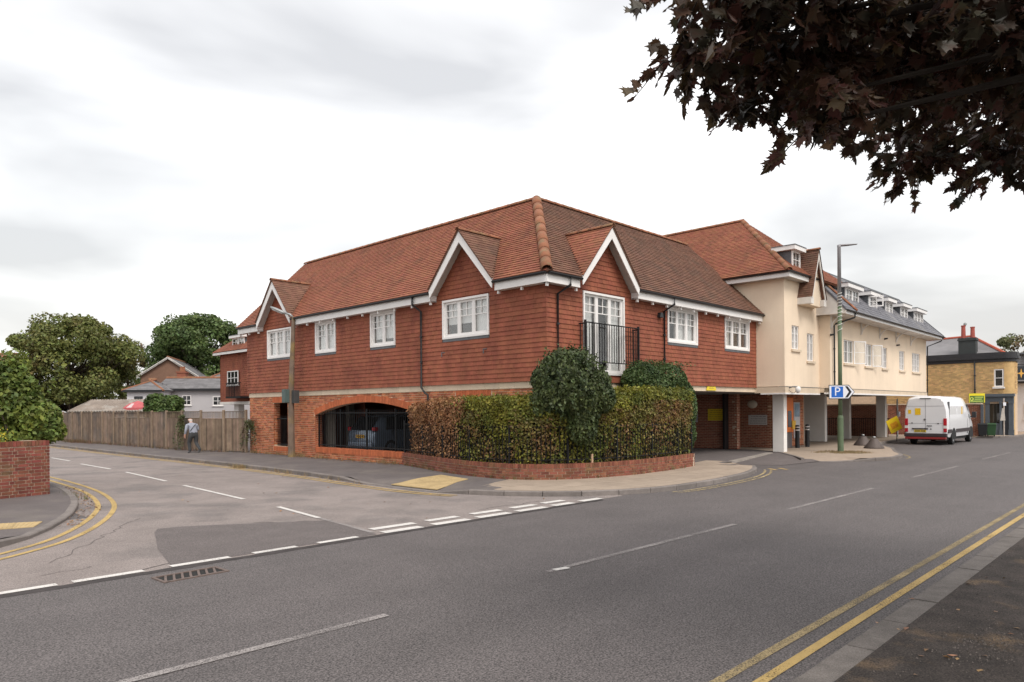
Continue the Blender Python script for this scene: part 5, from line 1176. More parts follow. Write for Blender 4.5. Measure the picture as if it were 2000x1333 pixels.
for k in range(420):
    a = k/420; zz = 4.85+1.75*(a**.75)+.0; pts.append((.088*math.cos(k*.168), .088*math.sin(k*.168), zz))
g.tube(pts, .012, 5); g.build('fairy_light_cable', mat('cable_white', (.75,.75,.72), .4, .02), SP, smooth=True)
# the parking direction sign, facing oncoming traffic
sg = thing('parking_sign', 'blue and white parking sign with black chevron arrow on the green post', 'sign', (15.28,-2.64,2.19))
nd = (-fw).normalized(); Fs = Frame(nd*.14, rt, up, nd); w2, h2 = .53, .29
outl = [(-w2,.0),(w2-.25,.0),(w2,h2),(w2-.25,2*h2),(-w2,2*h2)]
def inset(poly, k, c): return [(c[0]+(x-c[0])*k[0], c[1]+(y-c[1])*k[1]) for x, y in poly]
blk = mat('sign_black', (.015,.015,.017), .4, 0); swh = mat('sign_white', (.72,.73,.78), .4, .03); blu = mat('sign_blue', (.015,.12,.48), .4, .04)
g = MB(); g.prism(outl, -.01, .008, Fs); g.build('plate', blk, sg); g = MB(); g.prism(inset(outl, (.955,.90), (-.03,h2)), .008, .011, Fs); g.build('white_field', swh, sg)
g = MB(); g.box(-.43,.05,.07,.51,.011,.014,Fs); g.build('blue_field', blu, sg)
text('P', .50, 'letter', swh, sg, Fs.mat(-.19,.29,.0155), .001)
g = MB(); g.prism([(.13,.06),(.235,.06),(.40,.29),(.235,.52),(.13,.52),(.285,.29)], .011, .015, Fs); g.build('chevron', blk, sg)
g = MB(); g.box(-.06,.06,.12,.17,-.13,-.01,Fs); g.box(-.06,.06,.41,.46,-.13,-.01,Fs); g.build('bracket', steel, sg, kind='stuff')
# bell bollards on the kerb
bell = mat('bell_iron', (.105,.085,.078), .65, .2, 5, .3, 50, metal=.3)
for x, y, lab in ((21.4,-1.55,'bell shaped iron bollard on the paving, farther from the lamp post'),(19.1,-2.75,'bell shaped iron bollard on the kerb edge, nearer to the lamp post')):
    t = thing('bell_bollard', lab, 'bollard', (x,y,-.003), 0, 'bell bollards by the lay-by'); g = MB(); g.lathe([(.42,0),(.42,.03),(.36,.12),(.24,.26),(.17,.38),(.13,.44),(.02,.45)], n=20); g.build('bell', bell, t, smooth=True); g = MB(); g.lathe([(.02,.45),(.07,.47),(.07,.52),(.02,.54)], n=12); g.build('cap', steel, t, smooth=True)
# plain pole with small plates behind the van
t = thing('sign_post', 'thin grey pole with a small white plate under the cream range', 'sign post', (31.9,-.15,-.003)); g = MB(); g.lathe([(.045,0),(.045,2.3)], n=10); g.build('pole', steel, t); g = MB(); g.box(-.12,.0,-.16,-.05,1.25,1.55); g.build('plate', swh, t)

# ================================================================== the van
def loft_body(g, sec, mi=0): g.loft(sec, cap=True, mi=mi)
VN = thing('van', 'white panel van with yellow stickers on its rear doors parked in the lay-by', 'van', (25.75,-3.18,ZR), 0)
vw_ = mat('van_white', (.72,.72,.74), .3, .03, 2, spec=.5, coat=.4); rub = mat('black_rubber', (.02,.02,.021), .75, .1); bumper = mat('van_bumper', (.045,.035,.038), .6, .1); redm = mat('red_reflector', (.26,.03,.03), .35, .1, 6); tailr = mat('tail_red', (.42,.02,.03), .2, .15, 12, coat=.5); tailw = mat('tail_white', (.72,.66,.64), .2, .05); tyre = mat('tyre', (.018,.018,.018), .85, .1); rim_m = mat('rim', (.24,.24,.25), .4, .1, metal=.6)
def van_ring(x, wb, ws, wr, zb, zs, zr, zt):   # half widths at bottom, shoulder, roof edge; heights
    pts = [(wb,zb),(ws,zb+.25),(ws,zs),(ws-.02,(zs+zr)/2),(wr,zr-.08),(wr-.10,zt-.06),(wr-.34,zt),(0,zt+.02)]
    return [Vector((x, y, z)) for y, z in pts]+[Vector((x, -y, z)) for y, z in reversed(pts[:-1])]
st_ = [(-.02,.88,.93,.80,.52,1.25,2.26,2.38),(.05,.93,.985,.86,.46,1.25,2.30,2.45),(.4,.94,.995,.875,.40,1.25,2.32,2.49),(3.6,.94,.995,.875,.40,1.25,2.32,2.49),(4.25,.94,.99,.85,.40,1.25,2.28,2.44),(4.55,.94,.985,.80,.40,1.22,2.08,2.22),(5.05,.93,.975,.78,.40,1.2,1.62,1.70),(5.3,.92,.96,.80,.40,1.1,1.36,1.42),(5.75,.88,.92,.78,.42,.95,1.12,1.18),(5.98,.78,.84,.68,.45,.85,.92,.97)]
g = MB(); loft_body(g, [van_ring(*q) for q in st_]); o = g.build('body', vw_, VN, smooth=True); o.modifiers.new('e', 'EDGE_SPLIT').split_angle = R(40)
# screen and cab side glass
vd_ = Frame((-.022,0,0), (0,-1,0), (0,0,1), (-1,0,0))          # the rear face: u to the vehicle's right as seen from behind
g = MB(); g.hexa([(4.62,-.98,1.32),(5.2,-.965,1.3),(4.72,-.86,2.02),(4.3,-.885,2.05),(4.62,-1.0,1.32),(5.2,-.985,1.3),(4.72,-.88,2.02),(4.3,-.905,2.05)]); g.build('side_window', G_dark, VN); g = MB(); g.hexa([(4.62,.98,1.32),(5.2,.965,1.3),(4.72,.86,2.02),(4.3,.885,2.05),(4.62,1.0,1.32),(5.2,.985,1.3),(4.72,.88,2.02),(4.3,.905,2.05)]); g.build('side_window', G_dark, VN)
g = MB(); g.hexa([(4.6,-.74,2.10),(4.6,.74,2.10),(5.26,.78,1.44),(5.26,-.78,1.44),(4.63,-.74,2.14),(4.63,.74,2.14),(5.3,.78,1.46),(5.3,-.78,1.46)]); g.build('windscreen', black, VN)
line_m = mat('shut_line', (.12,.12,.13), .8, 0)
dr = MB(); dr.box(-.006,.006,.62,2.36,0,.006,vd_); dr.box(-.85,.85,1.98,1.99,-.01,.004,vd_); dr.box(-.83,.83,1.10,1.11,-.005,.003,vd_); dr.build('door_gap', line_m, VN)
sg_ = Frame((0,-.996,0), (1,0,0), (0,0,1), (0,-1,0))
g = MB(); g.box(.36,.366,.7,2.2,-.1,.003,sg_); g.box(4.2,4.206,.5,1.3,-.03,.004,sg_); g.build('door_gap', line_m, VN, kind='stuff')
for x in (.36, 2.0): g = MB(); g.box(x, x+1.5, 1.42, 2.0, -.07, -.012, sg_); g.build('side_panel', vw_, VN, bevel=.02)
for s_ in (-1, 1):
    g = MB(); c = .88*s_; g.box(c-.075, c+.075, 1.0, 1.36, -.03, .03, vd_); g.build('tail_light', tailr, VN, bevel=.01); g = MB(); g.box(c-.073, c+.073, .86, .99, -.03, .028, vd_); g.build('tail_light', tailw, VN); g = MB(); g.box(c-.075, c+.075, .66, .85, -.03, .03, vd_); g.build('tail_light', tailr, VN, bevel=.01)
g = MB(); g.box(-.97,.97,.42,.60,-.10,.13,vd_); g.build('bumper', bumper, VN, bevel=.03); g = MB(); g.box(-.93,.93,.30,.418,-.10,.12,vd_); g.build('bumper_strip', redm, VN, bevel=.02)
g = MB(); g.box(-.62,.12,.80,.86,.0,.03,vd_); g.build('plate_recess', bumper, VN); g = MB(); g.box(-.52,.02,.655,.775,.0,.018,vd_); pl = g.build('number_plate', mat('plate_yellow', (.62,.44,.04), .5, .03), VN)
def plate_marks(F, u0, u1, v0, v1, n, par):
    g = MB(); k = 7; w = (u1-u0)/(k+1.2)
    for i in range(k): x = u0+w*(.6+i+(.5 if i > 3 else 0)); g.box(x, x+w*.62, v0, v1, n, n+.002, F)
    g.build('plate_characters', ink, par, kind='stuff')
plate_marks(vd_, -.5, 0, .68, .75, .018, pl)
for u_, v_, r in ((-.03,1.30,.055),): 
    g = MB(); g.loft([[vd_.p(u_+rr*math.cos(2*math.pi*k/16), v_+rr*math.sin(2*math.pi*k/16), n) for k in range(16)] for rr, n in ((r,0),(r,.02),(r*.7,.022))]); g.build('emblem', rim_m, VN)
for u_, v_ in ((-.62,1.12),(.57,1.1),(.24,.82)): g = MB(); g.box(u_-.03,u_+.03,v_-.025,v_+.025,0,.015,vd_); g.build('door_lock', black, VN)
g = MB(); g.box(.05,.30,.97,1.0,0,.03,vd_); g.build('door_handle', black, VN, bevel=.01)
stk = mat('sticker_yellow', (.80,.50,.02), .5, .08, 14)
for a, b, c, d in ((-.80,-.66,1.60,1.80),(-.48,-.22,1.54,1.88)): g = MB(); g.box(a,b,c,d,-.015,.0055,vd_); g.build('sticker', stk, VN)
g = MB(); g.box(2.9,3.05,1.55,1.95,-.02,.004,sg_); g.build('sticker', stk, VN)
g = MB(); g.box(-.25,.25,2.36,2.40,-.05,.02,vd_); g.build('high_brake_light', black, VN)
g = MB(); g.box(1.65,4.75,.62,.80,-.03,.022,sg_); g.box(.05,.75,.62,.80,-.03,.022,sg_); g.build('rub_strip', bumper, VN, kind='stuff')
for s_ in (-1, 1):
    g = MB(); g.box(4.72,4.82,s_*1.0-.0,s_*1.0+s_*.12,1.36,1.42) if s_ > 0 else g.box(4.72,4.82,-1.12,-1.0,1.36,1.42); g.box(4.66,4.84,min(s_*1.1,s_*1.3),max(s_*1.1,s_*1.3),1.34,1.66); g.build('wing_mirror', black, VN, bevel=.03, kind='stuff')
for x in (1.2, 5.05):
    for s_ in (-1, 1):
        g = MB(); g.wheel([(.05,s_*.74),(.34,s_*.74),(.355,s_*.77),(.355,s_*.94),(.34,s_*.97),(.22,s_*.975),(.22,s_*.955),(.05,s_*.95)], (x,0,.355), 22); wh = g.build('wheel', tyre, VN, smooth=False)
        g = MB(); g.wheel([(.215,s_*.945),(.2,s_*.972),(.10,s_*.96),(.06,s_*.985),(.01,s_*.985)], (x,0,.355), 18); g.build('rim', rim_m, wh)
        g = MB(); rings = []
        for y_ in (s_*.90, s_*1.003):
            rings.append([Vector((x+.46*math.cos(t), y_, .40+.46*math.sin(t))) for t in [math.pi*(-.08+1.16*k/14) for k in range(15)]])
        g.loft(rings, cap=True, closed=True); g.build('wheel_arch', rub, VN)
g = MB(); g.box(.1,5.8,-.85,.85,.25,.42); g.build('underbody', rub, VN)
# yellow folded notice leaning beside it
t = thing('folding_sign', 'yellow folding notice leaning at a tilt beside the van', 'sign', (26.5,-1.62,-.003)); Fy = Frame((0,0,.55), Vector((.55,-.65,.45)), Vector((-.25,.3,.9)), -fw)
g = MB(); g.box(-.32,.32,.0,.72,0,.03,Fy); g.build('panel', mat('notice_yellow', (.78,.55,.02), .5, .12, 4), t); g = MB(); g.box(-.2,.2,.18,.5,.03,.034,Fy); g.build('print', mat('notice_orange', (.70,.32,.02), .5, .2, 9), t); g = MB(); g.tube([(0,0,0),(0,0,1.0)], .02, 6); g.build('stand', black, t)

# ================================================================== the blue car in the carport
CR = thing('car', 'blue grey hatchback parked nose in behind the arch railing', 'car', (1.05,10.75,.012), R(3)); CR.scale = (1.04, 1.0, 1.10)
cb = mat('car_blue', (.16,.21,.28), .3, .05, 2, spec=.5, coat=.6, metal=.2)
def car_ring(x, w, zb, zs, wr, zt):
    pts = [(w-.06,zb),(w,zb+.18),(w,zs-.1),(w-.03,zs),(wr+.03,zt-.10),(wr-.10,zt-.015),(0,zt)]
    return [Vector((x,y,z)) for y, z in pts]+[Vector((x,-y,z)) for y, z in reversed(pts[:-1])]
cs = [(0,.78,.42,.86,.70,.92),(.06,.86,.30,.92,.66,1.05),(.35,.89,.24,.96,.62,1.38),(.8,.90,.22,.97,.61,1.53),(1.7,.90,.22,.97,.62,1.56),(2.4,.90,.22,.96,.60,1.50),(3.0,.90,.22,.95,.62,1.22),(3.35,.89,.22,.93,.70,1.0),(4.0,.86,.24,.82,.70,.88),(4.25,.76,.32,.66,.6,.70)]
g = MB(); g.loft([car_ring(*q) for q in cs]); o = g.build('body', cb, CR, smooth=True); o.modifiers.new('e', 'EDGE_SPLIT').split_angle = R(35)
gd = mat('car_glass_dark', (.012,.014,.017), .08, .02, spec=.6)
g = MB(); g.hexa([(.02,-.66,.98),(.02,.66,.98),(.42,.58,1.44),(.42,-.58,1.44),(.0,-.66,1.0),(.0,.66,1.0),(.40,.58,1.46),(.40,-.58,1.46)]); g.build('rear_window', gd, CR)
for s_ in (-1, 1):
    g = MB(); y0, y1 = s_*.875, s_*.66; g.hexa([(.55,y0,1.0),(2.75,y0,.99),(2.3,y1,1.44),(.75,y1,1.47),(.55,y0+s_*.02,1.0),(2.75,y0+s_*.02,.99),(2.3,y1+s_*.02,1.44),(.75,y1+s_*.02,1.47)]); g.build('side_window', gd, CR)
    g = MB(); g.box(.02,.2,min(s_*.70,s_*.86),max(s_*.70,s_*.86),.96,1.10); g.build('tail_light', tailr, CR, bevel=.02)
    g = MB(); g.box(-.045,.05,min(s_*.5,s_*.78),max(s_*.5,s_*.78),.36,.42); g.build('reflector', tailr, CR)
    g = MB(); g.box(2.45,2.6,min(s_*.9,s_*1.07),max(s_*.9,s_*1.07),.98,1.1); g.build('wing_mirror', cb, CR, bevel=.02)
    for x in (.78, 3.35):
        g = MB(); g.wheel([(.04,s_*.70),(.31,s_*.70),(.32,s_*.73),(.32,s_*.88),(.30,s_*.905),(.21,s_*.907),(.20,s_*.88),(.04,s_*.87)], (x,0,.32), 20); wh = g.build('wheel', tyre, CR)
        g = MB()
        for k in range(10): a = k*math.pi/5; g.add([(x+.04*math.cos(a+.4),s_*.9,.32+.04*math.sin(a+.4)),(x+.2*math.cos(a+.09),s_*.9,.32+.2*math.sin(a+.09)),(x+.2*math.cos(a-.09),s_*.9,.32+.2*math.sin(a-.09)),(x+.04*math.cos(a-.4),s_*.9,.32+.04*math.sin(a-.4))], [(0,1,2,3)])
        g.build('rim', rim_m, wh, kind='stuff')
g = MB(); g.box(-.06,.1,-.8,.8,.34,.56); g.build('bumper', cb, CR, bevel=.05); g = MB(); g.box(-.03,.02,-.26,.26,.70,.82); pl = g.build('number_plate', mat('plate_yellow2', (.75,.42,.04), .5, .03), CR); plate_marks(Frame((-.03,0,0),(0,-1,0),(0,0,1),(-1,0,0)), -.25, .25, .72, .80, .0, pl)

# ================================================================== the pedestrian
PN = thing('person', 'person walking away along the fence in grey shirt, dark trousers and shoulder strap', 'person', (-1.85,19.75,-.003), R(8)); PN.scale = (1.22, 1.1, 1.0)
def skin_body(verts, edges, root):
    me = bpy.data.meshes.new('body'); me.from_pydata([v[0] for v in verts], edges, []); o = bpy.data.objects.new('body', me); COL.objects.link(o)
    o.modifiers.new('skin', 'SKIN'); sv = me.skin_vertices[0].data
    for i, (p, r) in enumerate(verts): sv[i].radius = (r, r) if not isinstance(r, tuple) else r; sv[i].use_root = (i == root)
    s = o.modifiers.new('sub', 'SUBSURF'); s.levels = 2; s.render_levels = 2
    ev = o.evaluated_get(bpy.context.evaluated_depsgraph_get()); m2 = bpy.data.meshes.new_from_object(ev); bpy.data.objects.remove(o); return m2
vb = [((0,0,.86),(.155,.125)),((0,.02,1.0),(.15,.12)),((0,.07,1.16),(.16,.125)),((0,.13,1.28),(.155,.11)),((0,.17,1.36),(.06,.06)),((0,.20,1.42),(.055,.055)),((0,.235,1.50),(.078,.092)),((0,.245,1.57),(.06,.07))]; E_ = [(i,i+1) for i in range(7)]
def chain(start, pts):
    p = start
    for q in pts: vb.append(q); E_.append((p, len(vb)-1)); p = len(vb)-1
    return p
chain(0, [((-.10,.0,.80),.105),((-.105,.13,.46),.075),((-.10,.08,.10),.052),((-.10,.10,.05),.045),((-.10,.24,.035),.038)])
chain(0, [((.10,-.01,.80),.105),((.11,.02,.46),.075),((.12,-.25,.17),.052),((.12,-.24,.11),.045),((.12,-.13,.035),.038)])
hL = chain(3, [((-.19,.12,1.27),.065),((-.25,.09,1.03),.05),((-.25,.15,.83),.036),((-.25,.17,.765),.034)]); hR = chain(3, [((.19,.12,1.27),.065),((.25,.10,1.05),.05),((.17,.27,.98),.036),((.12,.31,.98),.034)])
for h, d in ((hL, Vector((0,.02,-1))), (hR, Vector((-1,.2,-.1)))):
    b = Vector(vb[h][0])
    for k in range(4): o_ = Vector((0,(k-1.5)*.019,0)) if abs(d.z) > .5 else Vector((0,0,(k-1.5)*.019)); L_ = (.055,.065,.06,.045)[k]; chain(h, [(tuple(b+o_+d*.045),.010),(tuple(b+o_+d*(.045+L_*.6)+Vector((.006,.01,0))),.009),(tuple(b+o_+d*(.045+L_)+Vector((.016,.012,0))),.008)])
    chain(h, [(tuple(b+Vector((.0,.04,.0))+d*.02),.011),(tuple(b+Vector((.0,.055,.0))+d*.05),.009)])
chain(6, [((0,.335,1.485),.014)]); chain(6, [((-.085,.23,1.49),.014)]); chain(6, [((.085,.23,1.49),.014)])
me = skin_body(vb, E_, 0); skinm = mat('skin', (.52,.29,.21), .6, .05); shirt = mat('shirt_grey', (.30,.32,.38), .9, .08, 6, .3, 60); trou = mat('trousers_dark', (.055,.057,.06), .9, .12, 6, .3, 60); shoe = mat('shoe', (.16,.16,.17), .7, .2, 14); hair = mat('hair_white', (.55,.52,.49), .9, .1, 30)
me.materials.clear()
for q in (skinm, shirt, trou, shoe, hair): me.materials.append(q)
for p in me.polygons:
    c = p.center; p.use_smooth = True
    if c.z < .075 or (c.z < .11 and c.x > .05 and c.y < -.1): k = 3
    elif c.z < .94 and abs(c.x) < .22 and not (c.x < -.205): k = 2
    elif c.z > 1.385: k = 4 if (c.z > 1.44 and c.z < 1.53 and c.y < .20) else 0
    elif c.x < -.2 and c.z < .86: k = 0
    elif c.x > .0 and c.y > .245 and c.z < 1.1: k = 0
    else: k = 1
    p.material_index = k
place(me, 'body', PN, Matrix.Identity(4))
g = MB(); 
ctrl = [(.13,.02,1.345),(.06,.0,1.29),(-.06,-.045,1.15),(-.15,-.05,1.02),(-.2,.02,.96)]
for a, b in zip(ctrl, ctrl[1:]):
    a, b = Vector(a), Vector(b); g.hexa([a+Vector((-.02,-.005,-.012)), a+Vector((.02,-.005,.012)), b+Vector((.02,-.005,.012)), b+Vector((-.02,-.005,-.012)), a+Vector((-.02,-.022,-.012)), a+Vector((.02,-.022,.012)), b+Vector((.02,-.022,.012)), b+Vector((-.02,-.022,-.012))])
g.build('bag_strap', black, PN, kind='stuff')

# ================================================================== buildings behind, left
def simple_window(par, F, a, b, c, d, rows=2, cols=2, m_=white, sill=True, pm=None):
    g = MB(); fr = .06
    for q in [(a,a+fr,c,d),(b-fr,b,c,d),(a+fr,b-fr,c,c+fr),(a+fr,b-fr,d-fr,d)]: g.box(*q, -.02, .04, F)
    for k in range(1, cols): x = a+(b-a)*k/cols; g.box(x-.02, x+.02, c+fr, d-fr, -.01, .03, F)
    for k in range(1, rows): y = c+(d-c)*k/rows; g.box(a+fr, b-fr, y-.018, y+.018, -.009, .029, F)
    o = g.build('window', m_, par); g = MB(); g.box(a+.03, b-.03, c+.03, d-.03, -.03, .005, F); g.build('pane', pm or gd, o)
    if sill: g = MB(); g.box(a-.06, b+.06, c-.07, c-.001, -.02, .09, F); g.build('sill', m_, o)
    return o
# rear wing on a pillar
WG = thing('tile_hung_wing', 'rear tile hung wing with dormer and black balcony standing on a white pillar', 'building', (7.5,38.1,0))
FWL = Frame((0,0,0), (0,-1,0), (0,0,1), (-1,0,0)); FWE = Frame((0,0,0), (1,0,0), (0,0,1), (0,1,0))
g = MB(); g.box(.05,5.5,-9,-.05,2.55,6.0); g.build('wall', tile_w, WG)
PW = Pieces('wall_tile', 'wall_tile_field', tile_w, WG, 0); tile_rows(PW, FWL, 2.56, 6.0, .138, .165, lambda v: (0, 9), .03, -.04, [(1.3,3.1,3.68,4.75)]); tile_rows(PW, FWE, 2.56, 6.0, .138, .165, lambda v: (0, 5.5), .03, -.04); PW.done()
g = MB(); g.box(-.04,5.5,-9,.04,2.36,2.55); g.build('string_course', white_old, WG)
g = MB(); g.box(.55,.98,-1.75,-1.05,-.003,2.36); g.build('pillar', pier_m, WG)
simple_window(WG, Frame((-.06,0,0), FWL.U, FWL.V, FWL.N), 1.37, 3.05, 3.72, 4.72, 2, 3)
ezw, rzw = 6.12, 8.9; ow = .4; rw = 2.9; sw = math.atan2(rzw-ezw, rw+ow); swl = math.hypot(rzw-ezw, rw+ow)
F1 = Frame((-ow, ow, ezw), (0,-1,0), (math.cos(sw),0,math.sin(sw)), (-math.sin(sw),0,math.cos(sw))); F2 = Frame((-ow, ow, ezw), (1,0,0), (0,-math.cos(sw),math.sin(sw)), (0,math.sin(sw),math.cos(sw)))
PW = Pieces('roof_tile', 'roof_tile_field', tile_l, WG, 0); tile_rows(PW, F1, 0, swl, .13, .165, lambda v: (v/swl*(rw+ow), 9.4), .028); tile_rows(PW, F2, 0, swl, .13, .165, lambda v: (v/swl*(rw+ow), 6.6-v/swl*(rw+ow)), .028); PW.done()
g = MB()
for F, a, b in ((F1, 0, 9.4), (F2, 0, 6.6)):
    P = [F.p(a,0,-.01), F.p(b,0,-.01), F.p(b if F is F1 else 3.3, swl, -.01), F.p(3.3, swl, -.01)]; g.add([p for p in P]+[p-F.N*.06 for p in P], [(0,1,2,3),(7,6,5,4),(0,4,5,1),(1,5,6,2),(2,6,7,3),(3,7,4,0)])
g.build('roof_deck', tile_l, WG)
g = MB(); g.box(-ow+.03,-ow+.06,-9,ow-.03,5.92,6.10); g.box(-ow+.06,5.6,ow-.06,ow-.03,5.92,6.10); g.build('fascia', white, WG)
dormer(WG, Frame((0,0,0), FWL.U, FWL.V, FWL.N), 1.75, 3.6, 6.45, 7.05, -.15, 1.5, 2)
t = thing('balcony', 'black balcony projecting from the rear tile hung wing', 'balcony', (7.5,34.9,2.77)); g = MB(); g.box(-.75,0,-1.6,.65,0,.12); g.build('deck', iron, t)
me = MB(); me.box(-.012,.012,-.012,.012,.1,1.05); bar = me.mesh('bar'); bar.materials.append(iron)
for i in range(18): place(bar, 'bar', t, Matrix.Translation((-.72, .62-i*.125, 0)))
for i in range(6): place(bar, 'bar', t, Matrix.Translation((-.72+i*.12, .62, 0)))
g = MB(); g.box(-.75,-.69,-1.6,.65,1.03,1.08); g.box(-.69,0,.59,.65,1.03,1.08); g.build('rail', iron, t)
# generic far house with a pitched roof; local frame: front faces -y
def house(name, label, loc, rz, w, d, h, rh, wall, roof, wins=(), chim=(), hip=False, brickf=False, ridge_c=None, over=.3, gable_trim=None, door=None):
    t = thing(name, label, 'house', loc, rz); g = MB(); g.box(0,w,0,d,-.3,h); 
    if not hip: g.prism([(0,h),(d,h),(d/2,h+rh)], 0, .2, Frame((0,0,0),(0,1,0),(0,0,1),(1,0,0))); g.prism([(0,h),(d,h),(d/2,h+rh)], w-.2, w, Frame((0,0,0),(0,1,0),(0,0,1),(1,0,0)))
    g.build('wall', wall, t)
    s = math.atan2(rh, d/2); ln = math.hypot(rh, d/2)+over; P = Pieces('slate', 'roof_covering', roof, t, 0); hx = d/2 if hip else 0
    for sg in (1, -1):
        o = Vector((0, -over*math.cos(s), h-over*math.sin(s)+.06)) if sg == 1 else Vector((0, d+over*math.cos(s), h-over*math.sin(s)+.06)); F = Frame(o, (1,0,0), (0,sg*math.cos(s),math.sin(s)), (0,-sg*math.sin(s),math.cos(s)))
        tile_rows(P, F, 0, ln, .28, .4, lambda v: (-over+hx*v/ln, w+over-hx*v/ln), .03)
        g = MB(); Q = [F.p(-over,0,-.01), F.p(w+over,0,-.01), F.p(w+over-hx,ln,-.01), F.p(-over+hx,ln,-.01)]; g.hexa([p-F.N*.1 for p in Q]+Q); g.build('roof', roof, t)
    if hip:
        for sg in (1, -1):
            o = Vector((-over if sg == 1 else w+over, -over*math.cos(s), h-over*math.sin(s)+.06)); F = Frame(o, (0,1,0), (sg*math.cos(s),0,math.sin(s)), (-sg*math.sin(s),0,math.cos(s)))
            tile_rows(P, F, 0, ln, .28, .4, lambda v: ((d/2+over)*v/ln, d+2*over-(d/2+over)*v/ln), .03); g = MB(); g.add([F.p(0,0,-.02), F.p(d+2*over,0,-.02), F.p(d/2+over,ln,-.02), F.p(0,0,-.1), F.p(d+2*over,0,-.1), F.p(d/2+over,ln,-.1)], [(0,1,2),(5,4,3),(0,3,4,1),(1,4,5,2),(2,5,3,0)]); g.build('roof', roof, t)
    P.done()
    g = MB(); g.tube([(hx-over*(not hip), d/2, h+rh+.1), (w-hx+over*(not hip), d/2, h+rh+.1)], .11, 8)
    if hip:
        for a, b in (((-over,-over),(hx,d/2)),((w+over,-over),(w-hx,d/2))): g.tube([(a[0],a[1],h-.1),(b[0],b[1],h+rh+.1)], .09, 6)
    g.build('ridge', ridge_c or ridge_m, t, kind='stuff')
    Ff = Frame((0,0,0), (1,0,0), (0,0,1), (0,-1,0))
    g = MB(); g.box(-over, w+over, h-.22, h-.04, over*.7, over*.7+.1, Ff); g.build('fascia', gable_trim or black, t)
    if gable_trim:
        for x in (-over, w+over-.06):
            for sg in (0, 1):
                y0 = -over if sg == 0 else d+over; z0 = h-over*math.tan(s); g = MB(); g.hexa([(x,y0,z0-.1),(x,d/2,h+rh-.1),(x,d/2,h+rh+.12),(x,y0,z0+.12),(x+.06,y0,z0-.1),(x+.06,d/2,h+rh-.1),(x+.06,d/2,h+rh+.12),(x+.06,y0,z0+.12)]); g.build('verge_board', gable_trim, t)
    for q in wins: simple_window(t, Ff, *q)
    for (x, y, z1, cw, pots) in chim:
        g = MB(); g.box(x-cw,x+cw,y-.3,y+.3,h+rh*.3,z1); g.box(x-cw-.06,x+cw+.06,y-.36,y+.36,z1,z1+.12); c = g.build('chimney', brick_b, t)
        for k in range(pots): g = MB(); px = x-cw+.25+k*(2*cw-.5)/max(1, pots-1); g.lathe([(.13,z1+.12),(.10,z1+.5),(.12,z1+.55)], (px,y,0), 10); g.build('chimney_pot', ridge_m, c)
    if door: g = MB(); g.box(door[0], door[1], 0, 2.1, -.02, .04, Ff); g.build('door', dark, t)
    return t
vdir = math.atan2(-(.694), .72)       # square to the view from the junction
wall_w = mat('painted_white', (.66,.64,.66), .8, .06, 1); wall_g = mat('painted_lilac_grey', (.46,.44,.45), .8, .05, 1); br_far = mat('brick_brown_far', (.20,.115,.08), .9, .1, 3, .1, 30, speck=.2, speckscale=30)
house('cottage', 'low grey painted cottage with slate roof, small white windows and brick chimneys', (6.75,47.65,-.2), vdir+R(4), 8.2, 4.6, 3.98, .85, wall_g, slate_f, [(.45,1.05,2.6,3.4,2,2),(1.75,2.45,2.6,3.4,2,2),(4.15,4.95,2.55,3.3,2,2)], [(.9,2.6,5.35,.36,3),(5.6,2.6,5.3,.36,3)])
house('cottage', 'white painted cottage with slate roof and dark door beside the parasol', (4.2,47.4,-.2), vdir+R(2), 2.6, 3.2, 3.85, .75, wall_w, slate_f, [(.55,1.2,2.3,3.3,1,1,black)], (), True, door=(.05,.4))
house('cottage_range', 'long slate roofed cottages rising behind the painted ones', (10.6,54.5,-.2), vdir+R(4), 14, 6, 3.9, 1.7, wall_g, slate_f, (), [(5.2,3,6.2,.55,3)], True)
house('brick_house', 'brown brick house with shallow gable and white verge behind the cottages', (15.5,71.5,0), vdir+R(-78), 9, 5.2, 5.6, 1.75, br_far, slate_f, (), (), gable_trim=white_old)
house('brick_house', 'brown brick gabled house showing beside the rear wing', (17.0,52.6,0), vdir+R(-70), 8, 6, 5.6, 2.0, br_far, slate_f, (), (), gable_trim=white_old)
# low garage with corrugated roof behind the fence
t = thing('garage', 'low garage with weathered grey sheet roof behind the wooden fence', 'garage', (-.9,42.3,0), vdir+R(2)); conc = mat('garage_concrete', (.27,.25,.22), .9, .1, 2); asb = mat('sheet_roof', (.23,.19,.16), .95, .25, 1.5, .4, 20, col2=(.30,.27,.24), c2scale=1.4)
g = MB(); g.box(0,4.9,0,3.4,0,1.98); g.build('wall', conc, t)
for sg in (1, -1):
    V = []; n = 60; y0, y1 = (-.2, 1.7) if sg == 1 else (3.6, 1.7)
    g = MB(); A = []; B2 = []; 
    for i in range(n+1): x = -.25+5.4*i/n; dz = .03*math.cos(i*math.pi/1.0); ins = .55*(1 if True else 0); A.append((x,y0,1.95+dz)); B2.append((min(max(x,.35),4.55),y1,2.74+dz*.6))
    g.add(A+B2, [(i,i+1,n+2+i,n+1+i) for i in range(n)]); o = g.build('roof', asb, t, recalc=False); o.modifiers.new('s','SOLIDIFY').thickness = .05
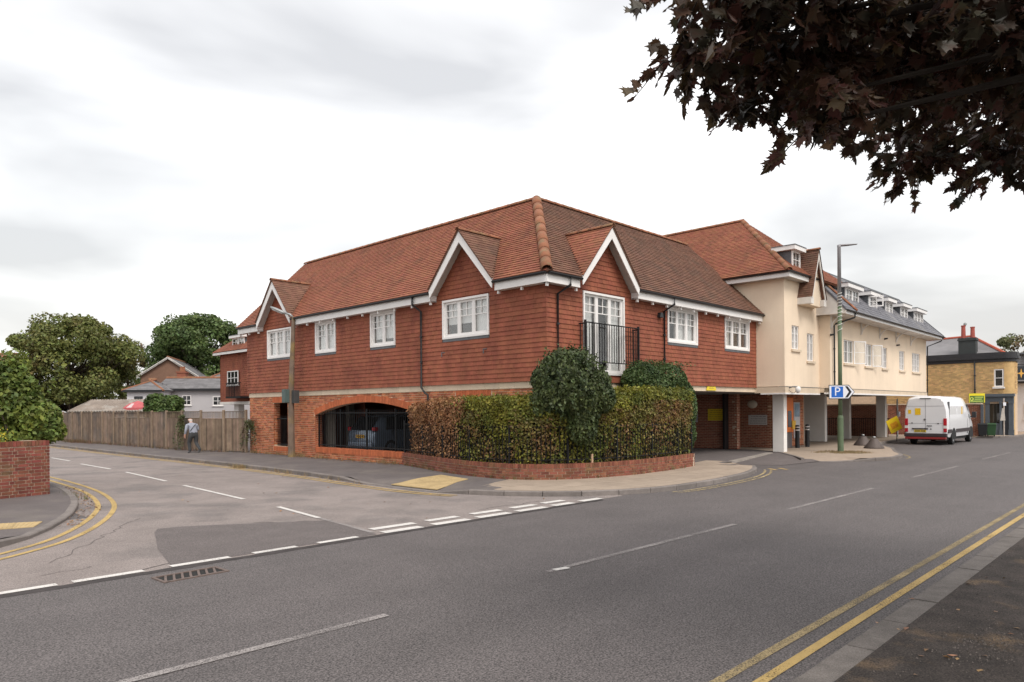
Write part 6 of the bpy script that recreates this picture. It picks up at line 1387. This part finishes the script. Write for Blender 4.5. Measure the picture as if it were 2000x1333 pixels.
# red and white parasol
t = thing('parasol', 'red and white garden parasol open beyond the fence', 'parasol', (2.65,40.3,0)); t.scale = (.72,.72,.98); g = MB(); n = 16
for k in range(n):
    a, b = 2*math.pi*k/n, 2*math.pi*(k+1)/n
    g.add([(0,0,2.72),(.75*math.cos(a),.75*math.sin(a),2.52),(.75*math.cos(b),.75*math.sin(b),2.52),(1.35*math.cos(a),1.35*math.sin(a),2.22),(1.35*math.cos(b),1.35*math.sin(b),2.22),(1.35*math.cos(a),1.35*math.sin(a),2.06),(1.35*math.cos(b),1.35*math.sin(b),2.06)], [(0,1,2),(1,3,4,2),(3,5,6,4)], 0)
g.mi = [(1 if (i//3) % 4 == 1 and i % 3 == 1 else 0) for i in range(len(g.f))]; g.build('canopy', [mat('parasol_red', (.62,.16,.17), .8, .1, trans=.3), mat('parasol_white', (.75,.62,.62), .8, .05, trans=.3)], t, recalc=False); g = MB(); g.tube([(0,0,0),(0,0,2.75)], .025, 8); g.build('pole', white, t)
# bush behind the fence, far lamp
bg = fol('bush_green', (.080,.125,.030), (.058,.09,.024), .4, .02, .2, 1.5)
t = thing('bush', 'rounded green bush growing behind the fence in front of the cottages', 'shrub', (2.0,33.8,0)); rd = random.Random(4); pts = []
for c, r, n in (((0,0,2.0),(1.2,1.2,.9),3000),((-.3,.2,2.5),(.8,.8,.55),1500),((.4,-.3,2.4),(.7,.7,.55),1400),((0,0,1.2),(1.2,1.2,.9),1500)): pts += blob_pts(rd, c, r, n, .5)
leaves('foliage', [p for p, d in pts], .17, bg, t, 3, [d for p, d in pts]); g = MB()
for k in range(5): g.tube([(0,0,0),(.5*math.cos(k*1.3),.5*math.sin(k*1.3),2.2)], .03, 6)
g.build('stems', bark, t, kind='stuff')
t = thing('street_lamp', 'slim grey street lamp rising behind the garden shrub', 'street lamp', (-9.2,23.6,-.1)); g = MB(); g.lathe([(.07,0),(.05,4.1)], n=10); g.build('column', steel, t); g = MB(); g.tube([(0,0,4.08),(-.2,.2,4.14),(-.42,.42,4.14)], .03, 6); g.build('arm', steel, t); g = MB(); g.box(-.75,-.4,.4,.56,4.1,4.2); g.build('lantern', lampglass, t, bevel=.02)
# dark laurel behind the fence gap, garden hedges far left
# ================================================================== trees beyond
grn_a = fol('leaf_lime', (.135,.150,.040), (.185,.125,.055), .4, .03, .2, .35, .54, .72); grn_b = fol('leaf_oak', (.095,.138,.042), (.068,.105,.032), .4, .02, .2, .5); grn_c = fol('leaf_far', (.14,.155,.065), (.17,.125,.065), .4, .03, .2, .4)
tree('broadleaf_tree', 'large spreading tree turning bronze behind the fence and garage', (2.3,55.2,-.2), 10.0, 4.9, 2.0, grn_a, 42000, .25, 90, 5)
tree('oak_tree', 'big dark green oak rising behind the cottages', (20.6,72.4,-.2), 13.6, 6.2, 2.6, grn_b, 46000, .36, 100, 8)
tree('broadleaf_tree', 'small paler tree between the bronze tree and the oak', (16.8,86,-.2), 11.2, 3.6, 3, grn_c, 7000, .32, 26, 11)
tree('broadleaf_tree', 'round far tree at the edge of the oak crown', (12.5,90,-.2), 10.6, 3.2, 3, grn_c, 6000, .32, 24, 17)
tree('copper_tree', 'reddish copper tree far along the side road', (-4.6,66,-.2), 9.2, 2.4, 2.5, fol('leaf_copper', (.14,.06,.045), (.09,.05,.035), .35, .02, .2, .5), 5000, .26, 20, 19)
tree('broadleaf_tree', 'dark tree far along the side road beyond the shrub', (-3.0,73,-.2), 8.4, 3.0, 2, grn_b, 6000, .3, 22, 23)
tree('broadleaf_tree', 'low green tree seen past the cottages', (31,80,-.2), 10.5, 5.5, 2.5, grn_b, 16000, .38, 40, 29)
house('red_house', 'red brick house end far along the side road', (-6.6,60.5,-.2), vdir+R(4), 5, 6, 5.2, 1.8, mat('brick_red_far', (.32,.13,.09), .9, .1, 3), mat('tile_far', (.28,.13,.09), .9, .15, 1, island=.2))

# ================================================================== buildings at the right
YH = thing('brick_house', 'yellow brick corner house with black cornice, grey shopfront and red chimney pots', 'house', (38.5,-4.95,0))
FYW = Frame((0,0,0), (0,1,0), (0,0,1), (-1,0,0)); FYF = Frame((0,0,0), (1,0,0), (0,0,1), (0,-1,0)); FYc = Frame((0,.0,0), (1,0,0), (0,0,1), (0,-1,0))
panel(Frame((.02,0,0), FYW.U, FYW.V, FYW.N), .5, 14, 0, 4.62, -.25, 0, [(.52,1.02,3.05,4.15)], 'wall', mortar_o, YH)
g = MB(); g.box(.52,1.3,.02,.27,0,4.62); g.build('wall', mortar_o, YH); g = MB(); g.box(1.1,1.3,.28,1.6,0,4.62); g.box(1.1,7.5,1.6,1.8,0,4.62); g.build('side_wall', brick_y, YH)
n = 8; g = MB(); P = [Vector((.52-.5*math.cos(a), .52-.5*math.sin(a), 0)) for a in [math.pi/2*i/n for i in range(n+1)]]; g.add(P+[p+Vector((0,0,4.62)) for p in P], [(i,i+1,n+2+i,n+1+i) for i in range(n)]); g.build('corner_wall', brick_y, YH, smooth=True)
PY = Pieces('brick', 'brickwork', brick_y, YH, 300); brick_rows(PY, FYW, 2.6, 4.62, lambda v: (.5, 8), [(.50,1.06,3.0,4.2)], n1=.0); brick_rows(PY, FYW, 0, 2.6, lambda v: (1.55, 8), n1=.0); brick_rows(PY, FYF, 2.6, 4.62, lambda v: (.5, 1.3), n1=.0); PY.done()
o = simple_window(YH, Frame((.06,0,0), FYW.U, FYW.V, FYW.N),   .54, 1.02, 3.05, 4.15, 2, 1, white, False); g = MB(); g.box(.46,1.1,2.93,3.03,-.02,.14,FYW); g.build('sill', white, o)
g = MB(); 
for (z0, z1, n_) in ((4.62,4.82,.06),(4.82,5.0,.16),(5.0,5.22,.10)): g.box(.5-n_*.5,13,z0,z1,-.2,n_,FYW); g.box(.52,1.35,z0,z1,-.2,n_,FYF); g.loft([[Vector((.52-(.5+n_)*math.cos(a), .52-(.5+n_)*math.sin(a), z)) for a in [math.pi/2*i/8 for i in range(9)]]+[Vector((.6,.6,z))] for z in (z0+.001, z1-.001)])
g.build('cornice', mat('cornice_black', (.035,.034,.038), .5, .1), YH)
# roof with chimney
FS_ = Frame((.3,2.6,5.15), (0,1,0), (0,0,1), (-1,0,0)); g = MB(); apex = Vector((2.6,2.75,6.55)); cs_ = [Vector((.3,.4,5.1)), Vector((.3,8.5,5.1)), Vector((7,8.5,5.1)), Vector((6.5,1.7,5.1))]; ap2 = Vector((3.2,5.6,6.5))
g.add(cs_+[apex, ap2], [(0,4,5,1),(1,5,2),(2,5,4,3),(3,4,0)]); g.build('roof', slate_f, YH, recalc=True)
g = MB(); g.tube([cs_[0], apex], .09, 6); g.tube([cs_[1], ap2], .09, 6); g.tube([apex, ap2], .09, 6); g.build('ridge', mat('ridge_red', (.42,.10,.06), .8, .1), YH, kind='stuff')
chm = mat('chimney_black', (.05,.055,.055), .8, .12, 4); g = MB(); g.box(.35,.95,2.08,3.05,4.9,6.1); g.box(.30,1.0,2.03,3.10,6.1,6.2); g.box(.33,.97,2.06,3.07,6.2,6.28); ch = g.build('chimney', chm, YH)
for y, h in ((2.3,.72),(2.82,.85)): g = MB(); g.lathe([(.14,6.28),(.12,6.28+h-.08),(.14,6.28+h-.06),(.14,6.28+h),(.05,6.28+h)], (.65,y,0), 12); g.build('chimney_pot', mat('pot_red', (.36,.09,.07), .8, .1), ch)
g = MB(); g.lathe([(.02,7.1),(.1,7.16),(.1,7.26),(.02,7.32)], (.65,2.72,0), 8); g.build('cowl', steel, ch)
pipe([FYW.p(2.06,4.7,.1), FYW.p(2.06,2.0,.06), FYW.p(2.06,.0,.06)], YH, .045)
# shopfront
grey_s = mat('shopfront_grey', (.10,.115,.135), .55, .08, 4); 
g = MB(); g.box(-.05,1.52,2.42,2.60,-.1,.22,FYW); g.box(.0,1.5,2.10,2.42,-.1,.10,FYW); g.build('shop_fascia', grey_s, YH)
for a, b in ((.02,.26),(.62,.74),(1.28,1.5)): g = MB(); g.box(a,b,0,2.1,-.1,.10,FYW); g.box(a-.02,b+.02,0,.35,-.1,.13,FYW); g.box(a-.02,b+.02,1.98,2.1,-.1,.13,FYW); g.build('pilaster', grey_s, YH)
g = MB(); g.box(.74,1.28,.0,.75,-.1,.03,FYW); g.build('stall_riser', grey_s, YH); g = MB(); g.box(.74,1.28,.75,1.98,-.05,.0,FYW); g.build('shop_window', G_dark, YH); g = MB(); g.box(.26,.62,.0,2.0,-.1,-.02,FYW); g.build('shop_door', mat('door_dark', (.05,.055,.065), .5, .1), YH); g = MB(); g.box(.5,8,0,4.6,.4,.5); g.v = []; g.f = []; g.mi = []; g.box(.2,.3,.3,8,.0,4.6); g.build('inner_wall', room, YH)
# boundary wall with coping
BWL = thing('boundary_wall', 'brown brick boundary wall with stone coping between the lay-by and the yellow house', 'wall', (36.6,-3.55,-.003)); FB2 = Frame((0,0,0), (0,1,0), (0,0,1), (-1,0,0)); PBW = Pieces('brick', 'brickwork', brick_b, BWL, 200); brick_rows(PBW, FB2, 0, 1.95, lambda v: (0, 12)); PBW.done(); g = MB(); g.box(0.002,12,0,1.95,-.2,-.011,FB2); g.build('mortar', mortar_g, BWL); g = MB(); g.box(-.04,12,1.952,2.02,-.26,.05,FB2); g.build('coping', stone, BWL)
g = MB(); g.box(-.012,-.2,-.15,-.02,0,1.95); g.build('pier', grey_s, BWL)
t = thing('railing', 'dark railing before the brick wall under the cream range', 'railing', (32.7,3.2,-.003)); me = MB(); me.box(-.012,.012,-.012,.012,0,1.15); bar = me.mesh('bar'); bar.materials.append(iron)
for i in range(52): place(bar, 'bar', t, Matrix.Translation((0, -2.6+i*.13, 0)))
g = MB(); g.box(-.02,.02,-2.7,4.1,1.08,1.12); g.build('rail', iron, t)
# estate board, bins, thin post
t = thing('estate_board', 'green and yellow letting board fixed above the boundary wall', 'sign', (35.2,-3.6,0)); Fe_ = Frame((0,0,0), rt, up, -fw); g = MB(); g.box(-.48,.48,2.04,2.60,0,.03,Fe_); g.build('board', mat('board_green', (.07,.14,.03), .5, .05), t); g = MB(); g.box(-.48,.48,2.46,2.60,.03,.034,Fe_); g.box(.43,.48,2.04,2.46,.03,.034,Fe_); g.box(-.48,-.44,2.04,2.46,.03,.034,Fe_); g.build('yellow_band', mat('board_yellow', (.72,.60,.03), .5, .04), t)
g = MB(); rings = [[Fe_.p(-.31+r*math.cos(2*math.pi*k/20), 2.27+r*math.sin(2*math.pi*k/20), n_) for k in range(20)] for r, n_ in ((.11,.03),(.11,.036),(.07,.036),(.07,.03))]; g.loft(rings, cap=False); g.box(-.3,-.2,2.24,2.28,.03,.037,Fe_); g.build('emblem', mat('board_lime', (.55,.60,.10), .5, .04), t); g = MB()
for k, (a, b) in enumerate(((-.14,.38),(-.14,.30),(-.4,.36))): g.box(a,b,2.35-k*.12,2.40-k*.12,.03,.033,Fe_)
g.build('lettering', mat('board_text', (.45,.55,.12), .5, .2, 30), t, kind='stuff'); g = MB(); g.box(-.03,.03,0,2.04,-.03,.03); g.build('post', woodp, t)
for (x, y, m_, lab) in ((35.95,-3.75,black,'black wheelie bin standing against the boundary wall end'),(36.2,-4.15,mat('bin_green', (.03,.075,.03), .5, .1),'green wheelie bin beside the grey shopfront')):
    t = thing('wheelie_bin', lab, 'bin', (x,y,-.003), R(12), 'wheelie bins by the shopfront'); g = MB(); g.hexa([(-.2,-.2,.05),(.2,-.2,.05),(.2,.2,.05),(-.2,.2,.05),(-.25,-.26,.72),(.25,-.26,.72),(.25,.26,.72),(-.25,.26,.72)]); g.build('body', m_, t, bevel=.02); g = MB(); g.hexa([(-.28,-.28,.70),(.28,-.28,.70),(.28,.28,.70),(-.28,.28,.70),(-.26,-.24,.77),(.24,-.24,.8),(.24,.24,.8),(-.26,.24,.77)]); g.build('lid', m_, t, bevel=.015)
    for s_ in (-.17, .17): g = MB(); g.wheel([(.02,-.03),(.09,-.03),(.09,.03),(.02,.03)], (.2,s_,.09), 12); g.build('wheel', tyre, t)
t = thing('sign_post', 'thin pale pole with plates before the grey shopfront', 'sign post', (36.5,-4.75,-.003)); g = MB(); g.lathe([(.04,0),(.04,2.3)], n=10); g.build('pole', mat('pole_pale', (.45,.38,.33), .7, .1), t); g = MB(); g.box(-.17,.02,-.09,-.05,.95,1.75,Frame((0,0,0), rt, -fw, up)); g.v = []; g.f = []; g.mi = []; Fq = Frame((0,0,0), rt, up, -fw); g.prism([(-.26,.95),(.05,.95),(-.02,1.7),(-.14,1.7)], .045, .06, Fq); g.build('plate', mat('plate_pale', (.42,.38,.34), .6, .2, 20), t)
g = MB(); g.box(-.07,.1,1.85,2.05,.042,.055,Fq); g.build('plate', swh, t)
# public house farther on, with its hanging sign
PH = thing('public_house', 'white walled public house with dark slate mansard beyond the yellow house', 'building', (46.5,-5.2,0)); FPW = Frame((0,0,0), (0,1,0), (0,0,1), (-1,0,0)); FPF = Frame((0,0,0), (1,0,0), (0,0,1), (0,-1,0))
g = MB(); g.box(0,12,0,9,0,3.6); g.build('wall', wall_w, PH); Pm = Pieces('slate', 'slate_field', slate_f, PH, 0)
for F in (FPW, FPF):
    Fm = Frame(F.p(0,3.55,.25), F.U, F.V*.94-F.N*.34, F.N*.94+F.V*.34); tile_rows(Pm, Fm, 0, 2.2, .22, .3, lambda v: (-.2, 9), .02)
Pm.done(); g = MB(); g.box(.45,11.6,.45,8.6,3.5,5.5); g.build('mansard', slate_f, PH); g = MB(); g.box(.1,12,.1,9,5.5,5.62); g.build('roof', lead, PH)
g = MB(); g.box(-.25,9,3.42,3.56,0,.3,FPW); g.box(-.25,12,3.42,3.56,0,.3,FPF); g.build('eaves_board', black, PH, kind='stuff')
simple_window(PH, FPF, 1.0, 2.4, .9, 2.3, 3, 3); simple_window(PH, FPF, 3.6, 5.0, .9, 2.3, 3, 3); simple_window(PH, FPW, .4, .9, .9, 2.0, 3, 2)
g = MB(); g.box(-.04,.2,0,.25,-.02,.05,FPW); g.build('plinth', grey_s, PH)
PSg = thing('pub_sign', 'dark hanging pub sign with an orange star on a bracket', 'sign', (44.2,-4.35,3.6)); Fq = Frame((0,0,0), rt, up, -fw); g = MB(); g.box(-.45,.75,0,.95,-.03,.03,Fq); g.build('board', mat('sign_dark', (.025,.028,.035), .4, .1), PSg); g = MB()
star = [(.15+(.3 if k % 2 == 0 else .09)*math.sin(math.pi*k/4), .45+(.34 if k % 2 == 0 else .09)*math.cos(math.pi*k/4)) for k in range(8)]; g.prism(star, .03, .036, Fq); g.build('star', mat('star_orange', (.70,.38,.08), .5, .1), PSg); g = MB(); g.box(-.05,2.9,1.0,1.06,-.03,.03,Fq); g.box(-.5,-.46,-.05,1.1,-.03,.03,Fq); g.build('bracket', black, PSg, kind='stuff')
tree('broadleaf_tree', 'green tree top showing over the public house', (62,-2.5,0), 8.3, 3.6, 2.5, grn_c, 6000, .28, 22, 37)
tree('broadleaf_tree', 'tree standing behind the cream range and yellow house', (70,14,0), 8.0, 4.5, 2.5, grn_b, 6000, .32, 22, 41)

# ================================================================== the dark maple that hangs over the near pavement
MT = thing('maple_tree', 'dark purple leaved maple with low branches hanging over the near pavement', 'tree', (-8.1,-14.9,-.003))
base = Vector((-8.1,-14.9,0)); maple = fol('maple_leaf', (.085,.044,.026), (.062,.055,.036), .6, .04, .34, 3, rough=.45, spec=.45)
def cw(r, f, z): return CAM+rt*r+fw*f-Vector((0,0,CAM.z))+Vector((0,0,z))-base       # metres right and ahead of the kerb-side viewpoint, turned into the tree's frame
rd = random.Random(12)
# each spray: metres right, ahead, height, radius
spr = [(1.2,4.7,4.45,.42),(1.2,5.1,4.22,.38),(1.55,4.9,4.75,.55),(1.6,5.0,4.35,.55),(1.75,5.6,4.35,.34),(1.85,5.9,4.18,.24),(1.9,4.6,4.55,.66),(2.0,5.3,4.35,.50),(2.1,5.1,3.92,.30),(2.12,5.2,3.75,.17),(2.35,5.4,4.55,.70),(2.5,5.8,4.35,.55),(2.7,6.3,4.45,.50),(2.75,5.0,4.45,.75),(3.1,6.6,4.62,.62),(3.2,5.6,4.60,.80),(3.6,6.6,4.75,.70),(3.9,7.4,4.75,.55),(4.3,8.0,4.62,.50),(4.65,8.3,4.45,.36),(4.75,8.6,4.36,.22),(5.0,8.6,4.75,.55),(4.1,6.0,4.55,.85),(4.6,7.0,4.70,.80),(5.3,8.0,4.65,.60),(5.4,8.0,4.35,.42),(5.75,8.4,4.45,.42),(5.75,8.2,4.20,.24),(3.4,4.6,4.2,.8),(4.2,5.0,4.3,.9),(5.0,6.2,4.5,.9),(5.9,7.2,4.6,.9),
       (2.1,4.8,5.5,.9),(2.5,5.0,5.6,1.0),(3.5,6.0,5.8,1.1),(4.6,7.0,6.0,1.1),(5.6,7.6,6.0,1.1),(2.2,3.6,4.6,.8),(3.2,3.4,4.6,.9),(4.6,3.6,4.8,1.1),(6.2,5.0,5.0,1.2),(7.2,6.0,5.2,1.2),(7.5,3.0,5.2,1.3),(6.0,1.6,5.2,1.2),(8.5,4.5,5.5,1.2),(4.5,2.0,5.4,1.1),(6,4,7.0,1.6),(4.4,4.8,7.2,1.3),(7.6,4.6,7.0,1.4),(6,6,7.2,1.4),(6,2.4,7.0,1.3),(6,4,8.6,1.2)]
g = MB(); g.tube([(0,0,-.2),(.05,.02,1.2),(.0,.1,2.8),(-.05,.1,5.2),(0,0,7.6)], [.34,.27,.24,.16,.05], 12); g.build('trunk', bark_d, MT, smooth=True)
lim = MB(); near = []; rest = []
lobes = [(0,.46),(.05,.30),(.17,.30),(.26,.38),(.25,.24),(.36,.14),(.50,.13),(.40,.03),(.52,-.10),(.64,-.16),(.46,-.18),(.34,-.14),(.30,-.24),(.36,-.40),(.20,-.32),(.13,-.42),(.10,-.56),(0,-.74),
         (-.10,-.56),(-.13,-.42),(-.20,-.32),(-.36,-.40),(-.30,-.24),(-.34,-.14),(-.46,-.18),(-.64,-.16),(-.52,-.10),(-.40,.03),(-.50,.13),(-.36,.14),(-.25,.24),(-.26,.38),(-.17,.30),(-.05,.30)]
NL = len(lobes); bend = lambda x, y: -.30*abs(x)-.22*max(0, -y)**1.3+.05*math.sin(9*x)
me_leaf = bpy.data.meshes.new('leaf'); me_leaf.from_pydata([(x, y, bend(x, y)) for x, y in lobes], [], [tuple(range(NL))]); me_leaf.materials.append(maple)
for (r_, f_, z_, rad) in [(a+.12, b, c+(.2 if a < 3.4 else .34), d*.9) for a, b, c, d in spr]:
    c = cw(r_, f_, z_); b0 = Vector((0,.1,min(5.4, max(2.8, z_-.2)))); mid = b0.lerp(c, .5)+Vector((0,0,.35)); lim.tube([b0, mid, c], [.06,.035,.010], 6)
    n = int(520*rad**2.1)+40
    for _ in range(int(n/14)+1):
        q = c+Vector((rd.uniform(-.55,.55), rd.uniform(-.55,.55), rd.uniform(-.45,.3)))*rad; lim.tube([c, c.lerp(q,.5)+Vector((0,0,.04)), q], [.008,.006,.003], 4)
    P_ = [c+Vector((rd.gauss(0,1), rd.gauss(0,1), rd.gauss(0,1))).normalized()*rad*rd.random()**.5 for _ in range(int(n*.72))]
    P_ = [Vector((q.x, q.y, c.z+(q.z-c.z)*.7)) for q in P_]
    for _ in range(int(n*.28/8)+3):          # drooping sprigs that break the outline
        a = rd.uniform(0, 6.28); q = c+Vector((math.cos(a)*rad*.66, math.sin(a)*rad*.66, -rad*rd.uniform(.0,.4))); q0 = q.copy()
        for k in range(8): q = q+Vector((math.cos(a)*.032, math.sin(a)*.032, -.012-.003*k))+Vector((rd.gauss(0,.02), rd.gauss(0,.02), rd.gauss(0,.015))); P_.append(q.copy())
        lim.tube([c.lerp(q0,.4), q0, q], [.006,.005,.002], 4)
    for p in P_:
        d = p-c; s = .122*rd.uniform(.65,1.25)
        # leaves droop: tip points down and outwards
        out_ = Vector((d.x, d.y, 0))+Vector((rd.gauss(0,.4), rd.gauss(0,.4), 0))*rad; out_ = out_.normalized() if out_.length > 1e-3 else Vector((1,0,0))
        tip = (out_*rd.uniform(.2,.9)+Vector((rd.gauss(0,.25), rd.gauss(0,.25), -rd.uniform(.35,1.1)))).normalized()
        x = tip.cross(Vector((rd.gauss(0,.7), rd.gauss(0,.7), 1))).normalized(); zz = x.cross(-tip)
        M = Matrix.Identity(4); yv = -tip
        for i in range(3): M[i][0] = x[i]*s; M[i][1] = yv[i]*s; M[i][2] = zz[i]*s; M[i][3] = p[i]
        dist = (p+base-CAM); vis = dist.dot(fw) > 1 and abs(dist.dot(rt)/dist.dot(fw)) < .74 and dist.z/dist.dot(fw) < .6
        (near if vis else rest).append((dist.length, M))
near.sort(key=lambda q: q[0])
for _, M in near[:280]: place(me_leaf, 'leaf', MT, M)
V = []; Fc = []
for _, M in near[280:]+rest:
    k = len(V); V += [(M @ Vector((x, y, bend(x, y))))[:] for x, y in lobes]; Fc.append(tuple(range(k, k+NL)))
me = bpy.data.meshes.new('crown'); me.from_pydata(V, [], Fc); me.materials.append(maple); o = bpy.data.objects.new('crown', me); COL.objects.link(o); o.parent = MT; o['kind'] = 'stuff'
lim.build('limb', bark_d, MT, kind='stuff', recalc=False)
